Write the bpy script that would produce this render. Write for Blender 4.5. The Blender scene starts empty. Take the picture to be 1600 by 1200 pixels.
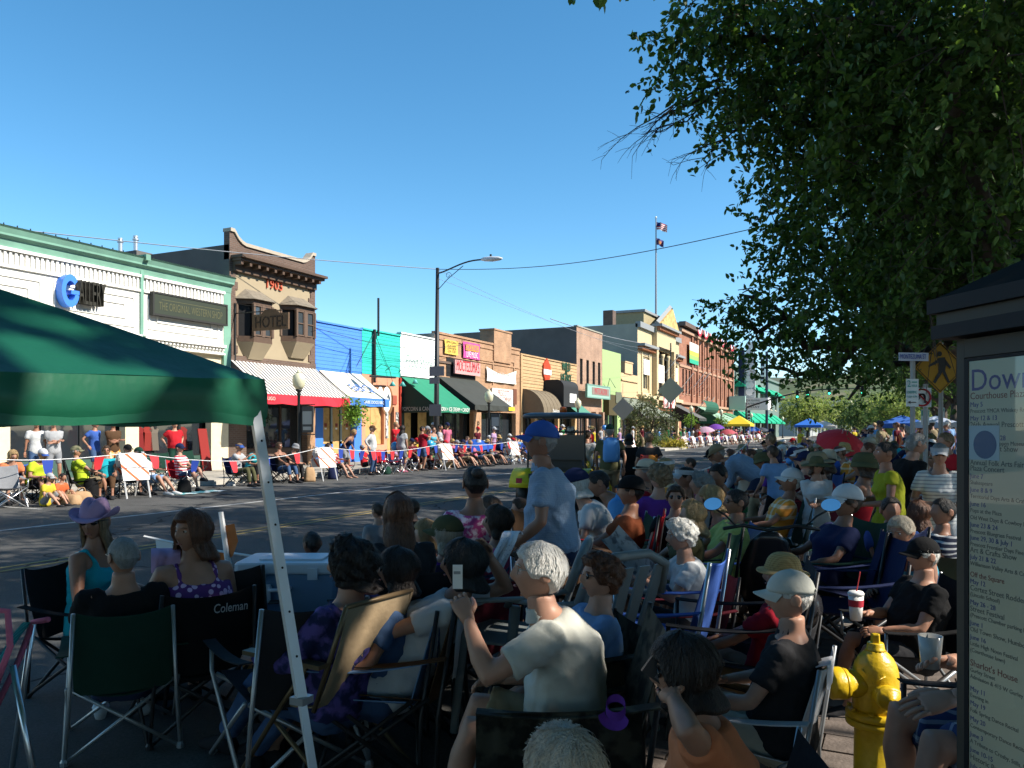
import bpy, bmesh, math, random
import numpy as np
from mathutils import Vector, Matrix, noise
SC=bpy.context.scene
COL=SC.collection
R=math.radians
# ---------------------------------------------------------------- camera, sky, sun, exposure
CAMZ=1.6;FPX=1256.0;YAW=math.atan(600/FPX)
cam_d=bpy.data.cameras.new('camera');cam=bpy.data.objects.new('camera', cam_d);COL.objects.link(cam)
cam.location=(0, 0, CAMZ);cam.rotation_euler=(R(90), 0, YAW)
cam_d.sensor_width=36;cam_d.lens=36*FPX/1600;cam_d.shift_y=72/1600
cam_d.clip_start=0.05;cam_d.clip_end=6000
SC.camera=cam
SUN_EL, SUN_AZ=R(40), R(78)
world=bpy.data.worlds.new('World');SC.world=world;world.use_nodes=True
wn=world.node_tree.nodes;wl=world.node_tree.links
sky=wn.new('ShaderNodeTexSky');sky.sky_type='NISHITA';sky.sun_disc=False
sky.sun_elevation=SUN_EL;sky.sun_rotation=SUN_AZ;sky.altitude=1600
sky.air_density=1.0;sky.dust_density=0.15;sky.ozone_density=1.6
bg=wn['Background'];bg.inputs[1].default_value=0.125
hs=wn.new('ShaderNodeHueSaturation');hs.inputs['Saturation'].default_value=1.27;hs.inputs['Hue'].default_value=.488
wl.new(sky.outputs[0], hs.inputs['Color']);wl.new(hs.outputs[0], bg.inputs[0])
sun_d=bpy.data.lights.new('sun', 'SUN');sun=bpy.data.objects.new('sun', sun_d);COL.objects.link(sun)
sun_d.energy=5.0;sun_d.angle=R(0.5);sun_d.color=(1, 0.93, 0.82)
sdir=Vector((math.cos(SUN_EL)*math.sin(SUN_AZ), math.cos(SUN_EL)*math.cos(SUN_AZ), math.sin(SUN_EL)))
sun.rotation_euler=sdir.to_track_quat('Z', 'Y').to_euler();sun.location=sdir*60
SC.view_settings.view_transform='Standard';SC.view_settings.look='None'
SC.view_settings.exposure=0.85;SC.view_settings.gamma=1;SC.view_settings.use_curve_mapping=False
try:
 SC.cycles.max_bounces=6;SC.cycles.diffuse_bounces=2;SC.cycles.transparent_max_bounces=8
 SC.cycles.use_denoising=True;SC.cycles.use_adaptive_sampling=True
except Exception:pass
# ---------------------------------------------------------------- photo geometry: pixel (1600x1200) -> place
cY, sY=math.cos(YAW), math.sin(YAW)
def at(px, py, D):
 r=(px-800)/FPX*D
 return Vector((r*cY-D*sY, r*sY+D*cY, CAMZ-(py-672)/FPX*D))
def onx(px, X):
 k=(px-800)/FPX
 Y=-X*(cY+k*sY)/(sY-k*cY)
 return Y, Y*cY-X*sY
def zx(px, py, X):
 return CAMZ-(py-672)/FPX*onx(px, X)[1]
def fy(px, X=-22.5):return onx(px, X)[0]
# ---------------------------------------------------------------- materials
MATS={}
def mat(name, col, rough=0.8, metal=0.0, var=0.0, vscale=6.0, bump=0.0, bscale=40.0, spec=0.3, emit=None, coord='Object', trans=0.0, stretch=None, sss=0.0):
 if name in MATS:return MATS[name]
 m=bpy.data.materials.new(name);m.use_nodes=True
 n=m.node_tree.nodes;l=m.node_tree.links;b=n['Principled BSDF']
 b.inputs['Base Color'].default_value=(*col, 1);b.inputs['Roughness'].default_value=rough
 b.inputs['Metallic'].default_value=metal;b.inputs['Specular IOR Level'].default_value=spec
 if sss:b.inputs['Subsurface Weight'].default_value=sss;b.inputs['Subsurface Radius'].default_value=(.012, .005, .003)
 tc=None
 def coords():
  nonlocal tc
  if tc is None:
   tc=n.new('ShaderNodeTexCoord')
   mp=n.new('ShaderNodeMapping');l.new(tc.outputs[coord], mp.inputs[0])
   if stretch:mp.inputs['Scale'].default_value=stretch
   tc=mp
  return tc.outputs[0]
 if var:
  t=n.new('ShaderNodeTexNoise');t.inputs['Scale'].default_value=vscale;t.inputs['Detail'].default_value=6
  l.new(coords(), t.inputs[0])
  r=n.new('ShaderNodeMapRange');r.inputs['From Min'].default_value=.3;r.inputs['From Max'].default_value=.7
  r.inputs['To Min'].default_value=1-var;r.inputs['To Max'].default_value=1+var
  l.new(t.outputs[0], r.inputs[0])
  x=n.new('ShaderNodeMix');x.data_type='RGBA';x.blend_type='MULTIPLY';x.inputs[0].default_value=1
  x.inputs['A'].default_value=(*col, 1);l.new(r.outputs[0], x.inputs['B']);l.new(x.outputs['Result'], b.inputs['Base Color'])
 if bump:
  t2=n.new('ShaderNodeTexNoise');t2.inputs['Scale'].default_value=bscale;t2.inputs['Detail'].default_value=4
  l.new(coords(), t2.inputs[0])
  bp=n.new('ShaderNodeBump');bp.inputs['Strength'].default_value=bump;bp.inputs['Distance'].default_value=.02
  l.new(t2.outputs[0], bp.inputs['Height']);l.new(bp.outputs[0], b.inputs['Normal'])
 if emit:
  b.inputs['Emission Color'].default_value=(*emit[0], 1);b.inputs['Emission Strength'].default_value=emit[1]
 if trans:
  o=n['Material Output'];tr=n.new('ShaderNodeBsdfTranslucent');tr.inputs[0].default_value=(*[min(1, c*1.3)for c in col], 1)
  mx=n.new('ShaderNodeMixShader');mx.inputs[0].default_value=trans
  l.new(b.outputs[0], mx.inputs[1]);l.new(tr.outputs[0], mx.inputs[2]);l.new(mx.outputs[0], o.inputs[0])
 MATS[name]=m
 return m
def nodes_of(m):
 return m.node_tree.nodes, m.node_tree.links, m.node_tree.nodes['Principled BSDF']
def two_tone(name, c1, c2, kind, scale, rough=.85, thr=.5, axis=0, coord='Object', bump=.15, rot=None, dim=None):
 """stripes, checks (plaid), floral spots or bricks in two colours"""
 if name in MATS:return MATS[name]
 m=mat(name, c1, rough);n, l, b=nodes_of(m)
 tc=n.new('ShaderNodeTexCoord');mp=n.new('ShaderNodeMapping');l.new(tc.outputs[coord], mp.inputs[0])
 if rot:mp.inputs['Rotation'].default_value=rot
 x=n.new('ShaderNodeMix');x.data_type='RGBA';x.inputs['A'].default_value=(*c1, 1);x.inputs['B'].default_value=(*c2, 1)
 def stripe(ax, sc, th):
  s=n.new('ShaderNodeSeparateXYZ');l.new(mp.outputs[0], s.inputs[0])
  a=n.new('ShaderNodeMath');a.operation='MULTIPLY';a.inputs[1].default_value=sc;l.new(s.outputs[ax], a.inputs[0])
  f=n.new('ShaderNodeMath');f.operation='FRACT';l.new(a.outputs[0], f.inputs[0])
  g=n.new('ShaderNodeMath');g.operation='LESS_THAN';g.inputs[1].default_value=th;l.new(f.outputs[0], g.inputs[0])
  return g.outputs[0]
 if kind=='stripe':
  l.new(stripe(axis, scale, thr), x.inputs[0])
 elif kind=='plaid':
  ad=n.new('ShaderNodeMath');ad.operation='ADD';l.new(stripe(0, scale, thr), ad.inputs[0]);l.new(stripe(2, scale, thr), ad.inputs[1])
  h=n.new('ShaderNodeMath');h.operation='MULTIPLY';h.inputs[1].default_value=.5;l.new(ad.outputs[0], h.inputs[0]);l.new(h.outputs[0], x.inputs[0])
 elif kind=='floral':
  v=n.new('ShaderNodeTexVoronoi');v.inputs['Scale'].default_value=scale;l.new(mp.outputs[0], v.inputs[0])
  g=n.new('ShaderNodeMath');g.operation='LESS_THAN';g.inputs[1].default_value=thr;l.new(v.outputs['Distance'], g.inputs[0]);l.new(g.outputs[0], x.inputs[0])
 elif kind=='blotch':
  v=n.new('ShaderNodeTexNoise');v.inputs['Scale'].default_value=scale;v.inputs['Detail'].default_value=5;l.new(mp.outputs[0], v.inputs[0])
  g=n.new('ShaderNodeMapRange');g.inputs['From Min'].default_value=thr-.06;g.inputs['From Max'].default_value=thr+.06;l.new(v.outputs[0], g.inputs[0]);l.new(g.outputs[0], x.inputs[0])
 elif kind=='brick':
  s=n.new('ShaderNodeSeparateXYZ');l.new(mp.outputs[0], s.inputs[0])
  ad=n.new('ShaderNodeMath');ad.operation='ADD';l.new(s.outputs[0], ad.inputs[0]);l.new(s.outputs[1], ad.inputs[1])
  cb=n.new('ShaderNodeCombineXYZ');l.new(ad.outputs[0], cb.inputs[0]);l.new(s.outputs[2], cb.inputs[1])
  k=n.new('ShaderNodeTexBrick');l.new(cb.outputs[0], k.inputs[0]);k.inputs['Scale'].default_value=scale
  k.inputs['Color1'].default_value=(*c1, 1);k.inputs['Color2'].default_value=(*[c*.78 for c in c1], 1);k.inputs['Mortar'].default_value=(*c2, 1)
  k.inputs['Mortar Size'].default_value=.012;k.inputs['Brick Width'].default_value=.22;k.inputs['Row Height'].default_value=.075
  nz=n.new('ShaderNodeTexNoise');nz.inputs['Scale'].default_value=1.3;nz.inputs['Detail'].default_value=5;l.new(mp.outputs[0], nz.inputs[0])
  mr=n.new('ShaderNodeMapRange');mr.inputs['From Min'].default_value=.3;mr.inputs['From Max'].default_value=.7;mr.inputs['To Min'].default_value=.8;mr.inputs['To Max'].default_value=1.15;l.new(nz.outputs[0], mr.inputs[0])
  x.blend_type='MULTIPLY';x.inputs[0].default_value=1;l.new(k.outputs[0], x.inputs['A']);l.new(mr.outputs[0], x.inputs['B'])
  bp=n.new('ShaderNodeBump');bp.inputs['Strength'].default_value=.5;bp.inputs['Distance'].default_value=.01;bp.invert=True
  l.new(k.outputs['Fac'], bp.inputs['Height']);l.new(bp.outputs[0], b.inputs['Normal'])
 l.new(x.outputs['Result'], b.inputs['Base Color'])
 if kind!='brick' and bump:
  t2=n.new('ShaderNodeTexNoise');t2.inputs['Scale'].default_value=14;t2.inputs['Detail'].default_value=4;l.new(mp.outputs[0], t2.inputs[0])
  bp=n.new('ShaderNodeBump');bp.inputs['Strength'].default_value=bump;bp.inputs['Distance'].default_value=.03
  l.new(t2.outputs[0], bp.inputs['Height']);l.new(bp.outputs[0], b.inputs['Normal'])
 return m
def glass(name, col=(.02, .025, .03), rough=.03):
 return mat(name, col, rough, spec=.8)
# ---------------------------------------------------------------- mesh builder
class MB:
 def __init__(s):s.v=[];s.f=[];s.m=[]
 def add(s, vs, fs, mi=0):
  o=len(s.v);s.v.extend([tuple(p)for p in vs]);s.f.extend([tuple(i+o for i in f)for f in fs]);s.m.extend([mi]*len(fs));return s
 def box(s, x0, x1, y0, y1, z0, z1, mi=0):
  x0, x1=sorted((x0, x1));y0, y1=sorted((y0, y1));z0, z1=sorted((z0, z1))
  return s.add([(x0, y0, z0), (x1, y0, z0), (x1, y1, z0), (x0, y1, z0), (x0, y0, z1), (x1, y0, z1), (x1, y1, z1), (x0, y1, z1)], [(0, 3, 2, 1), (4, 5, 6, 7), (0, 1, 5, 4), (1, 2, 6, 5), (2, 3, 7, 6), (3, 0, 4, 7)], mi)
 def obox(s, c, size, M=None, mi=0):
  hx, hy, hz=[d/2 for d in size];c=Vector(c)
  P=[Vector((x, y, z))for z in(-hz, hz)for x, y in((-hx, -hy), (hx, -hy), (hx, hy), (-hx, hy))]
  P=[c+(M@p if M else p)for p in P]
  return s.add(P, [(0, 3, 2, 1), (4, 5, 6, 7), (0, 1, 5, 4), (1, 2, 6, 5), (2, 3, 7, 6), (3, 0, 4, 7)], mi)
 def loft(s, rings, cap=True, mi=0, closed=True):
  n=len(rings[0]);vs=[p for r in rings for p in r];fs=[]
  for i in range(len(rings)-1):
   for j in range(n if closed else n-1):
    k=(j+1)%n
    fs.append((i*n+j, i*n+k, (i+1)*n+k, (i+1)*n+j))
  if cap and closed:
   fs.append(tuple(range(n-1, -1, -1)));o=(len(rings)-1)*n;fs.append(tuple(range(o, o+n)))
  return s.add(vs, fs, mi)
 def tube(s, pts, r, n=8, cap=True, mi=0, flat=1.0, up=None):
  pts=[Vector(p)for p in pts];k=len(pts)
  rs=list(r)if isinstance(r, (list, tuple))else[r]*k
  rings=[];ref=Vector(up)if up else None
  for i, p in enumerate(pts):
   t=(pts[min(i+1, k-1)]-pts[max(i-1, 0)])
   if t.length<1e-9:t=Vector((0, 0, 1))
   t.normalize()
   if ref is None:
    ref=Vector((0, 0, 1))if abs(t.z)<.9 else Vector((0, 1, 0))
   a=ref-t*ref.dot(t)
   if a.length<1e-4:a=t.orthogonal()
   a.normalize();b=t.cross(a);ref=a if not up else Vector(up)
   rings.append([p+a*(math.cos(2*math.pi*j/n)*rs[i]*flat)+b*(math.sin(2*math.pi*j/n)*rs[i])for j in range(n)])
  return s.loft(rings, cap, mi)
 def lathe(s, prof, n=16, o=(0, 0, 0), M=None, mi=0, sx=1, sy=1, cap=True):
  o=Vector(o);rings=[]
  for r, z in prof:
   ring=[Vector((r*math.cos(2*math.pi*j/n)*sx, r*math.sin(2*math.pi*j/n)*sy, z))for j in range(n)]
   rings.append([o+(M@p if M else p)for p in ring])
  return s.loft(rings, cap, mi)
 def prism(s, poly, axis, a0, a1, mi=0):
  """poly in the two other axes (in x,y,z order), extruded along axis from a0 to a1"""
  def P(u, v, w):
   return(w, u, v)if axis==0 else((u, w, v)if axis==1 else(u, v, w))
  n=len(poly);vs=[P(u, v, a0)for u, v in poly]+[P(u, v, a1)for u, v in poly]
  fs=[tuple(range(n-1, -1, -1)), tuple(range(n, 2*n))]+[(i, (i+1)%n, n+(i+1)%n, n+i)for i in range(n)]
  return s.add(vs, fs, mi)
 def quad(s, a, b, c, d, mi=0):return s.add([a, b, c, d], [(0, 1, 2, 3)], mi)
 def sheet(s, grid, mi=0, thick=0.0):
  """grid of points (rows), optionally doubled to a thin closed-ish slab"""
  rows, n=len(grid), len(grid[0]);vs=[p for r in grid for p in r]
  fs=[(i*n+j, i*n+j+1, (i+1)*n+j+1, (i+1)*n+j)for i in range(rows-1)for j in range(n-1)]
  return s.add(vs, fs, mi)
 def mesh(s, name, smooth=False, recalc=True):
  me=bpy.data.meshes.new(name);me.from_pydata(s.v, [], s.f)
  if any(s.m):me.polygons.foreach_set('material_index', s.m)
  if recalc:
   bm=bmesh.new();bm.from_mesh(me);bmesh.ops.recalc_face_normals(bm, faces=bm.faces);bm.to_mesh(me);bm.free()
  if smooth:me.polygons.foreach_set('use_smooth', [True]*len(me.polygons))
  me.update();return me
 def build(s, name, mats, parent=None, smooth=False, world=True, recalc=True):
  return link(name, s.mesh(name, smooth, recalc), mats, parent, world)
def link(name, me, mats, parent=None, world=True):
 o=bpy.data.objects.new(name, me);COL.objects.link(o)
 for m in(mats if isinstance(mats, (list, tuple))else[mats]):me.materials.append(m)
 if parent is not None:adopt(o, parent, world)
 return o
def adopt(o, parent, world=True):
 o.parent=parent
 if world and parent.type=='EMPTY':o.matrix_parent_inverse=Matrix.Translation(-Vector(parent.location))
 return o
def tag(o, label=None, cat=None, group=None, kind=None):
 if label:o['label']=label
 if cat:o['category']=cat
 if group:o['group']=group
 if kind:o['kind']=kind
 return o
def thing(name, label, cat, loc=(0, 0, 0), rz=0.0, group=None):
 o=bpy.data.objects.new(name, None);COL.objects.link(o);o.location=loc;o.rotation_euler=(0, 0, rz);o.empty_display_size=.1
 return tag(o, label, cat, group)
TEXTS=[]
def text(body, m, loc, rot, w=None, h=None, parent=None, ext=.004, align='CENTER', name='lettering', size=1.0, world=True, shear=0):
 cu=bpy.data.curves.new(name, 'FONT');cu.body=body;cu.size=size;cu.extrude=ext;cu.align_x=align;cu.align_y='CENTER';cu.resolution_u=3;cu.shear=shear
 cu.materials.append(m);o=bpy.data.objects.new(name, cu);COL.objects.link(o);o.location=loc;o.rotation_euler=rot
 if parent is not None:adopt(o, parent, world)
 TEXTS.append((o, w, h));return o
def fit_texts():
 bpy.context.view_layer.update();dg=bpy.context.evaluated_depsgraph_get()
 for o, w, h in TEXTS:
  d=o.dimensions
  sx=w/max(d.x, 1e-4)if w else None;sy=h/max(d.y, 1e-4)if h else None
  sx=sx or sy or 1;sy=sy or sx
  me=bpy.data.meshes.new_from_object(o.evaluated_get(dg));q=bpy.data.objects.new('lettering', me);COL.objects.link(q)
  q.parent=o.parent;q.matrix_parent_inverse=o.matrix_parent_inverse.copy();q.location=o.location;q.rotation_euler=o.rotation_euler;q.scale=(sx, sy, 1)
 for o, w, h in TEXTS:bpy.data.objects.remove(o)
 TEXTS.clear()
EAST=(R(90), 0, R(90));SOUTH=(R(90), 0, 0)
def copy_tree(o, parent=None):
 c=o.copy();COL.objects.link(c)
 if parent is not None:c.parent=parent
 for ch in[x for x in o.children]:copy_tree(ch, c)
 return c
rnd=random.Random(7)
# ---------------------------------------------------------------- setting: ground, road, pavements, markings, hills
XF=-22.5;KERB_L=-17.9;KERB_R=-1.7;SWZ=.14
def asphalt():
 m=mat('asphalt', (.082, .081, .078), .92, var=.18, vscale=.9, bump=.5, bscale=260, spec=.15);n, l, b=nodes_of(m)
 mixn=[x for x in n if x.type=='MIX'][0]
 tc=n.new('ShaderNodeTexCoord');v=n.new('ShaderNodeTexVoronoi');v.inputs['Scale'].default_value=130;l.new(tc.outputs['Object'], v.inputs[0])
 r=n.new('ShaderNodeMapRange');r.inputs['To Min'].default_value=.75;r.inputs['To Max'].default_value=1.35;l.new(v.outputs['Color'], r.inputs[0])
 x=n.new('ShaderNodeMix');x.data_type='RGBA';x.blend_type='MULTIPLY';x.inputs[0].default_value=1
 l.new(mixn.outputs['Result'], x.inputs['A']);l.new(r.outputs[0], x.inputs['B'])
 w=n.new('ShaderNodeTexVoronoi');w.feature='DISTANCE_TO_EDGE';w.inputs['Scale'].default_value=.23;l.new(tc.outputs['Object'], w.inputs[0])
 nz=n.new('ShaderNodeTexNoise');nz.inputs['Scale'].default_value=1.5;l.new(tc.outputs['Object'], nz.inputs[0])
 ad=n.new('ShaderNodeVectorMath');ad.operation='ADD';l.new(tc.outputs['Object'], ad.inputs[0]);l.new(nz.outputs[1], ad.inputs[1]);l.new(ad.outputs[0], w.inputs[0])
 g=n.new('ShaderNodeMath');g.operation='LESS_THAN';g.inputs[1].default_value=.006;l.new(w.outputs[0], g.inputs[0])
 y=n.new('ShaderNodeMix');y.data_type='RGBA';y.inputs['B'].default_value=(.02, .02, .021, 1);l.new(g.outputs[0], y.inputs[0]);l.new(x.outputs['Result'], y.inputs['A'])
 l.new(y.outputs['Result'], b.inputs['Base Color']);return m
M_ASPH=asphalt()
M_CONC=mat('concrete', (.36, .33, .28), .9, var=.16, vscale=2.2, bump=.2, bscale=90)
M_KERB=mat('kerb_concrete', (.40, .37, .32), .9, var=.18, vscale=3, bump=.2, bscale=70)
M_EARTH=mat('dry_earth', (.20, .17, .11), .95, var=.3, vscale=.08, bump=.3, bscale=3)
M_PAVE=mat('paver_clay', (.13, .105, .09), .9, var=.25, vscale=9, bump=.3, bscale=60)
M_WHITE=mat('road_paint_white', (.34, .34, .33), .8, var=.45, vscale=5)
M_YEL=mat('road_paint_yellow', (.26, .19, .06), .8, var=.4, vscale=5)
def ground_sheet():
 b=MB();b.quad((-3000, -300, -.05), (3000, -300, -.05), (3000, 4000, -.05), (-3000, 4000, -.05));return tag(b.build('ground', M_EARTH), kind='structure')
ground_sheet()
b=MB();b.box(KERB_L, KERB_R, -60, 260, -.04, 0.0);b.box(-90, 60, 203, 219, -.04, -.004);tag(b.build('road', M_ASPH), kind='structure')
b=MB();b.box(-90, KERB_L-.16, -60, 200, -.045, SWZ);pvl=tag(b.build('pavement', M_CONC), kind='structure')
b=MB()
for i in range(70):b.box(KERB_L-4.5, KERB_L-.16, -10+i*2.4-.012, -10+i*2.4+.012, SWZ+.001, SWZ+.004)
for x in(KERB_L-1.9, KERB_L-3.3):b.box(x-.01, x+.01, -10, 160, SWZ+.0015, SWZ+.0045)
j=b.build('joint', mat('joint_dark', (.12, .11, .1), .95), pvl);j['kind']='stuff'
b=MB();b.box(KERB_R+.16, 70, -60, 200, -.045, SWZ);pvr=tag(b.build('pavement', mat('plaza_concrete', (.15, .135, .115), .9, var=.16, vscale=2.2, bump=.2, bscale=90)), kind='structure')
for nm, x0, x1 in(('kerb', KERB_L-.16, KERB_L), ('kerb', KERB_R, KERB_R+.16)):
 k=tag(MB().box(x0, x1, -60, -20, -.045, SWZ+.005).build(nm, M_KERB), kind='structure')
 for i in range(36):
  y=-20+i*3.0
  MB().box(x0, x1, y+.012, y+2.99, -.045, SWZ+.005).build('kerb_stone', M_KERB, k)
 MB().box(x0, x1, 88.01, 200, -.045, SWZ+.004).build('kerb_run', M_KERB, k)
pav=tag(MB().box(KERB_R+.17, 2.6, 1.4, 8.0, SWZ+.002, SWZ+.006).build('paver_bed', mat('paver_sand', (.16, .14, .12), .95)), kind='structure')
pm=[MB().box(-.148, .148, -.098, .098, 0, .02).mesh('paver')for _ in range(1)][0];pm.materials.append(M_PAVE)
yy=1.5;row=0
while yy<6.2:
 xx=KERB_R+.33+(.15 if row%2 else 0)
 while xx<1.5:
  o=bpy.data.objects.new('paver', pm);COL.objects.link(o);o.parent=pav
  o.location=(xx, yy, SWZ+.006+rnd.uniform(-.003, .003));o.rotation_euler=(rnd.uniform(-.01, .01), rnd.uniform(-.01, .01), rnd.uniform(-.012, .012));xx+=.305
 yy+=.205;row+=1
def marking(name, m, segs):
 b=MB()
 for x0, x1, y0, y1 in segs:b.box(x0, x1, y0, y1, .003, .0045)
 return tag(b.build(name, m), kind='structure')
marking('yellow_lines', M_YEL, [(-9.40, -9.33, -60, 198), (-9.17, -9.10, -60, 198)])
marking('lane_line', M_WHITE, [(-12.9, -12.78, -30, 28)]+[(-12.9, -12.78, 30+i*9, 33+i*9)for i in range(18)])
marking('parking_line', M_WHITE, [(KERB_L+.3, KERB_L+2.3, 4+i*6.5, 4.1+i*6.5)for i in range(20)])
marking('crosswalk', M_WHITE, [(KERB_L+.3, KERB_R-.3, 190, 190.4), (KERB_L+.3, KERB_R-.3, 194, 194.4)])
def hill(name, cx, cy, rx, ry, h, m, seed):
 b=MB();n=40;g=[]
 for i in range(n+1):
  row=[]
  for j in range(n+1):
   u, v=i/n*2-1, j/n*2-1;d=math.hypot(u, v)
   z=h*max(0, math.cos(min(d, 1)*math.pi/2))**1.3*(1+.35*noise.noise(Vector((u*2.2+seed, v*2.2, 0))))
   row.append((cx+u*rx, cy+v*ry, z-.5))
  g.append(row)
 b.sheet(g);return tag(b.build(name, m, smooth=True), kind='structure')
M_HILL=two_tone('hill_scrub', (.075, .10, .035), (.17, .15, .08), 'blotch', .05, thr=.56, bump=.6)
M_HILLF=two_tone('far_hill_scrub', (.06, .085, .05), (.12, .12, .09), 'blotch', .02, thr=.55, bump=.6)
hill('hill', 60, 520, 330, 190, 34, M_HILL, 1.0)
hill('hill', -120, 1000, 700, 260, 58, M_HILLF, 4.0)
hill('hill', 420, 900, 500, 260, 70, M_HILLF, 9.0)
# ---------------------------------------------------------------- buildings along the far side
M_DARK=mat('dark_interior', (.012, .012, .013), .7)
M_GLASS=glass('shop_glass');M_GLASS2=mat('pane_glass', (.05, .06, .07), .04, spec=.9)
M_PLY=two_tone('plywood', (.52, .33, .13), (.40, .24, .09), 'blotch', 3.0, thr=.55, bump=.1)
M_TAR=mat('roof_felt', (.10, .10, .10), .95, var=.2)
M_BLACKM=mat('black_metal', (.015, .016, .017), .45, spec=.4)
M_BOARDW=mat('board_white', (.78, .77, .74), .7, var=.04)
M_BRICKO=two_tone('orange_brick', (.47, .26, .14), (.40, .27, .18), 'brick', 1.0)
M_BRICKB=two_tone('brown_brick', (.15, .092, .068), (.15, .12, .10), 'brick', 1.0)
M_BRICKS=two_tone('speckled_brick', (.36, .19, .12), (.50, .38, .28), 'brick', 1.0)
M_BRICKR=two_tone('red_brick', (.40, .155, .085), (.30, .18, .13), 'brick', 1.0)
M_STUCG=mat('grey_stucco', (.33, .32, .26), .95, var=.12, vscale=.7, bump=.2)
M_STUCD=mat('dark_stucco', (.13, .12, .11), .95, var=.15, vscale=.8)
def wallgrid(b, X, y0, y1, z0, z1, holes=(), t=.28, mi=0):
 """street wall in the plane x = X, pierced; the openings get reveals"""
 ys=sorted({y0, y1, *[h[0]for h in holes], *[h[1]for h in holes]});zs=sorted({z0, z1, *[h[2]for h in holes], *[h[3]for h in holes]})
 for a, c in zip(ys, ys[1:]):
  for d, e in zip(zs, zs[1:]):
   my, mz=(a+c)/2, (d+e)/2
   if any(h[0]<my<h[1]and h[2]<mz<h[3]for h in holes):continue
   b.quad((X, a, d), (X, c, d), (X, c, e), (X, a, e), mi)
 for h in holes:
  a, c, d, e=h[:4]
  b.quad((X, a, d), (X-t, a, d), (X-t, c, d), (X, c, d), mi);b.quad((X, a, e), (X, c, e), (X-t, c, e), (X-t, a, e), mi)
  b.quad((X, a, d), (X, a, e), (X-t, a, e), (X-t, a, d), mi);b.quad((X, c, d), (X-t, c, d), (X-t, c, e), (X, c, e), mi)
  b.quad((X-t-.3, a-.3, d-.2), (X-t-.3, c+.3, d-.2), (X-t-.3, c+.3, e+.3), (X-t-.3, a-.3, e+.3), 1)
 return b
def shell(parent, y0, y1, zt, depth, ms, X=XF, holes=(), z0=SWZ, side=None, name='wall'):
 """front wall with openings; side walls, rear and roof as separate parts"""
 b=MB();wallgrid(b, X, y0, y1, z0, zt, holes);b.build(name, [ms, M_DARK], parent, recalc=False)
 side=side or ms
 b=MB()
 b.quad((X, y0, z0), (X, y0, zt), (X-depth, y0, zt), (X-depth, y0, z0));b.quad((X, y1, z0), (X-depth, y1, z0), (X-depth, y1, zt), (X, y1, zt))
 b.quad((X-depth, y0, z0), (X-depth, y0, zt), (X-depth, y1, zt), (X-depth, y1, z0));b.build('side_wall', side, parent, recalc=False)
 b=MB().box(X-depth+.01, X-.3, y0+.02, y1-.02, zt-.5, zt-.3);b.build('roof', M_TAR, parent)
def window(parent, X, y0, y1, z0, z1, fm, nv=1, nh=1, d=.14, fw=.06, pm=None, sill=None, name='window'):
 b=MB();x0, x1=X-d-.05, X-d+.03
 for a, c, e, f in((y0, y0+fw, z0, z1), (y1-fw, y1, z0, z1), (y0+fw, y1-fw, z0, z0+fw), (y0+fw, y1-fw, z1-fw, z1)):b.box(x0, x1, a, c, e, f)
 for i in range(1, nv):y=y0+(y1-y0)*i/nv;b.box(x0+.01, x1-.01, y-fw*.35, y+fw*.35, z0+fw, z1-fw)
 for i in range(1, nh):z=z0+(z1-z0)*i/nh;b.box(x0+.013, x1-.007, y0+fw, y1-fw, z-fw*.4, z+fw*.4)
 w=b.build(name, fm, parent)
 MB().box(x0+.02, x0+.035, y0+.01, y1-.01, z0+.01, z1-.01).build('pane', pm or M_GLASS2, w)
 if sill:MB().box(X-d, X+.07, y0-.06, y1+.06, z0-.1, z0-.003).build('sill', sill, w)
 return w
def awning(parent, y0, y1, zt, zb, proj, vh, mc, mv, X=XF, sides=None, name='awning', nrib=0):
 th=.025;b=MB();nseg=14;rows=[]
 for i in range(9):
  u=i/8;row=[]
  for j in range(nseg+1):
   v=j/nseg;sag=.03*math.sin(u*math.pi)*(1+.4*math.sin(v*9+y0))
   row.append((X+.02+proj*u, y0+(y1-y0)*v, zt+(zb-zt)*u-sag))
  rows.append(row)
 b.sheet(rows);b.sheet([[(p[0]-.012, p[1], p[2]-th)for p in r]for r in rows])
 c=b.build(name, mc, parent, smooth=True, recalc=False)
 if sides is not None:
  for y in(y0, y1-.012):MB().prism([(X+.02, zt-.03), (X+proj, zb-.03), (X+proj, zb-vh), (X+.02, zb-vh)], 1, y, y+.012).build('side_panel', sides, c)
 if vh:
  b=MB();n=max(4, int((y1-y0)/.35))
  lo=[zb-vh+.02*math.sin(i*1.9+y0)for i in range(n+1)]
  x=X+.02+proj
  b.sheet([[(x+.012*math.sin(i*1.1), y0+(y1-y0)*i/n, zb+.005)for i in range(n+1)], [(x+.03*math.sin(i*1.7+y0), y0+(y1-y0)*i/n, lo[i])for i in range(n+1)]])
  b.build('valance', mv, c, recalc=False)
 b=MB();ny=max(2, int((y1-y0)/2)+1)
 for i in range(ny):y=y0+.05+(y1-y0-.1)*i/(ny-1);b.tube([(X+.02, y, zt-.06), (X+proj, y, zb-.05)], .015, 6);b.tube([(X+.02, y, zb-vh), (X+proj, y, zb-vh+.02)], .015, 6)
 b.build('awning_frame', M_BLACKM, c)
 return c
def slope_text(body, m, y, frac, zt, zb, proj, w, h, parent, X=XF):
 t=Vector((0, 1, 0));u=Vector((-proj, 0, zt-zb)).normalized();nn=t.cross(u)
 rot=Matrix((t, u, nn)).transposed().to_euler()
 return text(body, m, (X+.02+proj*frac+nn.x*.06, y, zt+(zb-zt)*frac+nn.z*.06), rot, w, h, parent, .002)
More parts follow.
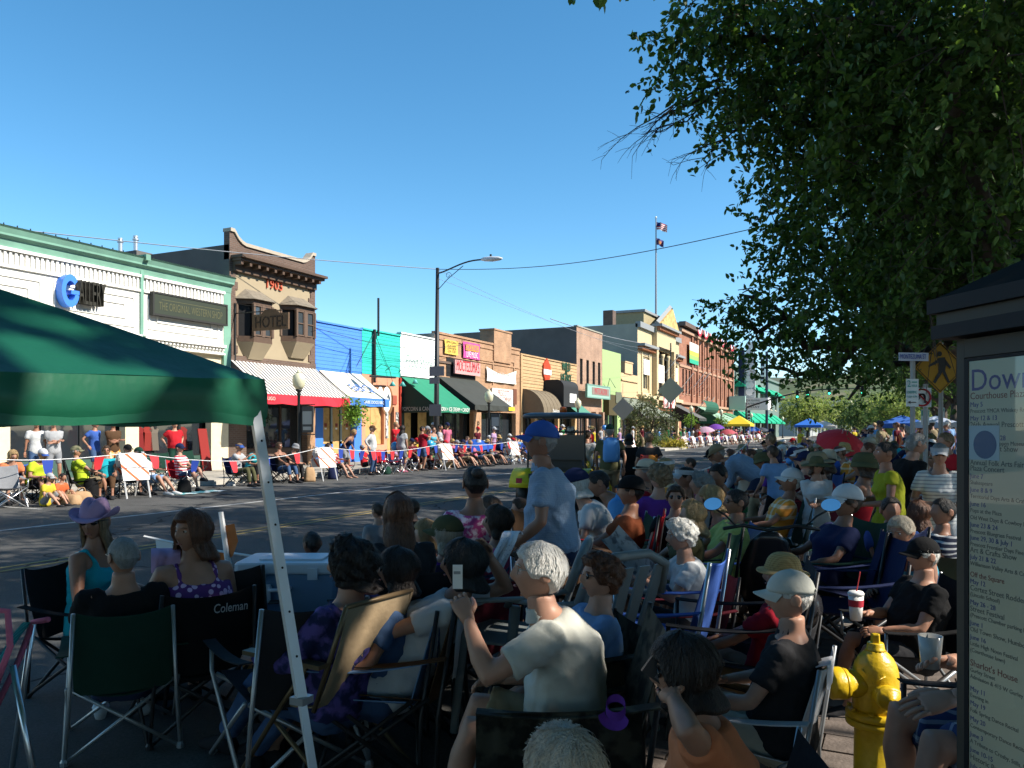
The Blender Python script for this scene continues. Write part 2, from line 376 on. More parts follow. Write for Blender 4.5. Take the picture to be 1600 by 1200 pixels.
def storefront(parent, y0, y1, z1, fm, bulk=.5, bm=None, nv=3, door=None, X=XF, rec=.45):
 """recessed shop glass: bulkhead, mullions and panes"""
 x=X-rec
 b=MB();b.box(x-.2, x, y0, y1, SWZ, SWZ+bulk);b.build('bulkhead', bm or fm, parent)
 for i in range(nv):
  a=y0+(y1-y0)*i/nv;c=y0+(y1-y0)*(i+1)/nv
  window(parent, x+.1, a, c, SWZ+bulk, z1, fm, 1, 1, d=.12, fw=.05, pm=M_GLASS, name='shop_window')
def sign_board(parent, name, x0, x1, y0, y1, z0, z1, m, frame=None, fw=.06):
 s=MB().box(x0, x1, y0, y1, z0, z1).build(name, m, parent)
 if frame:
  b=MB()
  for a, c, e, f in((y0-fw, y0, z0-fw, z1+fw), (y1, y1+fw, z0-fw, z1+fw), (y0, y1, z0-fw, z0), (y0, y1, z1, z1+fw)):b.box(x0-.01, x1+.02, a, c, e, f)
  b.build('sign_frame', frame, s)
 return s
def base_of(px0, px1):return(XF, (fy(px0)+fy(px1))/2, SWZ)
# ---- white gallery building
SRED=mat("letter_crimson", (.45, .03, .05), .7)
def gallery():
 t=thing('gallery_building', 'white storefront building with green cornice and blue G sign behind the canopy', 'building', base_of(0, 357))
 WH=mat('cream_white_paint', (.80, .78, .72), .7, var=.05, vscale=1.5);CR=mat('cream_paint', (.66, .57, .40), .8, var=.06);GR=mat('verdigris_paint', (.17, .34, .26), .75, var=.12, vscale=2)
 ya, yb, ym=9.0, fy(357), fy(217);zc0=6.7;zt=7.25
 piers=[(9.0, 10.6), (fy(200)-.1, fy(215)+.05), (fy(330), yb)]
 zs=2.95
 holes=[(piers[0][1], fy(5)-.3, SWZ, zs), (fy(16), piers[1][0], SWZ, zs), (piers[1][1], piers[2][0], SWZ, zs)]
 shell(t, ya, yb, zt-.1, 18, CR, holes=holes)
 for h in holes:storefront(t, h[0], h[1], zs-.02, M_BLACKM, .55, mat('shop_green', (.05, .10, .08), .6), nv=3)
 for a, c in((ya, ym-.06), (ym+.06, yb-.35)):
  f=MB().box(XF, XF+.1, a, c, 4.35, zc0).build('facing_panel', WH, t)
  MB().box(XF+.1, XF+.2, a, c, zc0-.09, zc0-.002).build('moulding', WH, f)
  MB().box(XF+.1, XF+.17, a, c, zc0-.56, zc0-.48).build('moulding', WH, f)
  d=MB();y=a+.1
  while y<c-.1:d.box(XF+.1, XF+.15, y, y+.07, zc0-.46, zc0-.1);y+=.155
  o=d.build('fluting', WH, f);o['kind']='stuff'
  MB().box(XF+.1, XF+.26, a, c, 4.62, 4.72).build('moulding', WH, f)
  d=MB();y=a+.05
  while y<c:d.box(XF+.1, XF+.2, y, y+.08, 4.52, 4.617);y+=.16
  o=d.build('dentils', WH, f);o['kind']='stuff'
  MB().box(XF+.1, XF+.2, a, c, 4.36, 4.42).build('moulding', WH, f)
  n=3 if a<12 else 1
  for i in range(n):
   p0=a+(c-a)*(i+.06)/n;p1=a+(c-a)*(i+.94)/n
   for q, z0, z1 in((0, 4.95, 5.95), (.35, 5.2, 5.7)):
    m=MB()
    for s0, s1, w0, w1 in((p0+q, p0+q+.06, z0, z1), (p1-q-.06, p1-q, z0, z1), (p0+q+.06, p1-q-.06, z0, z0+.06), (p0+q+.06, p1-q-.06, z1-.06, z1)):m.box(XF+.1, XF+.135, s0, s1, w0, w1)
    m.build('panel_moulding', WH, f)
 MB().box(XF, XF+.16, ym-.058, ym+.058, 4.0, zc0+.3).build('downpipe', GR, t)
 MB().box(XF, XF+.12, yb-.345, yb, 3.3, zc0).build('corner_pilaster', GR, t)
 MB().box(XF, XF+.1, ya, yb, 3.95, 4.02).build('moulding', CR, t)
 MB().box(XF, XF+.14, ya, yb, 3.3, 3.42).build('moulding', CR, t)
 prof=[(XF-.2, zc0+.003), (XF+.13, zc0+.003), (XF+.17, zc0+.22), (XF+.3, zc0+.3), (XF+.3, zc0+.36), (XF+.36, zc0+.5), (XF+.42, zc0+.55), (XF-.2, zc0+.62)]
 MB().add([(x, ya, z)for x, z in prof]+[(x, yb, z)for x, z in prof], [tuple(range(7, -1, -1)), tuple(range(8, 16))]+[(i, (i+1)%8, 8+(i+1)%8, 8+i)for i in range(8)]).build('cornice', GR, t)
 for y in(ym, ):MB().box(XF-.15, XF+.45, y-.09, y+.09, zc0+.45, zc0+.64).build('cornice_block', GR, t)
 b=MB();y=ya
 while y<yb:b.box(XF+.3, XF+.33, y, y+.02, zc0+.55, zc0+.62);y+=.38
 o=b.build('bird_spikes', M_BLACKM, t);o['kind']='stuff'
 BL=mat('sign_blue', (.06, .22, .75), .4);gy0, gy1=fy(82), fy(110);gz=(zx(95, 430, XF)+zx(95, 481, XF))/2;gr=(zx(95, 430, XF)-zx(95, 481, XF))/2
 gyc=(gy0+gy1)/2;rr=(gy1-gy0)/2
 b=MB();rings=[]
 for i in range(25):
  a=R(40)+R(305)*i/24;ca, sa=math.cos(a), math.sin(a)
  rings.append([(XF+.12, gyc+rr*ca, gz+gr*sa), (XF+.42, gyc+rr*ca, gz+gr*sa), (XF+.42, gyc+rr*.55*ca, gz+gr*.6*sa), (XF+.12, gyc+rr*.55*ca, gz+gr*.6*sa)])
 b.loft(rings);b.box(XF+.12, XF+.42, gyc+rr*.05, gyc+rr*.98, gz-gr*.2, gz+gr*.05)
 b.build('letter', BL, t)
 LB=mat('sign_black', (.03, .028, .02), .5);y=fy(111)
 text('ALLERY', LB, (XF+.25, (fy(111)+fy(153))/2, zx(132, 462, XF)), EAST, fy(153)-fy(111), zx(132, 444, XF)-zx(132, 480, XF), t, .12)
 y0, y1=fy(231), fy(344);z0, z1=zx(231, 490, XF), zx(231, 459, XF)
 s=sign_board(t, 'signboard', XF+.13, XF+.3, y0, y1, z0, z1, mat('signboard_green', (.035, .045, .03), .6), mat('signboard_edge', (.03, .03, .028), .6))
 GM=mat('sign_faded_gold', (.10, .10, .05), .6)
 text('THE ORIGINAL WESTERN SHOP', GM, (XF+.303, (y0+y1)/2, z0+(z1-z0)*.4), EAST, (y1-y0)*.88, (z1-z0)*.4, t, .002)
 MB().box(XF+.3, XF+.304, y0+.3, y1-.3, z1-.18, z1-.16).build('sign_line', GM, t)
 for y, col in((fy(232), (.16, .012, .012)), (fy(245), (.2, .02, .015)), (fy(255), (.12, .1, .08)), (fy(300), (.15, .015, .012))):
  b=MB();b.loft([[(XF-.5+dx*k, y+dy*k2, z)for dx, dy in((-.1, -.16), (.1, -.16), (.1, .16), (-.1, .16))]for z, k, k2 in((.9, 1, 1.1), (1.5, .9, .8), (1.62, .6, 1.25), (1.72, .3, .4))])
  b.build('shirt_on_display', mat('display_%d'%int(col[0]*100+col[1]*1000), col, .9), t)
 RB=mat('red_board', (.22, .015, .012), .7)
 b=MB();b.add([(XF+.35, fy(303)+.1, SWZ), (XF+.35, fy(327)-.2, SWZ), (XF+.08, fy(327)-.2, 1.65), (XF+.08, fy(303)+.1, 1.65), (XF+.31, fy(303)+.1, SWZ), (XF+.31, fy(327)-.2, SWZ), (XF+.04, fy(327)-.2, 1.65), (XF+.04, fy(303)+.1, 1.65)], [(0, 1, 2, 3), (7, 6, 5, 4), (0, 3, 7, 4), (1, 5, 6, 2), (2, 6, 7, 3), (0, 4, 5, 1)])
 tag(b.build('menu_board', RB), 'red menu board leaning by the cream pier under the canopy edge', 'board')
gallery()
# ---- two-storey hotel with bay windows
def hotel():
 t=thing('hotel_building', 'narrow two-storey tan hotel dated 1903 with two bay windows', 'building', base_of(357, 492))
 TAN=mat('tan_stucco', (.35, .285, .19), .9, var=.06, vscale=1.2, bump=.2, bscale=50);BRN=mat('brown_paint', (.105, .066, .045), .6, var=.12);BEI=mat('parapet_cap', (.42, .36, .28), .8, var=.1)
 y0, y1=fy(357)+.02, fy(491.5);w=y1-y0;zt=8.55;z1=4.35
 zs=3.3
 holes=[(y0+.9, y1-.5, SWZ, zs)]
 b=MB();wallgrid(b, XF, y0, y1, SWZ, 4.15, holes);b.build('lower_wall', [M_BRICKB, M_DARK], t, recalc=False)
 b=MB();wallgrid(b, XF, y0, y1, 4.152, zt);b.build('wall', [TAN, M_DARK], t, recalc=False)
 storefront(t, y0+.9, y1-.5, zs-.02, mat('storefront_brown', (.05, .03, .02), .6), .7, M_BRICKB, nv=3, rec=.4)
 b=MB();X=XF;dp=22
 b.quad((X, y0, SWZ), (X, y0, zt), (X-dp, y0, zt), (X-dp, y0, SWZ));b.quad((X, y1, SWZ), (X-dp, y1, SWZ), (X-dp, y1, zt), (X, y1, zt));b.quad((X-dp, y0, SWZ), (X-dp, y0, zt), (X-dp, y1, zt), (X-dp, y1, SWZ))
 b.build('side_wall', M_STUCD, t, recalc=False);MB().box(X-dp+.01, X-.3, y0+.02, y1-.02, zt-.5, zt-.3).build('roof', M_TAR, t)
 MB().box(XF-6.6, XF-4.9, y0-.02, y0+.75, zt-.2, zt+.25).build('chimney', M_STUCD, t)
 for x in(XF-6.3, XF-5.4):
  b=MB();b.lathe([(.09, 0), (.09, .5), (.13, .52), (.13, .58), (.06, .6), (.1, .64), (.1, .7), (0, .72)], 10, (x, y0+.35, zt+.25));b.build('vent_pipe', mat('galvanised', (.55, .56, .57), .35, .8), t)
 for ya, sg in((y0, 1), (y1, -1)):
  b=MB();z=4.2;i=0
  while z<8.0:
   d=.42 if i%2 else .30;b.box(XF, XF+.035, ya, ya+sg*d, z, min(z+.3, 8.0)-.004);z+=.3;i+=1
  b.build('quoin', M_BRICKB, t)
 MB().box(XF, XF+.07, y0, y1, 4.16, 4.42).build('brick_band', M_BRICKB, t)
 prof=[]
 for i in range(25):
  u=i/24;e=min(u, 1-u)*w
  h=.62 if e<.22 else .62-.42*min(1, (e-.22)/.5)**.6
  prof.append((y0+u*w, 8.42+h))
 b=MB();b.prism([(y0, 8.0)]+prof+[(y1, 8.0)], 0, XF-.25, XF+.035);b.build('parapet', M_BRICKB, t)
 b=MB();b.loft([[(XF-.3, y, z), (XF+.1, y, z), (XF+.1, y, z+.13), (XF-.3, y, z+.13)]for y, z in prof]);b.build('coping', BEI, t)
 zc=7.93
 MB().box(XF+.036, XF+.62, y0+.05, y1+.12, zc+.12, zc+.22).build('cornice', BRN, t)
 MB().box(XF+.036, XF+.5, y0+.1, y1+.06, zc+.02, zc+.117).build('cornice', BRN, t)
 MB().box(XF+.036, XF+.14, y0+.15, y1-.02, zc-.35, zc+.017).build('frieze', BRN, t)
 b=MB().box(XF+.14, XF+.46, y0+.15, y0+.27, zc-.13, zc+.017);me=b.mesh('bracket');me.materials.append(BRN)
 for i in range(11):
  o=bpy.data.objects.new('bracket', me);COL.objects.link(o);adopt(o, t);o.location=(0, i*(w-.4)/10, 0)
 text('1903', mat('date_red', (.50, .10, .05), .7), (XF+.04, fy(427), zx(427, 446, XF)), EAST, fy(440)-fy(416), .36, t, .03)
 PL=mat('sash_brown', (.13, .085, .06), .6)
 for pa, pb, pt, plo in((368, 422, 464, 553), (437, 487, 475, 560)):
  a, c=fy(pa)+.05, fy(pb)-.05;zb0, zb1=zx((pa+pb)/2, 528, XF), zx((pa+pb)/2, 478 if pa<400 else 487, XF);pj=.5
  bay=MB()
  bot=[(XF, a), (XF+pj, a+.38), (XF+pj, c-.38), (XF, c)]
  bay.prism(bot, 2, zb0-.22, zb0)
  bo=bay.build('bay_window', BRN, t);MB().prism(bot, 2, zb1-.02, zb1+.16).build('bay_head', BRN, bo)
  b=MB()
  for x, y in bot:b.box(x-.05, x+.05, y-.05, y+.05, zb0+.002, zb1-.022)
  my=(a+c)/2;b.box(XF+pj-.06, XF+pj+.02, my-.07, my+.07, zb0+.002, zb1-.022)
  b.build('post', PL, bo)
  MB().prism([(XF-.02, a+.05), (XF+pj-.2, a+.4), (XF+pj-.2, c-.4), (XF-.02, c-.05)], 2, zb0, zb1-.02).build('bay_interior', M_DARK, bo)
  for wa, wc in((a+.42, my-.08), (my+.08, c-.42)):
   window(bo, XF+pj+.1, wa, wc, zb0+.03, zb1-.03, PL, 1, 2, d=.12, fw=.05, pm=M_GLASS2, name='sash')
   MB().quad((XF+pj-.09, wa+.02, (zb0+zb1)/2+.1), (XF+pj-.09, wc-.02, (zb0+zb1)/2+.1), (XF+pj-.09, wc-.02, zb1-.05), (XF+pj-.09, wa+.02, zb1-.05)).build('blind', mat('blind_white', (.55, .55, .52), .9), bo)if wa>my or pa<400 else None
  r=MB();r.add([(XF, a-.12, zb1+.16), (XF+pj+.14, a+.3, zb1+.16), (XF+pj+.14, c-.3, zb1+.16), (XF, c+.12, zb1+.16), (XF, a+.45, zb1+.6), (XF, c-.45, zb1+.6)], [(0, 1, 4), (1, 2, 5, 4), (2, 3, 5), (0, 4, 5, 3), (3, 2, 1, 0)])
  r.build('bay_roof', mat('bay_shingle', (.20, .17, .13), .9, var=.2, vscale=8), bo)
  q=MB();q.add([(XF, a, zb0-.22), (XF+pj, a+.38, zb0-.22), (XF+pj, c-.38, zb0-.22), (XF, c, zb0-.22), (XF, a+.42, zb0-.85), (XF+.1, a+.5, zb0-.85), (XF+.1, c-.5, zb0-.85), (XF, c-.42, zb0-.85)], [(0, 1, 5, 4), (1, 2, 6, 5), (2, 3, 7, 6), (4, 5, 6, 7), (0, 4, 7, 3)]);q.build('bay_base', TAN, bo)
  if pa>400:
   for k in range(2):
    g=MB()
    for _ in range(60):
     p=Vector((XF+pj-.1+rnd.uniform(.02, .05), my+(-.35 if k==0 else .3)+rnd.gauss(0, .1), zb0+.3+abs(rnd.gauss(0, .2))));s=.06
     g.add([p, p+Vector((.01, s, s*.6)), p+Vector((.01, s*1.6, -s*.2)), p+Vector((.01, s*.5, -s*.6))], [(0, 1, 2, 3)])
    g.build('houseplant', mat('houseplant_green', (.06, .13, .03), .7), bo)
 zt_, zb_=zx(490, 575, XF), 2.92
 AW=two_tone('awning_stripe', (.62, .60, .56), (.035, .03, .03), 'stripe', 5.2, thr=.42, axis=1, coord='Object', bump=.05)
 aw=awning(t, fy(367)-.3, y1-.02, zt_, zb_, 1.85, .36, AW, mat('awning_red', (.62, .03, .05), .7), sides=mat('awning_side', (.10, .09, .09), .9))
 text('UGO', mat('letter_pale', (.7, .6, .5), .7), (XF+1.91, onx(424, XF+1.9)[0], zb_-.17), EAST, .4, .13, t, .002)
 MB().box(XF+.0, XF+.06, y1-.48, y1-.02, SWZ, 3.6).build('brick_pier', M_BRICKO, t)
 HS=mat('hotel_sign_wood', (.115, .07, .04), .7, var=.15)
 ys=y0+.25;xa, xb=-21.55, -19.85;za, zb=5.27, 5.87;xm=(xa+xb)/2
 s=thing('hotel_sign', 'brown hanging HOTEL sign with peaked crest on a wall bracket', 'sign', (xa, ys, za))
 MB().prism([(xa, za), (xb, za), (xb, zb), (xm+.42, zb), (xm+.25, zb+.16), (xm-.25, zb+.16), (xm-.42, zb), (xa, zb)], 1, ys-.04, ys+.04).build('board', HS, s)
 text('HOTEL', mat('hotel_letter', (.03, .018, .012), .6), (xm, ys-.045, (za+zb)/2-.02), SOUTH, 1.45, .42, s, .012)
 b=MB()
 b.tube([(XF+.04, ys, zb+.12), (xb-.3, ys, zb+.10)], .02, 6);b.tube([(XF+.05, ys, 3.4), (XF+.05, ys, zb+.5)], .045, 8)
 b.tube([(XF+.05, ys, zb+.5), (xm, ys, zb+.17)], .008, 4);b.build('bracket', M_BLACKM, s)
hotel()
# ---- row of painted shops
def shops():
 cols=[('blue_shop', 492, 565, (.075, .24, .70), 'bright blue painted shopfront with cream BBQ awning'), ('teal_shop', 565, 625, (.03, .50, .42), 'turquoise upper wall over peach shopfront with animal mural'), ('white_shop', 625, 679, (.82, .82, .80), 'white FOOD STORE wall with green popcorn and candy awning')]
 for i, (nm, a, c, col, lab)in enumerate(cols):
  ya, yb=fy(a)+.01, fy(c)-.005;t=thing(nm, lab, 'shop', base_of(a, c))
  zt=zx((a+c)/2, (509, 520, 526)[i], XF);zl=zx((a+c)/2, (578, 587, 590)[i], XF)
  m=mat(nm+'_paint', col, .75, var=.06, vscale=1.4, bump=.12, bscale=30)
  b=MB();wallgrid(b, XF, ya, yb, zl, zt);b.build('upper_wall', [m, M_DARK], t, recalc=False)
  n=12
  for k in range(n):
   z0=zl+(zt-zl)*k/n;MB().box(XF+.001, XF+.016, ya+.004, yb-.004, z0+.012, z0+(zt-zl)/n).build('board', m, t)
  MB().box(XF-.2, XF+.08, ya, yb, zt, zt+.07).build('coping', m, t)
  low=(mat('shop_blue_low', (.06, .20, .60), .7), mat('peach_paint', (.62, .28, .17), .8, var=.06), mat('shop_dark', (.03, .05, .04), .8))[i]
  holes=[[(ya+.55, yb-.55, SWZ, 3.0)], [(ya+.3, fy(600), .9, 2.95), (fy(605), yb-.5, SWZ, 2.75)], [(ya+.4, yb-.4, SWZ, 2.9)]][i]
  b=MB();wallgrid(b, XF-.002, ya, yb, SWZ, zl-.003, holes);b.build('lower_wall', [low, M_DARK], t, recalc=False)
  b=MB();b.quad((XF, ya, SWZ), (XF, ya, zt), (XF-16, ya, zt), (XF-16, ya, SWZ));b.quad((XF, yb, SWZ), (XF-16, yb, SWZ), (XF-16, yb, zt), (XF, yb, zt));b.quad((XF-16, ya, SWZ), (XF-16, ya, zt), (XF-16, yb, zt), (XF-16, yb, SWZ));b.build('side_wall', M_STUCG, t, recalc=False)
  MB().box(XF-15.9, XF-.3, ya+.02, yb-.02, zt-.5, zt-.3).build('roof', M_TAR, t)
  if i==0:
   h0, h1=holes[0][0], holes[0][1];w=h1-h0
   for u0, u1, zb in((.02, .30, 1.0), (.40, .60, SWZ), (.70, .98, 1.0)):MB().box(XF-.22, XF-.19, h0+w*u0, h0+w*u1, zb, 2.85).build('plywood_panel', M_PLY, t)
   for u0, u1 in((.02, .38), (.62, .98)):
    for k in range(9):MB().box(XF-.2, XF-.13, h0+w*(u0+(u1-u0)*k/9)+.01, h0+w*(u0+(u1-u0)*(k+1)/9)-.004, SWZ, .98).build('wainscot_board', low, t)
   for u in(.33, .63):MB().box(XF-.2, XF-.15, h0+w*u, h0+w*(u+.045), 1.1, 2.7).build('door_glass', mat('pale_glass', (.30, .36, .36), .2), t)
   for u in(.14, .48, .82):MB().box(XF-.188, XF-.18, h0+w*u, h0+w*u+.16, 1.75, 1.9).build('notice', mat('notice_red', (.22, .05, .04), .8), t);MB().box(XF-.188, XF-.18, h0+w*u, h0+w*u+.14, 1.63, 1.7).build('notice', M_BOARDW, t)
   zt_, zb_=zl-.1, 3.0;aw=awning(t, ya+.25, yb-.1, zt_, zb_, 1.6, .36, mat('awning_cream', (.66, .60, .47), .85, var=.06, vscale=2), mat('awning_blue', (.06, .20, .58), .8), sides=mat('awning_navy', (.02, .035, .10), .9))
   slope_text('BBQ', mat('letter_blue', (.10, .18, .42), .8), (ya+yb)/2+.15, .66, zt_, zb_, 1.6, 1.5, .62, t)
   text('BABE DOGS BBQ', mat('letter_white', (.7, .72, .75), .7), (XF+1.66, (ya+yb)/2+.35, zb_-.18), EAST, 1.5, .16, t, .002)
  if i==1:
   MB().box(XF-.2, XF-.17, ya+.32, (ya+fy(600))/2-.01, .92, 2.93).build('plywood_panel', M_PLY, t);MB().box(XF-.2, XF-.17, (ya+fy(600))/2+.02, fy(600)-.02, .92, 2.93).build('plywood_panel', M_PLY, t)
   MB().box(XF-.2, XF-.17, fy(605)+.25, yb-.62, SWZ, 2.73).build('plywood_door', M_PLY, t)
   for y in(fy(602), yb-.4):MB().box(XF+.003, XF+.03, y, y+.22, 1.2, 2.5).build('photo_panel', two_tone('photo_panel', (.5, .5, .48), (.08, .09, .09), 'blotch', 7, bump=0), t)
   MB().box(XF+.001, XF+.1, yb-.1, yb, SWZ, zl-.01).build('red_post', mat('post_red', (.45, .05, .03), .7), t)
   MB().box(XF+.003, XF+.05, fy(612.5), fy(619), zx(615, 632, XF), zx(615, 618, XF)).build('plaque', mat('plaque_red', (.33, .08, .05), .8), t)
   text('142', M_BLACKM, (XF+.012, fy(610), zx(610, 648, XF)), EAST, .3, .18, t)
   MW=M_BOARDW;MBn=mat('mural_brown', (.22, .11, .05), .8)
   def blob(name, px, py, w, h, m, off):
    y, z=fy(px), zx(px, py, XF);b=MB();n=20
    b.prism([(y+w*math.cos(k/n*6.283), z+h*math.sin(k/n*6.283))for k in range(n)], 0, XF+.004, XF+off);b.build(name, m, t)
   blob('mural_shape', 597, 618, .55, .48, MBn, .01);blob('mural_shape', 605, 626, .5, .75, MBn, .012);blob('mural_shape', 604, 624, .36, .62, MW, .02);blob('mural_shape', 594, 617, .22, .42, MW, .022);blob('mural_shape', 606, 629, .07, .22, M_BLACKM, .03)
   for px in(593, 609, 629):
    y=fy(px);z=zx(px, 604 if px<629 else 600, XF);lamp=MB().lathe([(.02, .22), (.05, .2), (.17, 0), (.15, 0), (.04, .17)], 12, (XF+.75, y, z), cap=False).build('gooseneck_lamp', mat('lamp_teal', (.10, .42, .38), .5), t, smooth=True)
    MB().tube([(XF, y-.4, zl+.25), (XF+.3, y-.3, zl+.5), (XF+.6, y-.1, zl+.4), (XF+.75, y, z+.22)], .014, 6).build('lamp_arm', M_BLACKM, lamp)
  if i==2:
   text('Food Store', mat('letter_grey_green', (.30, .40, .36), .8), (XF+.025, fy(654), zx(654, 567, XF)), EAST, 2.6, .62, t, .002, shear=.3)
   text('Zuma', mat('letter_ghost', (.66, .68, .67), .8), (XF+.022, fy(650), zx(650, 553, XF)), EAST, 1.1, .38, t, .002, shear=.3)
   zt_, zb_=zl-.05, 2.78;G=mat('awning_green', (.02, .20, .115), .8, var=.06, vscale=2)
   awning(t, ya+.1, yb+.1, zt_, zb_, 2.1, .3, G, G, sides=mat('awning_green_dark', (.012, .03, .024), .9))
   text('POPCORN & CANDY', mat('letter_dim', (.30, .30, .28), .8), (XF+1.0, ya+.085, zb_-.13), SOUTH, 1.9, .2, t, .002);text('CORN + ICE CREAM + CANDY', M_BOARDW, (XF+2.17, (ya+yb)/2+.1, zb_-.14), EAST, 3.1, .2, t, .002)
   for u0, u1 in((.05, .34), (.62, .95)):w=holes[0][1]-holes[0][0];MB().box(XF-.22, XF-.19, holes[0][0]+w*u0, holes[0][0]+w*u1, SWZ, 2.8).build('plywood_panel', M_PLY, t)
 p=thing('roof_mast', 'dark wooden mast standing on the turquoise shopfront', 'mast', (XF+.1, fy(581), zx(581, 600, XF)))
 y=fy(582);MB().tube([(XF+.12, y, zx(582, 598, XF)), (XF+.12, y, zx(582, 515, XF))], .07, 8).build('pole', M_BLACKM, p)
 q=MB().tube([(XF+.12, fy(588), zx(588, 525, XF)), (XF+.12, fy(588), zx(588, 466, XF))], .055, 8).build('pole', M_BLACKM, p)
 tag(q);b=MB()
 b.tube([(XF+.5, y-.9, zx(582, 590, XF)), (XF+.5, y+1.2, zx(582, 588, XF))], .05, 6);b.build('crossarm', M_BLACKM, p)
 b=MB()
 for dy in(-1.3, 1.3):b.tube([(XF+.12, y, zx(582, 520, XF)), (XF+.05, y+dy, zx(582, 575, XF))], .012, 4)
 b.build('stay_wire', M_BLACKM, p)
shops()
# ---- orange brick block with MOCTEZUMA'S sign, and the plank-clad shop beside it
def brick_block():
 ya, ym, yb=fy(679)+.01, fy(812), fy(901)-.01
 t=thing('brick_shop', "orange brick shop block with pink MOCTEZUMA'S sign and stepped parapet", 'shop', base_of(679, 812))
 zt=6.85;holes=[(ya+.5, fy(740), SWZ, 2.7), (fy(752), ym-.6, SWZ, 2.7)]
 shell(t, ya, ym, zt, 12, M_BRICKO, holes=holes, side=M_STUCG)
 for h in holes:storefront(t, h[0], h[1], 2.68, M_BLACKM, .5, M_BRICKB, nv=3)
 b=MB();b.box(XF-.2, XF+.06, ya, ym-2.6, zt, zt+.12);b.box(XF-.2, XF+.06, fy(797), ym, zt, zt+.12);b.build('coping', M_BRICKO, t)
 MB().box(XF-.9, XF+.09, fy(770), fy(797), zt-1.0, zt+.95).build('stepped_parapet', M_BRICKO, t);MB().box(XF-.95, XF+.14, fy(770)-.05, fy(797)+.05, zt+.95, zt+1.05).build('coping', M_BRICKO, t)
 for z in(zt-.3, zt-1.2):MB().box(XF, XF+.05, ya+.05, ym-.05, z, z+.09).build('brick_course', M_BRICKO, t)
 for p0, p1, z0, z1 in((744, 770, 5.0, 5.9), (772, 803, 5.1, 6.1)):
  b=MB();b.box(XF, XF+.06, fy(p1)-.12, fy(p1), z0-.6, z1);b.box(XF, XF+.06, fy(p0), fy(p1)-.12, z1-.12, z1);b.build('brick_panel_edge', M_BRICKO, t)
 MB().box(XF, XF+.07, fy(678.5)+.02, fy(746), 5.28, 5.4).build('ledge', M_BRICKB, t)
 PK=mat('sign_pink', (.62, .33, .32), .7, var=.05)
 MB().box(XF, XF+.03, fy(697), fy(742), zx(720, 590, XF), zx(720, 559, XF)).build('sign_recess', M_DARK, t)
 s=sign_board(t, 'signboard', XF+.2, XF+.3, fy(704), fy(743.5), zx(720, 585.5, XF), zx(720, 564.5, XF), PK);text("MOCTEZUMA'S", mat('letter_red', (.50, .03, .04), .7), (XF+.31, (fy(704)+fy(743.5))/2, zx(723, 574, XF)), EAST, (fy(743.5)-fy(704))*.9, .62, t, .004)
 def banner(label, p0, p1, q0, q1, m, sag=0, extra=None):
  y0, y1=fy(p0), fy(p1);z0, z1=zx((p0+p1)/2, q1, XF), zx((p0+p1)/2, q0, XF)
  o=thing('banner', label, 'banner', (XF, y0, z0));b=MB();g=[]
  for i in range(7):
   u=i/6;g.append([(XF+.12+.03*math.sin(v*1.3+u*4), y0+(y1-y0)*v/12, z0+(z1-z0)*u-sag*(u**2)*math.sin(v/12*math.pi))for v in range(13)])
  b.sheet(g);b.build('cloth', m, o, smooth=True, recalc=False)
  c=MB()
  for y in(y0+.03, y1-.03):c.tube([(XF, y, z1+.05), (XF+.13, y, z1)], .012, 5)
  c.build('eyelet_tie', M_BLACKM, o)
  for args in(extra or[]):text(args[0], args[1], (XF+.165, y0+(y1-y0)*args[2], z0+(z1-z0)*args[3]), EAST, (y1-y0)*args[4], (z1-z0)*args[5], o, .002)
 BN=mat('banner_yellow', (.70, .48, .10), .7);BP=mat('banner_pink', (.60, .08, .30), .7);BO=mat('banner_orange', (.72, .30, .05), .7);RED=mat('print_red', (.45, .03, .03), .7);BKP=mat('print_black', (.05, .04, .03), .7)
 banner('yellow printed banner at top left of the orange brick wall', 692, 713, 532, 554, BN, 0, [('SPECIALS', BKP, .5, .85, .8, .12), ('TACOS', BKP, .5, .6, .6, .11), ('DRINKS', BKP, .5, .42, .6, .11), ('ALL DAY', BKP, .5, .22, .6, .11)])
 banner('pink and orange banner above the pink sign', 721, 747, 536, 561, BP, 0, [])
 MB().box(XF+.16, XF+.165, fy(724), fy(744.5), zx(734, 549, XF), zx(734, 539, XF)).build('banner_panel', BO, t);text('COCKTAILS', BP, (XF+.17, fy(734), zx(734, 544, XF)), EAST, 1.5, .3, t, .002);text('LIVE MUSIC', M_BOARDW, (XF+.17, fy(734), zx(734, 555, XF)), EAST, 1.4, .35, t, .002)
 banner('sagging white cloth banner above the white shop sign', 758, 804, 576, 598, mat('banner_white', (.78, .77, .70), .8, var=.04), .35, [('Grand Opening', mat('print_pale', (.5, .55, .55), .8), .5, .6, .6, .22)])
 s=sign_board(t, 'signboard', XF+.08, XF+.16, fy(766), fy(797), zx(780, 633, XF), zx(780, 609, XF), M_BOARDW, mat('frame_white', (.7, .68, .62), .7));BR=mat('print_brown', (.28, .07, .03), .7)
 text('PRESCOTT', BR, (XF+.165, fy(783), zx(783, 615, XF)), EAST, 1.6, .36, t, .003);text('FUDGE COMPANY', BR, (XF+.165, fy(783), zx(783, 625, XF)), EAST, 2.3, .36, t, .003)
 sign_board(t, 'signboard', XF+.08, XF+.14, fy(799.5), fy(804.5), zx(802, 632, XF), zx(802, 608, XF), mat('plaque_brown', (.16, .06, .035), .7))
 BLA=mat('awning_black', (.045, .05, .045), .85, var=.08, vscale=2)
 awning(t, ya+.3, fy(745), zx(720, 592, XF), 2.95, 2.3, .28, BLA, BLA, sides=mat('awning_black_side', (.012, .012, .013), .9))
 MB().box(XF+2.34, XF+2.36, fy(740)-.1, fy(740)+.7, 2.72, 2.92).build('yellow_tag', mat('tag_yellow', (.75, .55, .04), .7), t)
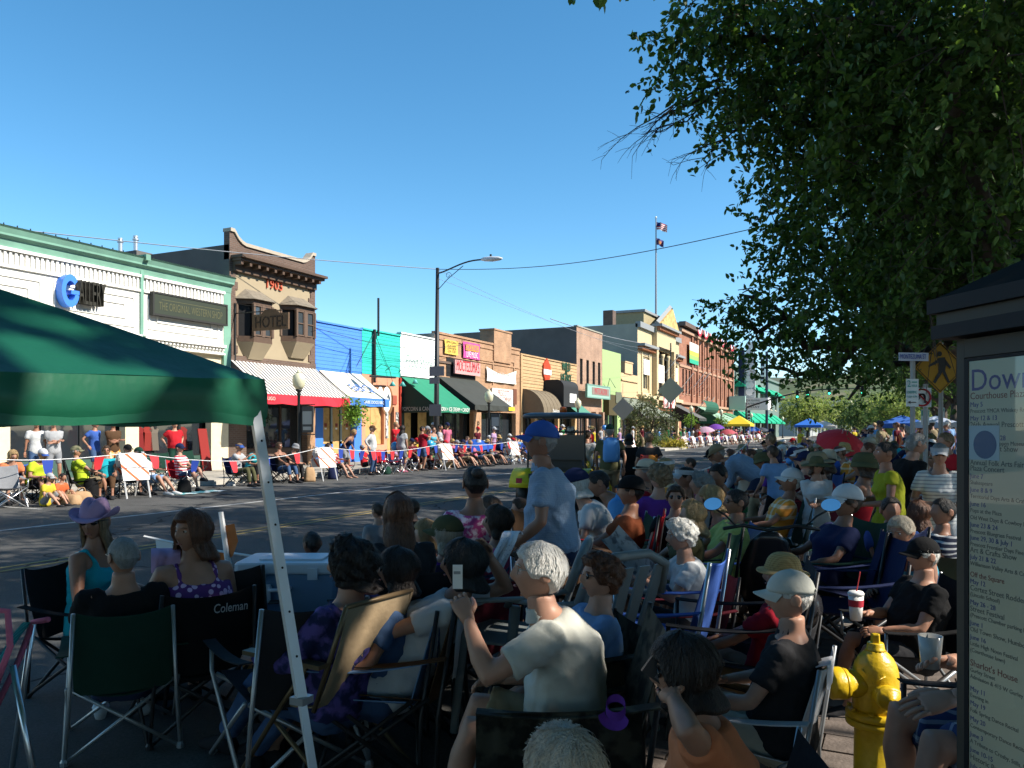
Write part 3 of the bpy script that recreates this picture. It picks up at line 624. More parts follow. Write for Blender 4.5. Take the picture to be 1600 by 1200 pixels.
 text('P', M_BLACKM, (XF+.015, fy(747), 1.9), EAST, None, .4, t)
 t2=thing('plank_shop', 'tan plank-clad shop with red shield and WILD AT HEART letters', 'shop', base_of(812, 901))
 zt2=6.6;hol=[(ym+.4, fy(835), SWZ, 3.2), (fy(840), fy(872), SWZ, 3.2), (fy(874), yb-.4, SWZ, 3.2)]
 TP=mat('tan_planks', (.47, .31, .16), .8, var=.10, vscale=2.5)
 shell(t2, ym+.01, yb, zt2, 14, TP, holes=hol, side=M_STUCG)
 for h in hol:storefront(t2, h[0], h[1], 3.18, M_BLACKM, .4, M_BRICKB, nv=2)
 n=12
 for k in range(n):
  z0=3.85+(zt2-3.9)*k/n;b=MB();b.prism([(XF+.002, z0), (XF+.05, z0), (XF+.018, z0+(zt2-3.9)/n-.008), (XF+.002, z0+(zt2-3.9)/n-.008)], 1, ym+.05, yb-.05);b.build('plank', TP, t2)
 MB().box(XF-.2, XF+.08, ym+.01, yb, zt2, zt2+.1).build('coping', TP, t2);MB().box(XF, XF+.09, ym+.02, ym+.3, SWZ, zt2-.02).build('corner_pier', TP, t2)
 MB().box(XF+.003, XF+.05, ym+.4, yb-.2, 3.2, 3.8).build('fascia', M_STUCG, t2)
 SR=mat('shield_red', (.50, .06, .02), .6)
 y, z=fy(852), zx(852, 583, XF);b=MB();pts=[(0, 1.05), (.35, .75), (.62, .55), (.62, -.1), (.35, -.55), (0, -1.1), (-.35, -.55), (-.62, -.1), (-.62, .55), (-.35, .75)]
 b.prism([(y+u, z+v)for u, v in pts], 0, XF+.05, XF+.16);s=b.build('shield_sign', SR, t2);MB().box(XF+.16, XF+.19, y-.68, y+.68, z-.12, z+.25).build('shield_band', M_BOARDW, s)
 GL=mat('letter_dark_green', (.03, .10, .06), .6)
 for body, py, hh, ww in(('WILD', 574, .62, 1.7), ('AT', 583, .3, .5), ('HEART', 592, .62, 2.1)):text(body, GL, (XF+.09, fy(883), zx(883, py, XF)), EAST, ww, hh, t2, .03)
 def dome(y0, y1, z0, z1, pj, m, name):
  b=MB();rows=[]
  for i in range(13):
   a=i/12*math.pi/2;rows.append([(XF+.02+pj*math.sin(a), y0+(y1-y0)*j/10, z0+(z1-z0)*math.cos(a))for j in range(11)])
  b.sheet(rows);
  for yy in(y0, y1):
   b.add([(XF+.02, yy, z0)]+[(XF+.02+pj*math.sin(i/12*math.pi/2), yy, z0+(z1-z0)*math.cos(i/12*math.pi/2))for i in range(13)], [tuple(range(14))])
  o=b.build(name, m, t2, recalc=False);
  r=MB()
  for j in range(0, 11, 2):r.tube([(XF+.03+pj*math.sin(i/8*math.pi/2), y0+(y1-y0)*j/10, z0+(z1-z0)*math.cos(i/8*math.pi/2)+.005)for i in range(9)], .012, 5)
  r.build('awning_rib', m, o);return o
 dome(fy(812)+.3, fy(845), 2.75, 4.35, 1.6, mat('awning_taupe', (.17, .135, .09), .85, var=.06), 'domed_awning')
 bb=MB();y0, y1=fy(849), fy(873);rows=[]
 for i in range(11):
  a=i/10*math.pi/2;rows.append([(XF+1.0+.55*math.sin(a), y, 5.15-.55*(1-math.cos(a)))for y in(y0, y1)])
 rows=[[(XF+.02, y, 5.15)for y in(y0, y1)]]+rows+[[(XF+1.55, y, 3.25)for y in(y0, y1)]]
 bb.sheet(rows);bb.add([r[0]for r in rows]+[(XF+.02, y0, 3.25)], [tuple(range(len(rows)+1))]);bb.add([r[1]for r in rows]+[(XF+.02, y1, 3.25)], [tuple(range(len(rows)+1))])
 bb.build('barrel_awning', mat('awning_charcoal', (.028, .03, .032), .85), t2, recalc=False)
 sb=MB().box(XF+1.57, XF+1.6, fy(858), fy(858)+1.3, 3.55, 4.2).build('sign_panel', M_BOARDW, t2)
 text('Saloon', M_BOARDW, (XF+1.63, fy(838)-.2, 2.9), EAST, 1.4, .22, t2)
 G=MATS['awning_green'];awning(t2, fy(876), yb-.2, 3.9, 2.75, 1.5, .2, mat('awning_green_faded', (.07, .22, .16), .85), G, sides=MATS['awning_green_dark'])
brick_block()
# ---- tall speckled brick front, pale green front
def mid_fronts():
 ya, yb=fy(901), fy(941)
 t=thing('speckled_brick_building', 'tall narrow speckled brick front with four slit windows', 'building', base_of(901, 941));zt=zx(905, 513, XF)+.1
 slits=[(ya+(yb-ya)*u, ya+(yb-ya)*(u+.1), zx(920, 602, XF), zx(920, 563, XF))for u in(.12, .36, .60, .82)];hs=[(ya+.6, yb-.6, SWZ, 2.9)]
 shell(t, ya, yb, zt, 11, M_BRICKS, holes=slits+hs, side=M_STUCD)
 for s in slits:window(t, XF, *s, M_BLACKM, 1, 2, pm=M_GLASS)
 storefront(t, hs[0][0], hs[0][1], 2.88, M_BRICKB, .4, M_BRICKB, 3)
 MB().box(XF-.25, XF+.06, ya-.02, yb, zt, zt+.1).build('coping', M_STUCG, t)
 for u in(.2, .55, .85):MB().box(XF, XF+.4, ya+(yb-ya)*u, ya+(yb-ya)*u+.35, SWZ, 3.1).build('column', M_BRICKS, t)
 TS=mat('sign_mint', (.28, .46, .38), .7);s=sign_board(t, 'hanging_sign', XF+.6, XF+.75, fy(904), fy(939.5), zx(920, 621, XF), zx(920, 604, XF), TS, mat('sign_mint_frame', (.16, .30, .25), .7), .1)
 MB().box(XF+.75, XF+.77, fy(911), fy(938), zx(925, 618, XF), zx(925, 607, XF)).build('sign_face', mat('sign_face_grey', (.25, .20, .17), .7), t);text('MATTS SALOON', SRED, (XF+.775, fy(925), zx(925, 612.5, XF)), EAST, 3.0, .5, t, .003)
 ya, yb=fy(941)+.02, fy(970)
 t=thing('green_front', 'pale lime green flat shopfront beside speckled brick front', 'shop', base_of(941, 970));zt=zx(955, 549, XF);hs=[(ya+.6, yb-1.0, SWZ, 3.3)]
 PG=mat('lime_paint', (.34, .47, .20), .8, var=.05);shell(t, ya, yb, zt, 10, PG, holes=hs, side=M_STUCG);storefront(t, hs[0][0], hs[0][1], 3.28, mat('green_trim', (.20, .35, .15), .7), .3, PG, 3)
 MB().box(XF+.003, XF+.5, fy(941)+.3, fy(957), zx(950, 649, XF), zx(950, 617, XF)).build('dark_canopy', mat('olive_dark', (.075, .06, .025), .8), t)
 MB().box(XF+.51, XF+.56, fy(953), fy(962), zx(957, 630, XF), zx(957, 613, XF)).build('sign_panel', mat('sign_olive', (.13, .14, .10), .7), t)
 MB().tube([(XF, fy(948), 5.0), (XF+.5, fy(944), 6.0), (XF+.9, fy(946), 5.2)], .03, 6).build('gooseneck_lamp', M_BLACKM, t)
 ya, yb=fy(970)+.02, fy(996)
 t=thing('peach_front', 'low peach shopfront with stepped parapet and green street-name lamp', 'shop', base_of(970, 996));PE=mat('peach_stucco', (.60, .42, .24), .85, var=.07);zt=zx(980, 584, XF);hs=[(ya+.6, yb-.6, SWZ, 2.9)]
 shell(t, ya, yb, zt, 10, PE, holes=hs, side=M_STUCG);storefront(t, hs[0][0], hs[0][1], 2.88, M_BLACKM, .4, PE, 3);MB().box(XF-.5, XF+.1, fy(975), fy(987), zt, zt+1.0).build('stepped_parapet', PE, t);MB().box(XF-.55, XF+.15, fy(975)-.05, fy(987)+.05, zt+1, zt+1.12).build('coping', PE, t)
 for k in range(2):MB().box(XF, XF+.12, ya, yb, zt-.7-k*1.5, zt-.55-k*1.5).build('moulding', PE, t)
 awning(t, ya+.1, yb-.1, 4.6, 2.9, 2.2, .25, mat('awning_grey_green', (.17, .19, .15), .85), M_STUCD, sides=M_STUCD)
mid_fronts()
# ---- yellow classical front with pediment
def palace():
 ya, yb=fy(996)+.02, fy(1061);t=thing('yellow_building', 'two-storey yellow stone front with pediment and dark recessed balcony', 'building', base_of(996, 1061))
 YL=mat('yellow_stone', (.54, .42, .25), .85, var=.06, vscale=1.2);TR=mat('stone_trim', (.62, .50, .30), .8, var=.05);GY=mat('zinc_grey', (.26, .27, .27), .7);RT=mat('terracotta_trim', (.38, .15, .07), .8)
 zt=11.9;a1, a2=fy(1019), fy(1049)
 w1=(fy(1002)+.3, fy(1015)-.4, 5.6, 8.9);w2=(a2+.9, yb-1.2, 5.6, 8.9);rec=(fy(1026), fy(1046), 5.2, 10.0);hs=[(ya+.7, a1-.3, SWZ, 3.6), (a1+.6, a2-.6, SWZ, 3.6), (a2+.4, yb-.6, SWZ, 3.6)]
 shell(t, ya, yb, zt, 42, YL, holes=[w1, w2, rec]+hs, side=M_STUCG)
 for w in(w1, w2):
  win=window(t, XF, *w, TR, 3, 2, fw=.14, pm=M_GLASS);MB().box(XF, XF+.1, w[0]-.35, w[0]-.02, w[2]-.3, w[3]+.35).build('pilaster', TR, t);MB().box(XF, XF+.1, w[1]+.02, w[1]+.35, w[2]-.3, w[3]+.35).build('pilaster', TR, t);MB().box(XF, XF+.16, w[0]-.35, w[1]+.35, w[2]-.5, w[2]-.303).build('sill', TR, t)
  MB().box(XF+.1, XF+.13, w[0]+.1, w[1]-.1, 7.1, 8.6).build('hanging_banner', M_BOARDW, t)
 for h in hs:storefront(t, h[0], h[1], 3.58, M_BLACKM, .4, M_BRICKB, 3)
 for y in(rec[0]+.3, (rec[0]+rec[1])/2, rec[1]-.3):MB().lathe([(.28, 0), (.22, .2), (.19, 3.8), (.26, 4.0), (.32, 4.3)], 14, (XF-.12, y, 5.4)).build('column', TR, t, smooth=True)
 MB().box(XF+.02, XF+.04, rec[0]+.2, rec[0]+3.0, 6.6, 8.5).build('hanging_banner', M_BOARDW, t)
 for y0, y1 in((ya, a1-.02), (a2+.02, yb)):
  MB().box(XF, XF+.75, y0, y1, 9.75, 10.0).build('cornice', GY, t);b=MB();y=y0+.1
  while y<y1-.2:b.box(XF, XF+.5, y, y+.22, 9.4, 9.745);y+=.45
  o=b.build('dentils', RT, t);o['kind']='stuff'
  MB().box(XF-.2, XF+.3, y0, y1, 11.55, 12.1).build('cornice', GY, t)
 b=MB();wallgrid(b, XF+.5, a1, a2, 10.2, 12.2);b.quad((XF, a1, 10.2), (XF+.5, a1, 10.2), (XF+.5, a1, 12.2), (XF, a1, 12.2));b.build('attic', [YL, M_DARK], t, recalc=False)
 for y in(a1, a2-.7):MB().box(XF+.002, XF+.5, y, y+.7, SWZ+4, 10.2).build('pier', YL, t)
 MB().box(XF, XF+1.1, a1-.2, a2+.2, 12.2, 12.45).build('cornice', GY, t);b=MB();y=a1
 while y<a2-.2:b.box(XF+.5, XF+.85, y, y+.25, 11.85, 12.195);y+=.5
 o=b.build('dentils', RT, t);o['kind']='stuff'
 pm_=(a1+a2)/2+.5;b=MB();b.prism([(a1+.2, 12.452), (a2+.2, 12.452), (pm_+.8, 14.6)], 0, XF+.2, XF+.85);b.build('pediment', mat('pediment_relief', (.55, .38, .15), .85, var=.35, vscale=2.2, bump=.8, bscale=5), t)
 b=MB();b.tube([(XF+.5, a1-.1, 12.5), (XF+.5, pm_+.8, 14.8), (XF+.5, a2+.4, 12.5)], .28, 4);b.build('raking_cornice', GY, t)
 yt=fy(1021);X2=XF-.6;b=MB().box(X2-3, X2, a1-1.0, a1+4.5, 10, zx(1020, 489, XF));b.build('tower_block', mat('tower_yellow', (.34, .28, .16), .9, var=.08), t);MB().box(X2-3.2, X2+.2, a1-1.2, a1+4.7, zx(1020, 489, XF), zx(1020, 489, XF)+.25).build('tower_coping', GY, t)
 MB().box(XF, XF+.5, ya, yb, 4.7, 5.05).build('cornice', TR, t);MB().box(XF, XF+.3, ya, yb, 3.7, 3.9).build('cornice', RT, t)
 MB().box(XF-3.6, XF-2.6, ya+.3, ya+1.3, 11.5, 13.4).build('chimney', M_BRICKB, t)
 for i, p in enumerate((1029, 1037, 1042)):
  MB().box(XF+.52, XF+.54, fy(p), fy(p)+1.5, 3.95, 5.4).build('hanging_banner', two_tone('banner_print', (.7, .68, .66), (.5, .08, .07), 'blotch', 2.2, bump=0), t)
 BLA=MATS['awning_black'];awning(t, fy(1047), fy(1060), 4.6, 2.9, 3.2, .3, mat('awning_slate', (.11, .11, .105), .85), BLA, sides=mat('awning_brown_dark', (.03, .022, .018), .9));awning(t, ya+.2, fy(1015), 4.3, 2.9, 2.4, .3, MATS['awning_grey_green'], BLA, sides=M_STUCD)
 X=XF-1.5;yp=fy(1025, X);f=thing('flagpole', 'tall rooftop flagpole flying two flags above the yellow building', 'flagpole', (X, yp, 12));zt=zx(1025, 341, X)
 MB().tube([(X, yp, 12), (X, yp, zt)], [.14, .06], 8).build('pole', mat('pole_grey', (.25, .26, .28), .5), f);MB().lathe([(0, -.12), (.1, -.07), (.12, 0), (.08, .09), (0, .12)], 8, (X, yp, zt+.1)).build('finial', M_BOARDW, f)
 def flag(name, lab, z, L, h, m, droop):
  b=MB();g=[]
  for i in range(9):
   u=i/8;g.append([(X+(L*v/14)*.8, yp+.1+.25*math.sin(v*.7+u), z-u*h-droop*(v/14)**1.2*(1.0+.1*math.sin(v)))for v in range(15)])
  b.sheet(g, 0)
  if name=='stars_flag':
   b.m=[(2 if(i//14)<4 and(i%14)<6 else(0 if(i//14)%2==0 else 1))for i in range(len(b.f))]
  else:b.m=[1 if 4<=(i%14)<9 and 2<=i//14<6 else 0 for i in range(len(b.f))]
  o=b.build(name, m, recalc=False, smooth=True);tag(o, lab, 'flag')
 flag('stars_flag', 'striped flag flying at the top of the rooftop flagpole', zx(1025, 346, X), 1.6, .85, [SRED, M_BOARDW, mat('flag_navy', (.02, .03, .14), .8)], .55)
 flag('state_flag', 'dark flag flying second on the rooftop flagpole', zx(1025, 371, X), 1.1, .75, [mat('flag_violet', (.10, .07, .20), .8), mat('flag_orange', (.5, .2, .08), .8)], .5)
palace()
def brick_hotel():
 ya, yb=fy(1061)+.02, fy(1145);t=thing('brick_building', 'three-storey red brick block with rows of tall windows', 'building', base_of(1061, 1145));zt=14.0
 ys=[fy(1066)+1.0]+[fy(1078)+1.2+i*(yb-fy(1078)-1.6)/9 for i in range(9)]
 wins=[]
 for i, y in enumerate(ys[1:]):wins+=[(y, y+1.25, 9.6, 12.6), (y, y+1.25, 5.9, 8.6)]
 g=[(fy(1066)+k*1.6, fy(1066)+k*1.6+.8, 5.9, 8.8)for k in range(3)]
 hs=[(ya+1, ya+9, SWZ, 3.4), (ya+11, ya+20, SWZ, 3.4), (ya+22, yb-1, SWZ, 3.4)]
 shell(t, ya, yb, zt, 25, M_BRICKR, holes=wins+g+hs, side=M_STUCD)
 SL=mat('sill_stone', (.42, .26, .17), .8);FR=mat('frame_dark', (.06, .04, .03), .6)
 for w in wins+g:window(t, XF, *w, FR, 1, 2, pm=M_GLASS, sill=SL, fw=.1)
 for h in hs:storefront(t, h[0], h[1], 3.38, M_BLACKM, .4, M_BRICKB, 3)
 for i, y in enumerate(ys[1:]+[yb]):MB().box(XF, XF+.2, y-.75, y-.15, 4.9, 13.0).build('pilaster', M_BRICKR, t)
 for z, h, d in((4.6, .3, .3), (8.95, .25, .12), (13.0, .35, .35), (13.6, .5, .75)):MB().box(XF, XF+d, ya, yb, z, z+h).build('cornice', M_BRICKB if z>13 else SL, t)
 for i in range(7):
  y=fy(1078)+2+i*3.6;b=MB();n=8
  for k, (r0, r1)in enumerate(((0, .4), (.4, .75), (.75, 1.1))):
   b.sheet([[(XF+.78, y+rr*math.cos(math.pi*j/n+math.pi)*1.2, 14.15+rr*math.sin(math.pi*j/n+math.pi))for j in range(n+1)]for rr in(r0+.02, r1)], k)
  b.build('bunting_fan', [MATS['flag_navy'], M_BOARDW, SRED], t, recalc=False)
 GT=mat('awning_sage', (.24, .38, .28), .85, var=.06);DG=mat('awning_bottle', (.02, .10, .06), .85)
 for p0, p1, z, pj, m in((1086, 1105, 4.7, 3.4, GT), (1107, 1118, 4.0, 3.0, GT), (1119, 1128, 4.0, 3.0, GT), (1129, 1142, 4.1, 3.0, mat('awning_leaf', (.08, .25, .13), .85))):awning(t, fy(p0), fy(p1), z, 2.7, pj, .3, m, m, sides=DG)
 b=MB();y0, y1=fy(1066), fy(1088);rows=[[(XF+2.0+.8*math.sin(a), y, 4.3+.8*math.cos(a))for y in(y0, y1)]for a in[i/8*math.pi for i in range(9)]];b.sheet(rows);b.build('barrel_canopy', DG, t, recalc=False)
 o=thing('banner', 'green and yellow banner hung on the brick and stone front', 'banner', (XF+.3, fy(1073), 8.9))
 y0, y1=fy(1073), fy(1087);z=zx(1080, 569, XF);h=(zx(1080, 537, XF)-z)/5
 for k, c in enumerate(((.03, .38, .22), (.30, .50, .12), (.60, .55, .08), (.62, .60, .52), (.70, .66, .62))):MB().box(XF+.32, XF+.36, y0, y1, z+k*h, z+(k+1)*h-.003).build('stripe', mat('banner_stripe_%d'%k, c, .8), o)
 for i, (px, py)in enumerate(((1040, 577), (1082, 602), (1090, 602), (1086, 640), (1097, 640), (1062, 605))):
  y=fy(px);zz=zx(px, py, XF);f=thing('wall_flag', ['flag angled from the yellow front beside the pole', 'striped flag left of the barrel canopy', 'striped flag over the barrel canopy', 'left drooping flag below the barrel canopy', 'right drooping flag below the barrel canopy', 'small flag above the dark awning'][i], 'flag', (XF, y, zz))
  MB().tube([(XF, y, zz-.4), (XF+1.6, y, zz+1.6)], .04, 6).build('staff', M_BOARDW, f);b=MB()
  for k in range(7):b.sheet([[(XF+1.5-1.5*v/6-.25*q, y+.05*math.sin(v+q), zz+1.5-1.5*v/6-.2*(k+q)*1.4)for v in range(7)]for q in(0, 1)], k%2)
  b.m=[2 if(j//6)<4 and(j%6)<3 else mm for j, mm in enumerate(b.m)]
  b.build('cloth', [SRED, M_BOARDW, MATS['flag_navy']], f, recalc=False)
brick_hotel()
def far_end():
 ya, yb=fy(1145)+.03, fy(1219);t=thing('grey_green_building', 'grey-green corner building with bright green awnings', 'building', base_of(1145, 1219));GG=mat('grey_green_paint', (.14, .19, .17), .85, var=.08);zt=11.2
 n=8;wins=[(ya+2+i*6.5, ya+4.4+i*6.5, 5.6, 8.6)for i in range(n)];hs=[(ya+1+i*7, ya+6.6+i*7, SWZ, 3.4)for i in range(7)]
 shell(t, ya, ya+53.5, zt, 20, GG, holes=wins+hs, side=GG);CRM=mat('cream_trim', (.55, .50, .36), .8)
 for w in wins:window(t, XF, *w, CRM, 1, 2, pm=M_GLASS, fw=.15, sill=CRM)
 for h in hs:storefront(t, h[0], h[1], 3.38, CRM, .4, GG, 2)
 MB().box(XF-.2, XF+.4, ya, ya+53.5, zt, zt+.4).build('cornice', GG, t);GB=mat('awning_emerald', (.01, .34, .18), .8)
 for i in range(7):awning(t, ya+1+i*7, ya+6.6+i*7, 4.6, 3.1, 1.9, .3, GB, GB, sides=GB)
 for i in range(4):awning(t, ya+1.5+i*13, ya+12+i*13, 9.6, 8.6, 1.5, .3, GB, GB, sides=GB)
 y=fy(1150);s=thing('blade_sign', 'tall white blade sign with a column of round discs', 'sign', (XF, y, 4.7));WS=mat('blade_white', (.36, .40, .40), .6)
 xa, xb=XF+1.3, XF+2.9;z0, z1=6.6, 13.5
 MB().box(xa, xb, y-.2, y+.2, z0, z1).build('blade', WS, s);MB().box(xa-.9, xa-.004, y-.25, y+.25, z0-.2, z1+.5).build('blade_edge', mat('blade_navy', (.02, .03, .07), .6), s)
 for k in range(8):MB().lathe([(0, -.05), (.58, -.05), (.58, .05), (0, .05)], 16, ((xa+xb)/2, y-.25, z0+.9+k*1.03), Matrix.Rotation(R(90), 3, 'X')).build('disc', M_BOARDW, s)
 m=MB().box(XF+.1, XF+5.0, y-1.5, y+1.5, 4.7, 6.5).build('marquee', M_BOARDW, s)
 for k, w in enumerate(('NOW PLAYING', 'MATINEE', 'TODAY')):text(w, M_BLACKM, (XF+2.7, y-1.52, 6.1-k*.5), SOUTH, 2.2, .3, s, .003)
 o=thing('shop_sign', 'pale green lit box sign beside the white marquee', 'sign', (XF, fy(1137), 4.6));MB().box(XF+.3, XF+2.6, fy(1136), fy(1136)+.5, 4.6, 6.6).build('sign_box', mat('sign_aqua', (.40, .58, .50), .6), o);MB().box(XF+.002, XF+.298, fy(1136), fy(1136)+.5, 4.7, 6.5).build('sign_arm', M_BLACKM, o)
 for k, (x0, x1, yy, h, c, lab)in enumerate(((-40, -20.5, 226, 9.5, (.36, .38, .38), 'pale grey building beyond the cross street'), (-19.5, -12.5, 268, 11.0, (.60, .55, .45), 'cream building end beyond the far tree'), (-60, -24, 300, 12, (.30, .32, .30), 'distant grey block at the end of the row'))):
  t=thing('far_building', lab, 'building', (x1, yy, 0));mm=mat('far_wall_%d'%k, c, .9, var=.06);holes=[(yy+2+i*4, yy+3.6+i*4, 1.4+f*3.2, 3.2+f*3.2)for i in range(5)for f in range(3)if 3.6+f*3.2<h-.8]
  b=MB();wallgrid(b, x1, yy, yy+24, 0, h, holes);b.build('wall', [mm, M_DARK], t, recalc=False)
  b=MB();b.quad((x0, yy, 0), (x1, yy, 0), (x1, yy, h), (x0, yy, h));b.build('end_wall', mm, t, recalc=False);MB().box(x0, x1+.3, yy-.3, yy+24, h, h+.4).build('roof', M_TAR, t)
  for hh in holes:window(t, x1, *hh, M_BOARDW, 1, 2, pm=M_GLASS)
 for i, (px, py, X, w, h)in enumerate(((705, 530, -29, 1.5, 1.3), (728, 533, -28, 1.3, .8), (787, 519, -42, 1.6, 1.2))):
  y=fy(px, X);z=zx(px, py, X);o=thing('roof_unit', ['grey cooler box on the roof left of the red duct', 'round-topped red duct on the brick shop roof', 'pale box on the grey roof behind the brick shops'][i], 'roof unit', (X, y, z-1));mm=mat('roof_unit_%d'%i, ((.30, .31, .33), (.28, .10, .07), (.50, .50, .48))[i], .6)
  if i==1:MB().lathe([(.75, -.7), (.75, 0), (.55, .35), (.2, .5), (0, .52)], 12, (X, y, z-.3)).build('cowl', mm, o)
  else:MB().box(X-w/2, X+w/2, y-w/2, y+w/2, z-h, z).build('casing', mm, o);MB().box(X-w/2-.05, X+w/2+.05, y-w/2-.05, y+w/2+.05, z, z+.06).build('lid', M_STUCG, o)
  MB().box(X-.4, X+.4, y-.4, y+.4, z-2.6, z-h).build('stand', M_STUCD, o)
far_end()
# ---------------------------------------------------------------- trees and shrubs
def leaf_mat(name, c, tr, trans=.38):
 if name in MATS:return MATS[name]
 m=mat(name, c, .55, spec=.35);n, l, b=nodes_of(m)
 g=n.new('ShaderNodeNewGeometry');mr=n.new('ShaderNodeMapRange');mr.inputs['To Min'].default_value=.6;mr.inputs['To Max'].default_value=1.5;l.new(g.outputs['Random Per Island'], mr.inputs[0])
 x=n.new('ShaderNodeMix');x.data_type='RGBA';x.blend_type='MULTIPLY';x.inputs[0].default_value=1;x.inputs['A'].default_value=(*c, 1);l.new(mr.outputs[0], x.inputs['B'])
 l.new(x.outputs['Result'], b.inputs['Base Color'])
 t=n.new('ShaderNodeBsdfTranslucent');y=n.new('ShaderNodeMix');y.data_type='RGBA';y.blend_type='MULTIPLY';y.inputs[0].default_value=1;y.inputs['A'].default_value=(*tr, 1);l.new(mr.outputs[0], y.inputs['B']);l.new(y.outputs['Result'], t.inputs[0])
 s=n.new('ShaderNodeMixShader');s.inputs[0].default_value=trans;l.new(b.outputs[0], s.inputs[1]);l.new(t.outputs[0], s.inputs[2]);l.new(s.outputs[0], n['Material Output'].inputs[0]);return m
LEAF=leaf_mat('elm_leaf', (.036, .075, .016), (.15, .27, .032), .30)
LEAFL=leaf_mat('pale_leaf', (.19, .22, .065), (.34, .42, .09), .45)
LEAFS=leaf_mat('shrub_leaf', (.09, .13, .04), (.16, .24, .05), .3)
BARK=mat('bark', (.07, .055, .045), .95, var=.3, vscale=9, bump=.9, bscale=22, stretch=(1, 1, .25))
def leaf_mesh(name, P, T, size, rs, oval=True):
 """P: leaf base points, T: unit directions; each leaf is a small folded oval"""
 n=len(P);up=rs.normal(size=(n, 3))*.7+np.array([0, 0, 1.0]);S=np.cross(T, up);S/=np.linalg.norm(S, axis=1, keepdims=True)+1e-9;N=np.cross(S, T)
 L=(size*rs.uniform(.7, 1.25, n))[:, None];w=L*.30
 if oval:
  V=np.stack([P, P+T*L*.3+S*w+N*w*.3, P+T*L*.7+S*w*.8+N*w*.25, P+T*L-N*L*.08, P+T*L*.7-S*w*.8+N*w*.25, P+T*L*.3-S*w+N*w*.3], 1).reshape(-1, 3)
  base=np.arange(n)[:, None]*6;F=np.stack([base+np.array([0, 1, 2, 3]), base+np.array([0, 3, 4, 5])], 1).reshape(-1, 4)
 else:
  V=np.stack([P, P+T*L*.5+S*w*1.2+N*w*.3, P+T*L, P+T*L*.5-S*w*1.2+N*w*.3], 1).reshape(-1, 3);F=np.arange(n*4).reshape(-1, 4)
 me=bpy.data.meshes.new(name);me.vertices.add(len(V));me.vertices.foreach_set('co', V.astype(np.float32).ravel());me.loops.add(F.size);me.loops.foreach_set('vertex_index', F.astype(np.int32).ravel());me.polygons.add(len(F));me.polygons.foreach_set('loop_start', np.arange(0, F.size, 4, dtype=np.int32));me.update(calc_edges=True);me.validate();return me
def sprigs(C, rad, count, per, size, rs, droop=.35, length=.45, wp=2.2, oval=True):
 """leaves on drooping twigs spread through blobs C (centres) of radius rad"""
 C=np.array(C, float);rad=np.array(rad, float);wgt=rad**wp;k=rs.choice(len(C), count, p=wgt/wgt.sum())
 d=rs.normal(size=(count, 3));d/=np.linalg.norm(d, axis=1, keepdims=True);rr=rs.uniform(0, 1, count)**.45
 S0=C[k]+d*(rad[k]*rr)[:, None]*np.array([1, 1, .8]);dirn=d+rs.normal(size=(count, 3))*.5+np.array([0, 0, -droop]);dirn/=np.linalg.norm(dirn, axis=1, keepdims=True)
 t=np.tile(np.linspace(.05, 1, per), count);j=np.repeat(np.arange(count), per);ln=(length*rs.uniform(.6, 1.3, count))[j]
 P=S0[j]+dirn[j]*(t*ln)[:, None]+np.array([0, 0, -1])*(t*t*ln*.2)[:, None]
 sd=rs.normal(size=(len(j), 3));T=dirn[j]*.5+sd*.75+np.array([0, 0, -.25]);T/=np.linalg.norm(T, axis=1, keepdims=True)
 return P, T, S0, dirn
def skeleton(b, base, fork, C, r0, rs, n=6, twig_r=.012):
 """trunk and limbs: every blob centre is joined to the nearest node that lies closer to the trunk"""
 base, fork=Vector(base), Vector(fork);nodes=[fork];par=[-1];
 for c in sorted([Vector(c)for c in C], key=lambda c:(c-fork).length):
  best=min(range(len(nodes)), key=lambda i:(nodes[i]-c).length+.45*(nodes[i]-fork).length);nodes.append(c);par.append(best)
 cnt=[1]*len(nodes)
 for i in range(len(nodes)-1, 0, -1):cnt[par[i]]+=cnt[i]
 tot=cnt[0];rad=[max(twig_r, r0*.8*(c/tot)**.5)for c in cnt]
 mid=base.lerp(fork, .5)+Vector((rs.uniform(-.1, .1), rs.uniform(-.1, .1), 0));tr=MB();tr.tube([base+Vector((0, 0, -.1)), base+Vector((0, 0, .25)), mid, fork], [r0*1.45, r0*1.1, r0*.95, r0*.8], 12)
 for i in range(1, len(nodes)):
  a, c=nodes[par[i]], nodes[i];L=(c-a).length;k1=a.lerp(c, .35)+Vector((rs.normal()*.07*L, rs.normal()*.07*L, .08*L));k2=a.lerp(c, .7)+Vector((rs.normal()*.06*L, rs.normal()*.06*L, .08*L));ra=min(rad[par[i]], rad[i]*1.6)
  b.tube([a, k1, k2, c], [ra, rad[i]*1.2, rad[i]*1.05, rad[i]*.6 if cnt[i]==1 else rad[i]], n)
 return tr
def pix(v):
 r=v[0]*cY+v[1]*sY;d=v[1]*cY-v[0]*sY
 return(800+FPX*r/d, 672-FPX*(v[2]-CAMZ)/d, d)if d>.2 else(99999, 0, d)
def edge(py):
 return float(np.interp(py, [-400, 0, 60, 200, 300, 420, 440, 560, 640, 700], [1040, 1100, 1150, 1240, 1240, 1240, 1310, 1330, 1400, 1500]))
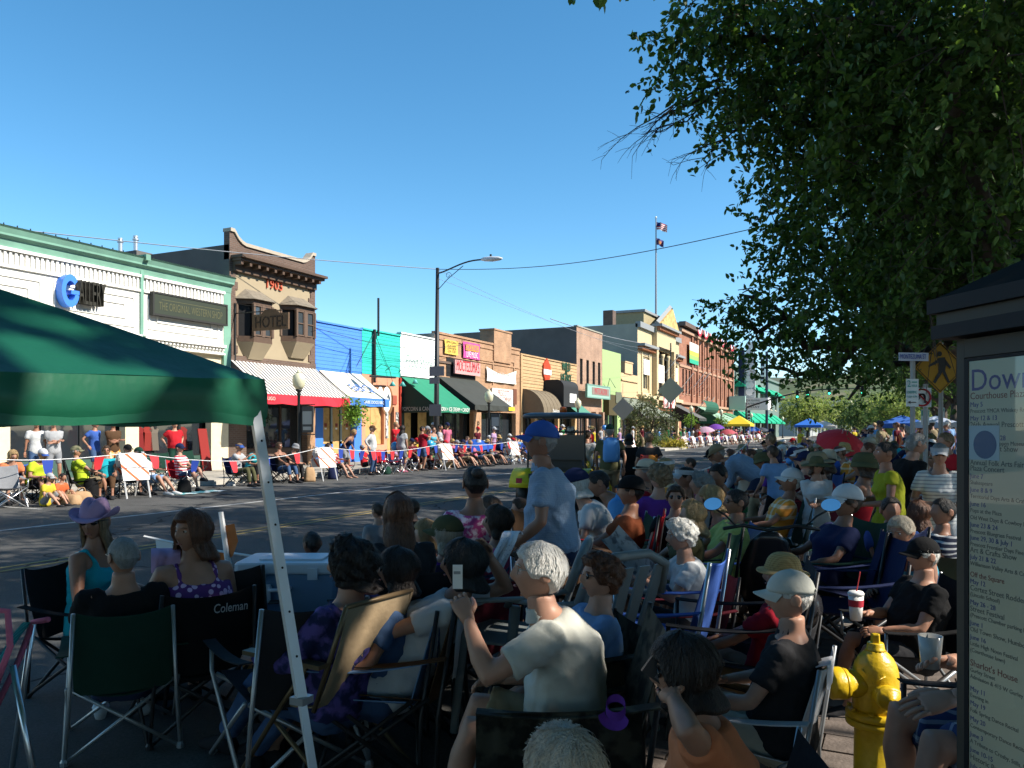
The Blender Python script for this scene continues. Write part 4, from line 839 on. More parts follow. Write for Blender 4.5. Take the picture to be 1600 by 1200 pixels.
def elm():
 rs=np.random.RandomState(11)
 CL=[(1085, 70, 9, .55), (1130, 110, 9.5, .6), (1180, 60, 9, .75), (1140, 15, 8.5, .6), (1200, 150, 10, .75), (1170, 200, 10, .45), (1250, 80, 9, .9), (1300, 30, 8, .9), (1260, 190, 10, .8), (1240, 255, 10.5, .45), (1330, 130, 9, 1.0), (1400, 60, 8, 1.0), (1480, 100, 7.5, 1.0), (1560, 60, 7, .95), (1400, 210, 9, 1.1), (1480, 220, 8, 1.1), (1570, 200, 7.5, 1.0), (1260, 320, 11, .7), (1320, 280, 10, 1.0), (1235, 370, 11, .5), (1290, 390, 11, .8), (1380, 340, 9.5, 1.1), (1460, 340, 9, 1.1), (1550, 330, 8, 1.0), (1570, 430, 8.5, .9), (1155, 460, 12, .34), (1140, 500, 12, .3), (1185, 520, 12, .48), (1230, 495, 12, .5), (1260, 545, 12, .5), (1195, 575, 12.5, .33), (1245, 585, 12.5, .28), (1320, 480, 11, .85), (1380, 450, 10, 1.0), (1330, 545, 12, .45), (1385, 530, 12, .65), (1430, 480, 10, 1.0), (1430, 565, 12, .55), (1345, 600, 13, .22), (1325, 625, 13, .12), (1480, 500, 9, .8), (1285, 590, 12.6, .18), (1455, 600, 12, .4)]
 C=[tuple(at(px, py, D))for px, py, D, r in CL];rad=[c[3]for c in CL]
 for _ in range(600):
  d=rs.normal(size=3);d/=np.linalg.norm(d);c=np.array([2.6, 11.5, 9.3])+d*np.array([5.0, 4.8, 5.2])*rs.uniform(.2, 1)**.5;r=rs.uniform(.8, 1.2);p=pix(c)
  if c[2]<4:continue
  if p[2]>.3 and p[0]-FPX*r/p[2]<edge(p[1])and p[1]+FPX*r/p[2]>-20:continue
  C.append(tuple(c));rad.append(r)
  if len(C)>125:break
 t=thing('elm_tree', 'big dark green elm whose boughs fill the upper right corner', 'tree', (2.3, 11.6, SWZ));b=MB();tr=skeleton(b, (2.3, 11.6, SWZ), (2.2, 11.4, 3.6), C, .36, rs)
 P, T, S0, dn=sprigs(C, rad, 10500, 15, .090, rs, length=.5, droop=.22, wp=1.45)
 k=tr.build('trunk', BARK, t, smooth=True);o=b.build('branches', BARK, k, smooth=True);o['kind']='stuff'
 d_=P[:, 1]*cY-P[:, 0]*sY;qx=800+FPX*(P[:, 0]*cY+P[:, 1]*sY)/np.maximum(d_, .1);qy=672-FPX*(P[:, 2]-CAMZ)/np.maximum(d_, .1);rr=rs.uniform(size=len(P));thin=((qx>1395)&(qx<1500)&(qy>528)&(rr>.06))|((qx<1400)&(qy>600)&(rr>.4))|((qx<1300)&(qy>540)&(rr>.65));P, T=P[~thin], T[~thin]
 me=leaf_mesh('crown', P, T, .088, rs);cr=link('crown', me, LEAF, t);cr['kind']='stuff'
 tw=MB()
 for s, d in list(zip(S0, dn))[:2600]:s, d=Vector(s), Vector(d);tw.tube([s-d*.25, s+d*.2, s+d*.45+Vector((0, 0, -.06))], [.008, .005, .003], 3, cap=False)
 o=tw.build('twigs', BARK, k, recalc=False);o['kind']='stuff'
 def bare(bb, p, d, L, r, lev):
  p2=p+d*L+Vector((rs.normal()*.02, rs.normal()*.02, -.03*L));m=p.lerp(p2, .5)+Vector((0, 0, .04*L));bb.tube([p, m, p2], [r, r*.8, r*.55], 4, cap=False)
  if lev:
   for q in range(3):bare(bb, p.lerp(p2, (.45, .75, 1)[q]), (d+Vector((rs.normal()*.5, rs.normal()*.4, rs.normal()*.45))).normalized(), L*rs.uniform(.45, .7), r*.55, lev-1)
 for(x0, y0), (x1, y1)in(((1130, 120), (1010, 190)), ((1130, 130), (1065, 200)), ((1215, 150), (1115, 225)), ((1140, 140), (1040, 175))):
  b=MB();p=at(x0, y0, 9.6);q=at(x1, y1, 9.6);bare(b, p, (q-p).normalized(), (q-p).length*.85, .016, 3);b.build('dead_branch', BARK, k, recalc=False)
elm()
def crown_variant(seed, leaves, size, H=14.5, W=5.2, zb=4.2, blobs=70):
 rs=np.random.RandomState(seed);C=[];rad=[]
 while len(C)<blobs:
  d=rs.normal(size=3);d/=np.linalg.norm(d);c=np.array([0, 0, (H+zb)/2])+d*np.array([W, W, (H-zb)/2])*rs.uniform(.1, 1)**.45;C.append(tuple(c));rad.append(rs.uniform(.75, 1.25))
 b=MB();tr=skeleton(b, (0, 0, 0), (.1, .1, 3.4), C, .33, rs, n=5, twig_r=.02);P, T, _, _=sprigs(C, rad, leaves//14, 14, size, rs, length=.55)
 return tr.mesh('trunk', True), b.mesh('branches', True), leaf_mesh('crown', P, T, size, rs, oval=False)
VAR=[crown_variant(s, 30000, .19)for s in(3, 5)]+[crown_variant(8, 21000, .18, 14.0, 5.4)]
for tr, br, cr in VAR:tr.materials.append(BARK);br.materials.append(BARK);cr.materials.append(LEAF)
def plaza_tree(x, y, v, rz, s, label, group=None):
 t=thing('elm_tree', label, 'tree', (x, y, SWZ), rz, group);t.scale=(s, s, s)
 for nm, me in zip(('trunk', 'branches', 'crown'), VAR[v]):
  o=bpy.data.objects.new(nm, me);COL.objects.link(o);o.parent=t if nm!='branches' else k
  if nm=='trunk':k=o
  if nm!='trunk':o['kind']='stuff'
 return t
PT=[(4.2, -7, 0, 2.0, 1.15), (11, -4, 0, 2.2, 1.1), (11.5, -13, 1, .2, 1.0), (-.9, -4.5, 1, 1.1, 1.2), (-.9, -15, 0, 3.1, 1.15), (3.5, -16, 0, 4, 1.0), (3.0, 19.5, 1, .4, 1.02), (3.2, 29, 0, 2.2, 1.04), (3.2, 38.5, 1, 3.7, 1.02), (3.4, 48, 0, 5, 1.04), (3.8, 58, 1, 1.2, 1.0), (4, 70, 0, .2, 1.02), (4, 82, 1, 2.9, 1.0), (4.2, 95, 0, 4.4, 1.0), (5, 110, 1, 3.3, 1.0), (5, 128, 0, 1.7, 1.0), (15, 17, 1, 2.4, 1.0), (9.8, 12.5, 0, 1.7, 1.0), (9.6, 23, 1, .3, 1.0), (14, 24, 0, .9, 1.05), (14, 44, 1, 5.5, 1.0), (15, 70, 0, 3.9, 1.0), (14, 105, 1, 1.1, 1.0)]
ORD='first second third fourth fifth sixth seventh eighth ninth tenth eleventh twelfth'.split();kn=bn=pn=0
for i, a in enumerate(PT):
 if a[1]<4:lab='%s unseen shade elm behind the viewpoint, counted from the kerb'%ORD[bn];bn+=1  # out of view; several added to keep sky light off the foreground
 elif a[0]<6:lab='%s leafy elm beyond the foremost elm in the kerb row'%ORD[kn];kn+=1
 else:lab='%s shade elm filling out the inner plaza row'%ORD[pn];pn+=1  # the nearer pair is added, out of view, to block eastern sky light
 plaza_tree(*a, label=lab, group='elms along the plaza pavement')
def overhead():
 rs=np.random.RandomState(8);C=[];rad=[]
 while len(C)<110:
  d=rs.normal(size=3);d/=np.linalg.norm(d);C.append(tuple(np.array([3.6, 2.6, 10.4])+d*np.array([6, 6, 5.2])*rs.uniform(.1, 1)**.45));rad.append(rs.uniform(.8, 1.35))
 b=MB();tr=skeleton(b, (3.9, 2.6, SWZ), (3.8, 2.6, 3.8), C, .36, rs, n=5, twig_r=.02);P, T, _, _=sprigs(C, rad, 6500, 14, .17, rs, length=.55);keep=np.ones(len(P), bool);s=np.array(sdir)
 for i, (px, py, D, r)in enumerate(SUN_GAPS):
  v=P-np.array(at(px, py, D));a=v@s;q=np.linalg.norm(v-a[:, None]*s, axis=1);keep&=~((a>0)&(q<r*(.95 if i<5 else .8)))
 t=thing('elm_tree', 'tall shade elm whose crown roofs the viewpoint beside the kiosk', 'tree', (3.9, 2.6, SWZ));k=tr.build('trunk', BARK, t, True);o=b.build('branches', BARK, k, True);o['kind']='stuff';o=link('crown', leaf_mesh('crown', P[keep], T[keep], .17, rs, oval=False), LEAF, t);o['kind']='stuff'
SUN_GAPS=[(850, 880, 2.9, .16), (880, 960, 2.85, .17), (830, 1020, 2.75, .13), (760, 1000, 2.75, .12), (920, 1000, 2.9, .12), (535, 1010, 3.6, .12), (520, 1080, 3.5, .10), (1250, 925, 3.0, .17), (1265, 1040, 3.1, .15), (1180, 1010, 3.0, .10), (1345, 1060, 3.25, .26), (1385, 1020, 3.3, .22), (1460, 1070, 2.6, .15), (1420, 1140, 2.5, .14), (880, 1170, 1.45, .12), (1000, 1085, 2.6, .14), (1130, 1150, 2.0, .08), (455, 900, 2.45, .10), (475, 1050, 2.4, .10), (430, 730, 2.55, .09), (445, 820, 2.5, .08), (490, 1190, 2.35, .1), (50, 565, 2.0, .34), (150, 605, 2.05, .26), (20, 640, 1.9, .22), (250, 580, 2.2, .14), (120, 520, 2.4, .12), (385, 605, 2.5, .15), (385, 640, 2.5, .10), (200, 640, 2.1, .14), (300, 540, 2.4, .07), (40, 510, 2.3, .1), (210, 1010, 3.9, .10), (330, 990, 4.2, .07), (1050, 830, 4.6, .1), (600, 940, 3.9, .1), (1090, 1000, 2.1, .05), (860, 780, 5.1, .10), (1160, 800, 6, .12), (300, 1190, 3.9, .2), (700, 1020, 2.7, .06), (1300, 1150, 3.6, .25), (660, 1080, 2.7, .07)]  # sun patch targets: crown leaves are cut away along their sun rays
overhead()
lm=leaf_mesh('leaf', np.array([[0, 0, 0.0]]), np.array([[0, 0, -1.0]]), .1, np.random.RandomState(1));lm.materials.append(LEAF)
tw=thing('hanging_twig', 'leafy elm twig hanging into the top edge against the sky', 'twig', at(950, -30, 5))
b=MB();b.tube([at(1120, -60, 5.4), at(1010, -30, 5.1), at(940, -12, 5), at(900, -8, 5)], [.012, .008, .005, .003], 5);b.build('stem', BARK, tw)
for px, py, a, s in((900, -4, .5, .8), (893, -2, -.4, .7), (930, -8, .2, 1), (940, -2, -.3, 1.05), (946, -8, .6, .9), (935, 2, 0, .8), (985, -14, .4, .9), (1000, -16, -.5, .9), (1030, -22, .3, 1), (965, -16, -.2, .9)):
 o=bpy.data.objects.new('leaf', lm);COL.objects.link(o);adopt(o, tw);o.location=at(px, py, 5+rnd.uniform(-.1, .1));o.rotation_euler=(rnd.uniform(-.4, .4), a, rnd.uniform(-1.2, 1.2));o.scale=(s, )*3
def bush(name, label, loc, w, h, leaves, size, m, seed, cat='tree', trunk=.0, group=None, blobs=26):
 rs=np.random.RandomState(seed);C=[];rad=[]
 for _ in range(blobs):
  d=rs.normal(size=3);d/=np.linalg.norm(d);C.append(tuple(np.array([0, 0, trunk+(h-trunk)/2])+d*np.array([w/2, w/2, (h-trunk)/2])*.8*rs.uniform(.1, 1)**.4));rad.append(rs.uniform(.16, .26)*min(w, h))
 t=thing(name, label, cat, loc, rs.uniform(0, 6), group);b=MB();tr=skeleton(b, (0, 0, 0), (0, 0, max(.3, trunk*.8)), C, .03*h+.02, rs, n=5)
 k=tr.build('trunk', BARK, t, True, False);o=b.build('branches', BARK, k, True, False);o['kind']='stuff'
 P, T, _, _=sprigs(C, rad, leaves//10, 10, size, rs, length=size*4, oval=False);c=link('crown', leaf_mesh('crown', P, T, size, rs, oval=False), m, t, False);c['kind']='stuff';return t
for i, (px, D, w, h, m)in enumerate(((1262, 175, 13, 9.5, LEAFL), (1312, 205, 15, 10.5, LEAFL), (1362, 190, 15, 10, LEAFS), (1405, 170, 13, 10, LEAFL), (1450, 200, 15, 11, LEAFS), (1335, 290, 20, 15, LEAFS), (1395, 300, 22, 16, LEAFL), (1280, 310, 18, 14, LEAFS), (1240, 250, 10, 9, LEAFS), (1500, 240, 20, 13, LEAFL))):
 p=at(px, 672, D);bush('street_tree', ['bushy light green tree left of the blue far canopy', 'broad light green tree beyond the blue far canopy', 'dull green tree behind the far crowd centre', 'pale green tree behind the far crowd near the signs', 'dull green tree behind the sign posts', 'tall dull tree on the hill foot in the street axis', 'tall pale tree on the hill foot right of the axis', 'far dull tree over the cross street', 'small dull tree by the far cream building', 'pale far tree hidden behind the kiosk edge'][i], (p.x, p.y, 0), w, h, 9000, .42, m, 40+i, trunk=1.6)
rs0=np.random.RandomState(5)
hg=[]
for i in range(46):
 x=rs0.uniform(-120, 190);y=rs0.uniform(330, 560);hg.append((x, y))
hm=None
for i, (x, y)in enumerate(hg):
 d=math.hypot((x-60)/330, (y-520)/190);z=34*max(0, math.cos(min(d, 1)*math.pi/2))**1.3-2.0
 if hm is None:hm=bush('hill_tree', 'small rounded scrub tree on the far hillside', (x, y, z), 14, 10, 2600, .9, LEAFS, 77, group='scrub trees on the hill', blobs=14)
 else:c=copy_tree(hm);c.location=(x, y, z);c.rotation_euler.z=i*1.3;c.scale=(rs0.uniform(.7, 1.3), )*3
tp=at(1012, 672, 66);bush('planter_tree', 'sparse grey-green planter tree in front of the yellow building', (tp.x, tp.y, .1), 4.6, 4.4, 5200, .13, leaf_mat('olive_leaf', (.085, .10, .04), (.12, .15, .04), .2), 91, trunk=.8)
for i, (px, D, w, h, m, lab)in enumerate(((1000, 67, 2.6, 1.2, LEAFS, 'low green shrub in the kerb planter, left one'), (1034, 68, 3.0, 1.3, LEAFS, 'low dark shrub in the kerb planter below the sparse tree'), (1052, 66, 2.2, .8, leaf_mat('yellow_flower_leaf', (.40, .33, .03), (.4, .35, .05), .2), 'yellow flowering shrub at the planter corner'), (975, 66, 2.4, 1.1, LEAFS, 'low green shrub behind the street walkers'))):
 p=at(px, 672, D);bush('planter_shrub', lab, (p.x, p.y, .15), w, h, 2600, .1, m, 100+i, cat='shrub')
p0=at(965, 672, 64);p1=at(1058, 672, 66)
b=MB();b.box(KERB_L+.001, KERB_L+2.0, p0.y-1, p1.y+2, -.02, .16);tag(b.build('planter_kerb', M_KERB), kind='structure')
for i, (px, py, D)in enumerate(((1080, 657, 82), (1125, 659, 96), (553, 640, 33.5), (665, 650, 36))):
 if i>2:continue
 p=at(px, py, D);bush('hanging_basket', ['leafy hanging basket left of the yellow far canopy', 'leafy hanging basket at the yellow far canopy edge', 'lime green hanging basket under the striped awning'][i], (p.x, p.y, p.z-.5), 1.4 if i<2 else .8, 1.3 if i<2 else .8, 900, .12, leaf_mat('lime_leaf', (.16, .30, .03), (.2, .3, .05), .3), 120+i, cat='basket', blobs=10)
# ---------------------------------------------------------------- people: one body surface each, clothes, hair and hats as parts
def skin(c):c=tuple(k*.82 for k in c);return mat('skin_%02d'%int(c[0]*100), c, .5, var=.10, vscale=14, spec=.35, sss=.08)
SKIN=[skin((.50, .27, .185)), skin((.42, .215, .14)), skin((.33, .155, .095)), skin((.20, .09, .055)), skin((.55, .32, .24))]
def hairm(name, c):return mat('hair_'+name, c, .5, var=.18 if c[0]>.2 else .45, vscale=26, bump=.5, bscale=60, spec=.4, stretch=(3, 3, .35))
HAIR={k:hairm(k, c)for k, c in dict(white=(.62, .60, .56), grey=(.24, .235, .225), brown=(.060, .033, .018), dark=(.018, .012, .010), blond=(.36, .24, .11), ash=(.40, .34, .26), auburn=(.10, .038, .017), sandy=(.20, .13, .07), black=(.012, .011, .011)).items()}
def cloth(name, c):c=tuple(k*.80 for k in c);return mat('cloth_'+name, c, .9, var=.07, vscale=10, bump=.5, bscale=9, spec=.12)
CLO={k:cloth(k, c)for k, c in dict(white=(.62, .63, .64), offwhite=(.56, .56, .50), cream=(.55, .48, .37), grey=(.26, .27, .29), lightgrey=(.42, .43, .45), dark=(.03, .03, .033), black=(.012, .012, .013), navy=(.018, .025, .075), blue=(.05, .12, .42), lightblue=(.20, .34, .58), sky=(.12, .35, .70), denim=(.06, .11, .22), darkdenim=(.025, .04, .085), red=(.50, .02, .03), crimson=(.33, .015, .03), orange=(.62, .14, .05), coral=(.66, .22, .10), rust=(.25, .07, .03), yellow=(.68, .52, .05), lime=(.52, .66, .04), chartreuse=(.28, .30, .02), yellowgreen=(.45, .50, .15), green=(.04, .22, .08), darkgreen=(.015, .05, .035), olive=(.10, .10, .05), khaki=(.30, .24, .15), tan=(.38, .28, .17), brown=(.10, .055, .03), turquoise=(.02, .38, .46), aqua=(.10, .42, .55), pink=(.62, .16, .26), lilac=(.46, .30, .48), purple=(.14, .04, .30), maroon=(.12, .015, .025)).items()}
CLO['plaidblue']=two_tone('cloth_plaid_blue', (.02, .04, .12), (.34, .40, .46), 'plaid', 16, thr=.22)
CLO['plaidorange']=two_tone('cloth_plaid_orange', (.65, .25, .03), (.72, .66, .50), 'plaid', 9, thr=.3)
CLO['chambray']=two_tone('cloth_chambray', (.18, .25, .35), (.24, .31, .41), 'plaid', 90, thr=.5, bump=.45)
CLO['stripewhite']=two_tone('cloth_stripe_white', (.62, .62, .60), (.30, .31, .33), 'stripe', 26, thr=.3, axis=2)
CLO['stripenavy']=two_tone('cloth_stripe_navy', (.02, .025, .05), (.5, .5, .5), 'stripe', 22, thr=.35, axis=2)
CLO['stripepink']=two_tone('cloth_stripe_pink', (.62, .10, .22), (.10, .20, .45), 'stripe', 14, thr=.4, axis=2, rot=(0, .5, 0))
CLO['stripeflag']=two_tone('cloth_stripe_flag', (.55, .03, .05), (.70, .70, .70), 'stripe', 14, thr=.5, axis=2)
CLO['floral']=two_tone('cloth_floral', (.10, .03, .16), (.62, .42, .62), 'floral', 26, thr=.42)
CLO['floralpink']=two_tone('cloth_floral_pink', (.40, .05, .20), (.70, .60, .66), 'blotch', 24, thr=.52)
CLO['floralblue']=two_tone('cloth_floral_blue', (.012, .018, .07), (.10, .07, .26), 'blotch', 14, thr=.5)
CLO['camo']=two_tone('cloth_camo', (.05, .06, .03), (.16, .15, .09), 'blotch', 9, thr=.5)
CLO['camodark']=two_tone('cloth_camo_dark', (.018, .018, .014), (.075, .070, .05), 'blotch', 11, thr=.5)
M_LENS=mat('dark_lens', (.008, .008, .009), .12, spec=.8);M_EYEW=mat('eye_white', (.7, .68, .66), .25);M_IRIS=mat('iris_dark', (.03, .02, .015), .2);M_LIP=mat('lip', (.36, .12, .10), .5);M_STRAW=two_tone('straw', (.42, .29, .12), (.28, .18, .07), 'plaid', 75, thr=.45, bump=.4);M_WIRE=mat('wire_frame', (.25, .22, .18), .3, .8)
V=Vector;HSC=1.01
def ik(a, c, l1, l2, pole):
 d=c-a;L=min(max(d.length, abs(l1-l2)+.01), (l1+l2)*.999);u=d.normalized();c=a+u*L
 x=(l1*l1-l2*l2+L*L)/(2*L);h=math.sqrt(max(l1*l1-x*x, 0));p=pole-u*pole.dot(u)
 p=p.normalized()if p.length>1e-4 else V((0, 1, 0));return a+u*x+p*h, c
POSES=dict(sit=dict(pz=.42, lean=-14, bend=4, wr=(.20, .36, .60), wl=(-.20, .36, .60), ar=(.13, .50, .09), al=(-.13, .54, .09)), sitlow=dict(pz=.38, lean=-22, bend=0, wr=(.27, .26, .60), wl=(-.27, .28, .60), ar=(.14, .62, .09), al=(-.12, .68, .09)), sitfwd=dict(pz=.43, lean=16, bend=22, wr=(.16, .46, .58), wl=(-.14, .48, .56), ar=(.14, .44, .09), al=(-.14, .46, .09)), sitcross=dict(pz=.42, lean=-10, bend=6, wr=(.10, .34, .62), wl=(-.08, .36, .62), ar=(.10, .52, .09), al=(.06, .62, .36)), sitread=dict(pz=.42, lean=-4, bend=20, wr=(.10, .42, .86), wl=(-.14, .40, .80), ar=(.15, .48, .09), al=(-.15, .50, .09)), sitphone=dict(pz=.42, lean=6, bend=14, wr=(.18, .20, .60), wl=(-.15, .20, 1.13), ar=(.13, .48, .09), al=(-.13, .50, .09)), sitback=dict(pz=.40, lean=-32, bend=-8, wr=(.14, -.44, 1.02), wl=(-.25, .30, .62), ar=(.14, .60, .09), al=(-.14, .62, .09)), stand=dict(pz=.93, lean=2, bend=4, wr=(.27, .05, .84), wl=(-.27, .03, .84), ar=(.12, .0, .09), al=(-.12, .03, .09)), standdown=dict(pz=.92, lean=4, bend=12, wr=(.24, .20, .88), wl=(-.24, .26, .94), ar=(.12, .0, .09), al=(-.13, .08, .09)), arms=dict(pz=.93, lean=-2, bend=4, wr=(-.08, .22, 1.17), wl=(.08, .25, 1.12), ar=(.13, .0, .09), al=(-.13, .02, .09)), hip=dict(pz=.93, lean=0, bend=4, wr=(.24, -.02, 1.0), wl=(-.24, -.02, 1.0), ar=(.14, .0, .09), al=(-.14, .03, .09)), photo=dict(pz=.93, lean=-2, bend=2, wr=(.09, .30, 1.50), wl=(-.09, .30, 1.50), ar=(.12, .0, .09), al=(-.13, .05, .09)), hold=dict(pz=.93, lean=2, bend=8, wr=(.14, .32, 1.12), wl=(-.14, .32, 1.10), ar=(.12, .0, .09), al=(-.12, .05, .09)), walk=dict(pz=.91, lean=3, bend=4, wr=(.26, -.12, .88), wl=(-.25, .20, .90), ar=(.09, .28, .09), al=(-.09, -.26, .12)), bend=dict(pz=.88, lean=62, bend=12, wr=(.14, .62, .62), wl=(-.14, .60, .60), ar=(.12, .02, .09), al=(-.12, .10, .09)), ground=dict(pz=.13, lean=4, bend=16, wr=(.15, .38, .26), wl=(-.15, .36, .28), ar=(.18, .55, .07), al=(-.20, .52, .07)), hero=dict(pz=.42, lean=16, bend=18, wr=(.16, .34, .62), wl=(-.25, .55, .98), ar=(.16, .50, .09), al=(-.16, .52, .09)), cup=dict(pz=.42, lean=-16, bend=4, wr=(.02, .36, .70), wl=(-.16, .34, .62), ar=(.18, .50, .09), al=(-.15, .58, .09)), )
def joints(pose, yaw=0, pitch=0, fem=False, over=None):
 p=dict(POSES[pose]);p.update(over or{});a, b=R(p['lean']), R(p['lean']+p['bend']);J={}
 sw=.165 if fem else .188
 pel=V((0, 0, p['pz']));d1=V((0, math.sin(a), math.cos(a)));d2=V((0, math.sin(b), math.cos(b)));ch=pel+d1*.29;nb=ch+d2*.25
 hb=R(p['lean']+p['bend']*.6-pitch*.4);dh=V((0, math.sin(hb), math.cos(hb)));hbase=nb+dh*.045
 HM=Matrix.Rotation(R(yaw), 3, 'Z')@Matrix.Rotation(-R(max(-25, min(30, p['lean']*.35+p['bend']*.35))-pitch), 3, 'X')
 J.update(pel=pel, d1=d1, d2=d2, ch=ch, nb=nb, hb=hbase, HM=HM, hc=hbase+HM@V((0, .012, .115)))
 for s, k in((1, 'r'), (-1, 'l')):
  sh=nb+V((s*sw, 0, 0))-d2*.070;w=V(p['w'+k]);el, w=ik(sh, w, .29, .255, V((s*.55, -.5, -.75)));J['sh'+k], J['el'+k], J['wr'+k]=sh, el, w
  hp=pel+V((s*.092, 0, -.02));an=V(p['a'+k]);kn, an=ik(hp, an, .43, .41, V((s*(.28 if pose=='ground' else .10), 1, .35)));J['hp'+k], J['kn'+k], J['an'+k]=hp, kn, an
 return J
def ring(c, ax, ay, w, d, n, ex=1.0, fd=1.0):
 out=[]
 for j in range(n):
  t=2*math.pi*j/n;cx, cy=math.cos(t), math.sin(t);out.append(c+ax*(w*math.copysign(abs(cx)**ex, cx))+ay*(d*math.copysign(abs(cy)**ex, cy)*(fd if cy>0 else 1)))
 return out
def torso(b, J, n, fem, fat, infl=0.0, t0=-.13, t1=.62):
 X=V((1, 0, 0))
 S=[(-.13, .10, .085), (-.07, .160, .115), (.0, .172, .120), (.07, .158, .112), (.15, .134 if fem else .150, .104), (.24, .150, .112), (.33, .162 if fem else .172, .122), (.41, .165 if fem else .180, .110), (.465, .138 if fem else .158, .094), (.505, .092, .076), (.535, .064, .062), (.62, .057, .058)]
 rings=[]
 for t, w, d in S:
  if t<t0-1e-6 or t>t1+1e-6:continue
  if t<=.29:c=J['pel']+J['d1']*t;ax=J['d1']
  elif t<=.536:c=J['ch']+J['d2']*(t-.29);ax=J['d2']
  else:c=J['hb']+(J['HM']@V((0, 0, 1)))*(t-.585);ax=J['HM']@V((0, 0, 1))
  f=1+(fat-1)*(1.0 if-.05<t<.36 else .35);bel=fat>1.05 and .0<t<.33
  cc=c+(X.cross(ax)*-1)*0;fy_=ax.cross(X)
  if fem and .30<t<.36:cc=c+fy_*.022;d+=.018
  if infl and .0<t<.2:d+=.008
  rings.append(ring(cc+(fy_*.02*(fat-1)*4 if bel else V()), X, fy_, (w+infl)*f, (d+infl)*f, n, .85, 1.18 if bel else 1.0))
 b.loft(rings)
def limb(b, pts, rs, n, flat=1.0):b.tube(pts, rs, n, flat=flat)
def hand(b, w, d, up, s=1.0, n=6, curl=.5, side=1, lo=False):
 """palm, four unequal bent fingers and a thumb leaving the side of the palm; d: along the forearm, up: back of the hand"""
 d=d.normalized();up=(up-d*up.dot(d)).normalized();x=d.cross(up)*side
 k=.95*s
 if lo:
  b.loft([ring(w+d*t*k, x, up, a*k, c*k, 6)for t, a, c in((-.01, .026, .02), (.05, .042, .017), (.10, .04, .016), (.16, .026, .013))]);b.tube([w+(d*.03+x*.03)*k, w+(d*.08+x*.06)*k], [.014*k, .009*k], 5);return
 b.loft([ring(w+d*t*k-up*o*k, x, up, a*k, c*k, 10, .8)for t, a, c, o in((-.02, .027, .020, 0), (.015, .033, .019, 0), (.05, .041, .017, .002), (.085, .042, .014, .003), (.095, .036, .010, .004))])
 for i, (o, L)in enumerate(((.030, .070), (.010, .080), (-.011, .074), (-.031, .058))):
  p=w+(d*.082+x*o)*k;c=curl*(1+.12*i);a0=d*1.0+x*o*.9;pts=[p];ang=c*.35
  for q, seg in enumerate((.45, .32, .23)):
   dv=(a0.normalized()*math.cos(ang)-up*math.sin(ang));p=p+dv*L*seg*k;pts.append(p);ang+=c*.75
  b.tube(pts, [.0095*k, .009*k, .0082*k, .0065*k], n)
 p=w+(d*.02+x*.026)*k;q=p+(d*.030+x*.026-up*.012*(1+curl))*k;r=q+(d*.032+x*.006-up*.010*(1+curl))*k;b.tube([p, q, r, r+(d*.018-up*.006)*k], [.014*k, .0125*k, .0105*k, .007*k], n)
def headp(lon, lat, face=True):
 cx=math.cos(lat);x, y, z=.075*cx*math.sin(lon), .098*cx*math.cos(lon), .118*math.sin(lat)
 x=math.copysign(.075*(abs(x)/.075)**.92, x)
 if z<0:
  k=-z/.118;x*=1-.34*k**1.6;y*=(1-.50*k)if y<0 else(1-.12*k)
 elif y<0:y*=1.06
 if face and y>.02:
  g=lambda u, c, s:math.exp(-((u-c)/s)**2)
  y+=.022*g(x, 0, .013)*g(z, -.020, .020)+.011*g(x, 0, .010)*g(z, .006, .020)
  y-=.011*(g(x, .032, .015)+g(x, -.032, .015))*g(z, .014, .011)
  y+=.005*g(z, .036, .010)*g(x, 0, .06)+.006*g(x, 0, .024)*g(z, -.058, .012)-.006*g(x, 0, .026)*g(z, -.0585, .003)
  y+=.012*g(x, 0, .024)*g(z, -.098, .018)+.004*(g(x, .045, .018)+g(x, -.045, .018))*g(z, -.016, .018)
 return x, y, z
def lons(n, face=True):
 return[math.copysign((abs(t)**(1.6 if face else 1)), t)*math.pi for t in[(-1+2*i/n)for i in range(n)]]
def head(b, M, c, nl, nt, face=True):
 rings=[]
 for i in range(nt+1):
  lat=-math.pi/2+math.pi*i/nt
  if 0<i<nt and nt>16:lat=lat*(.82+.18*abs(lat)/(math.pi/2))
  rings.append([c+M@(HSC*V(headp(lo, max(-1.55, min(1.55, lat)), face)))for lo in lons(nl, face)])
 b.loft(rings)
 for s in(-1, 1):
  b.loft([[c+M@(HSC*V((s*(.073+u*.014), -.008+.024*math.cos(q)*r-u*.012, .004+.034*math.sin(q)*r)))for q in[2*math.pi*j/8 for j in range(8)]]for u, r in((0, .6), (.6, 1.0), (1.1, .95), (1.2, .6))])
def foot(b, an, d, n=8, infl=0.0, sole=.0):
 d=V((d.x, d.y, 0));d=d.normalized()if d.length>.01 else V((0, 1, 0));x=V((d.y, -d.x, 0));U=V((0, 0, 1));g=V((an.x, an.y, an.z-.09))
 b.loft([ring(g+d*t+U*(z+.0), x, U, w+infl, h+infl, n, .8)for t, w, h, z in((-.065, .028, .03, .035), (-.03, .036, .045, .05), (.04, .038, .04, .045), (.11, .046, .028, .032), (.17, .042, .02, .024), (.20, .022, .014, .02))])
_tmp=[]
def remesh(b, vox, name, smooth_it=6, extra=None):
 me=b.mesh('tmp', True);o=bpy.data.objects.new('tmp', me);COL.objects.link(o)
 m=o.modifiers.new('r', 'REMESH');m.mode='VOXEL';m.voxel_size=vox;m.use_smooth_shade=True
 s=o.modifiers.new('s', 'SMOOTH');s.iterations=smooth_it;s.factor=.5
 _tmp.append((o, name, extra));return o
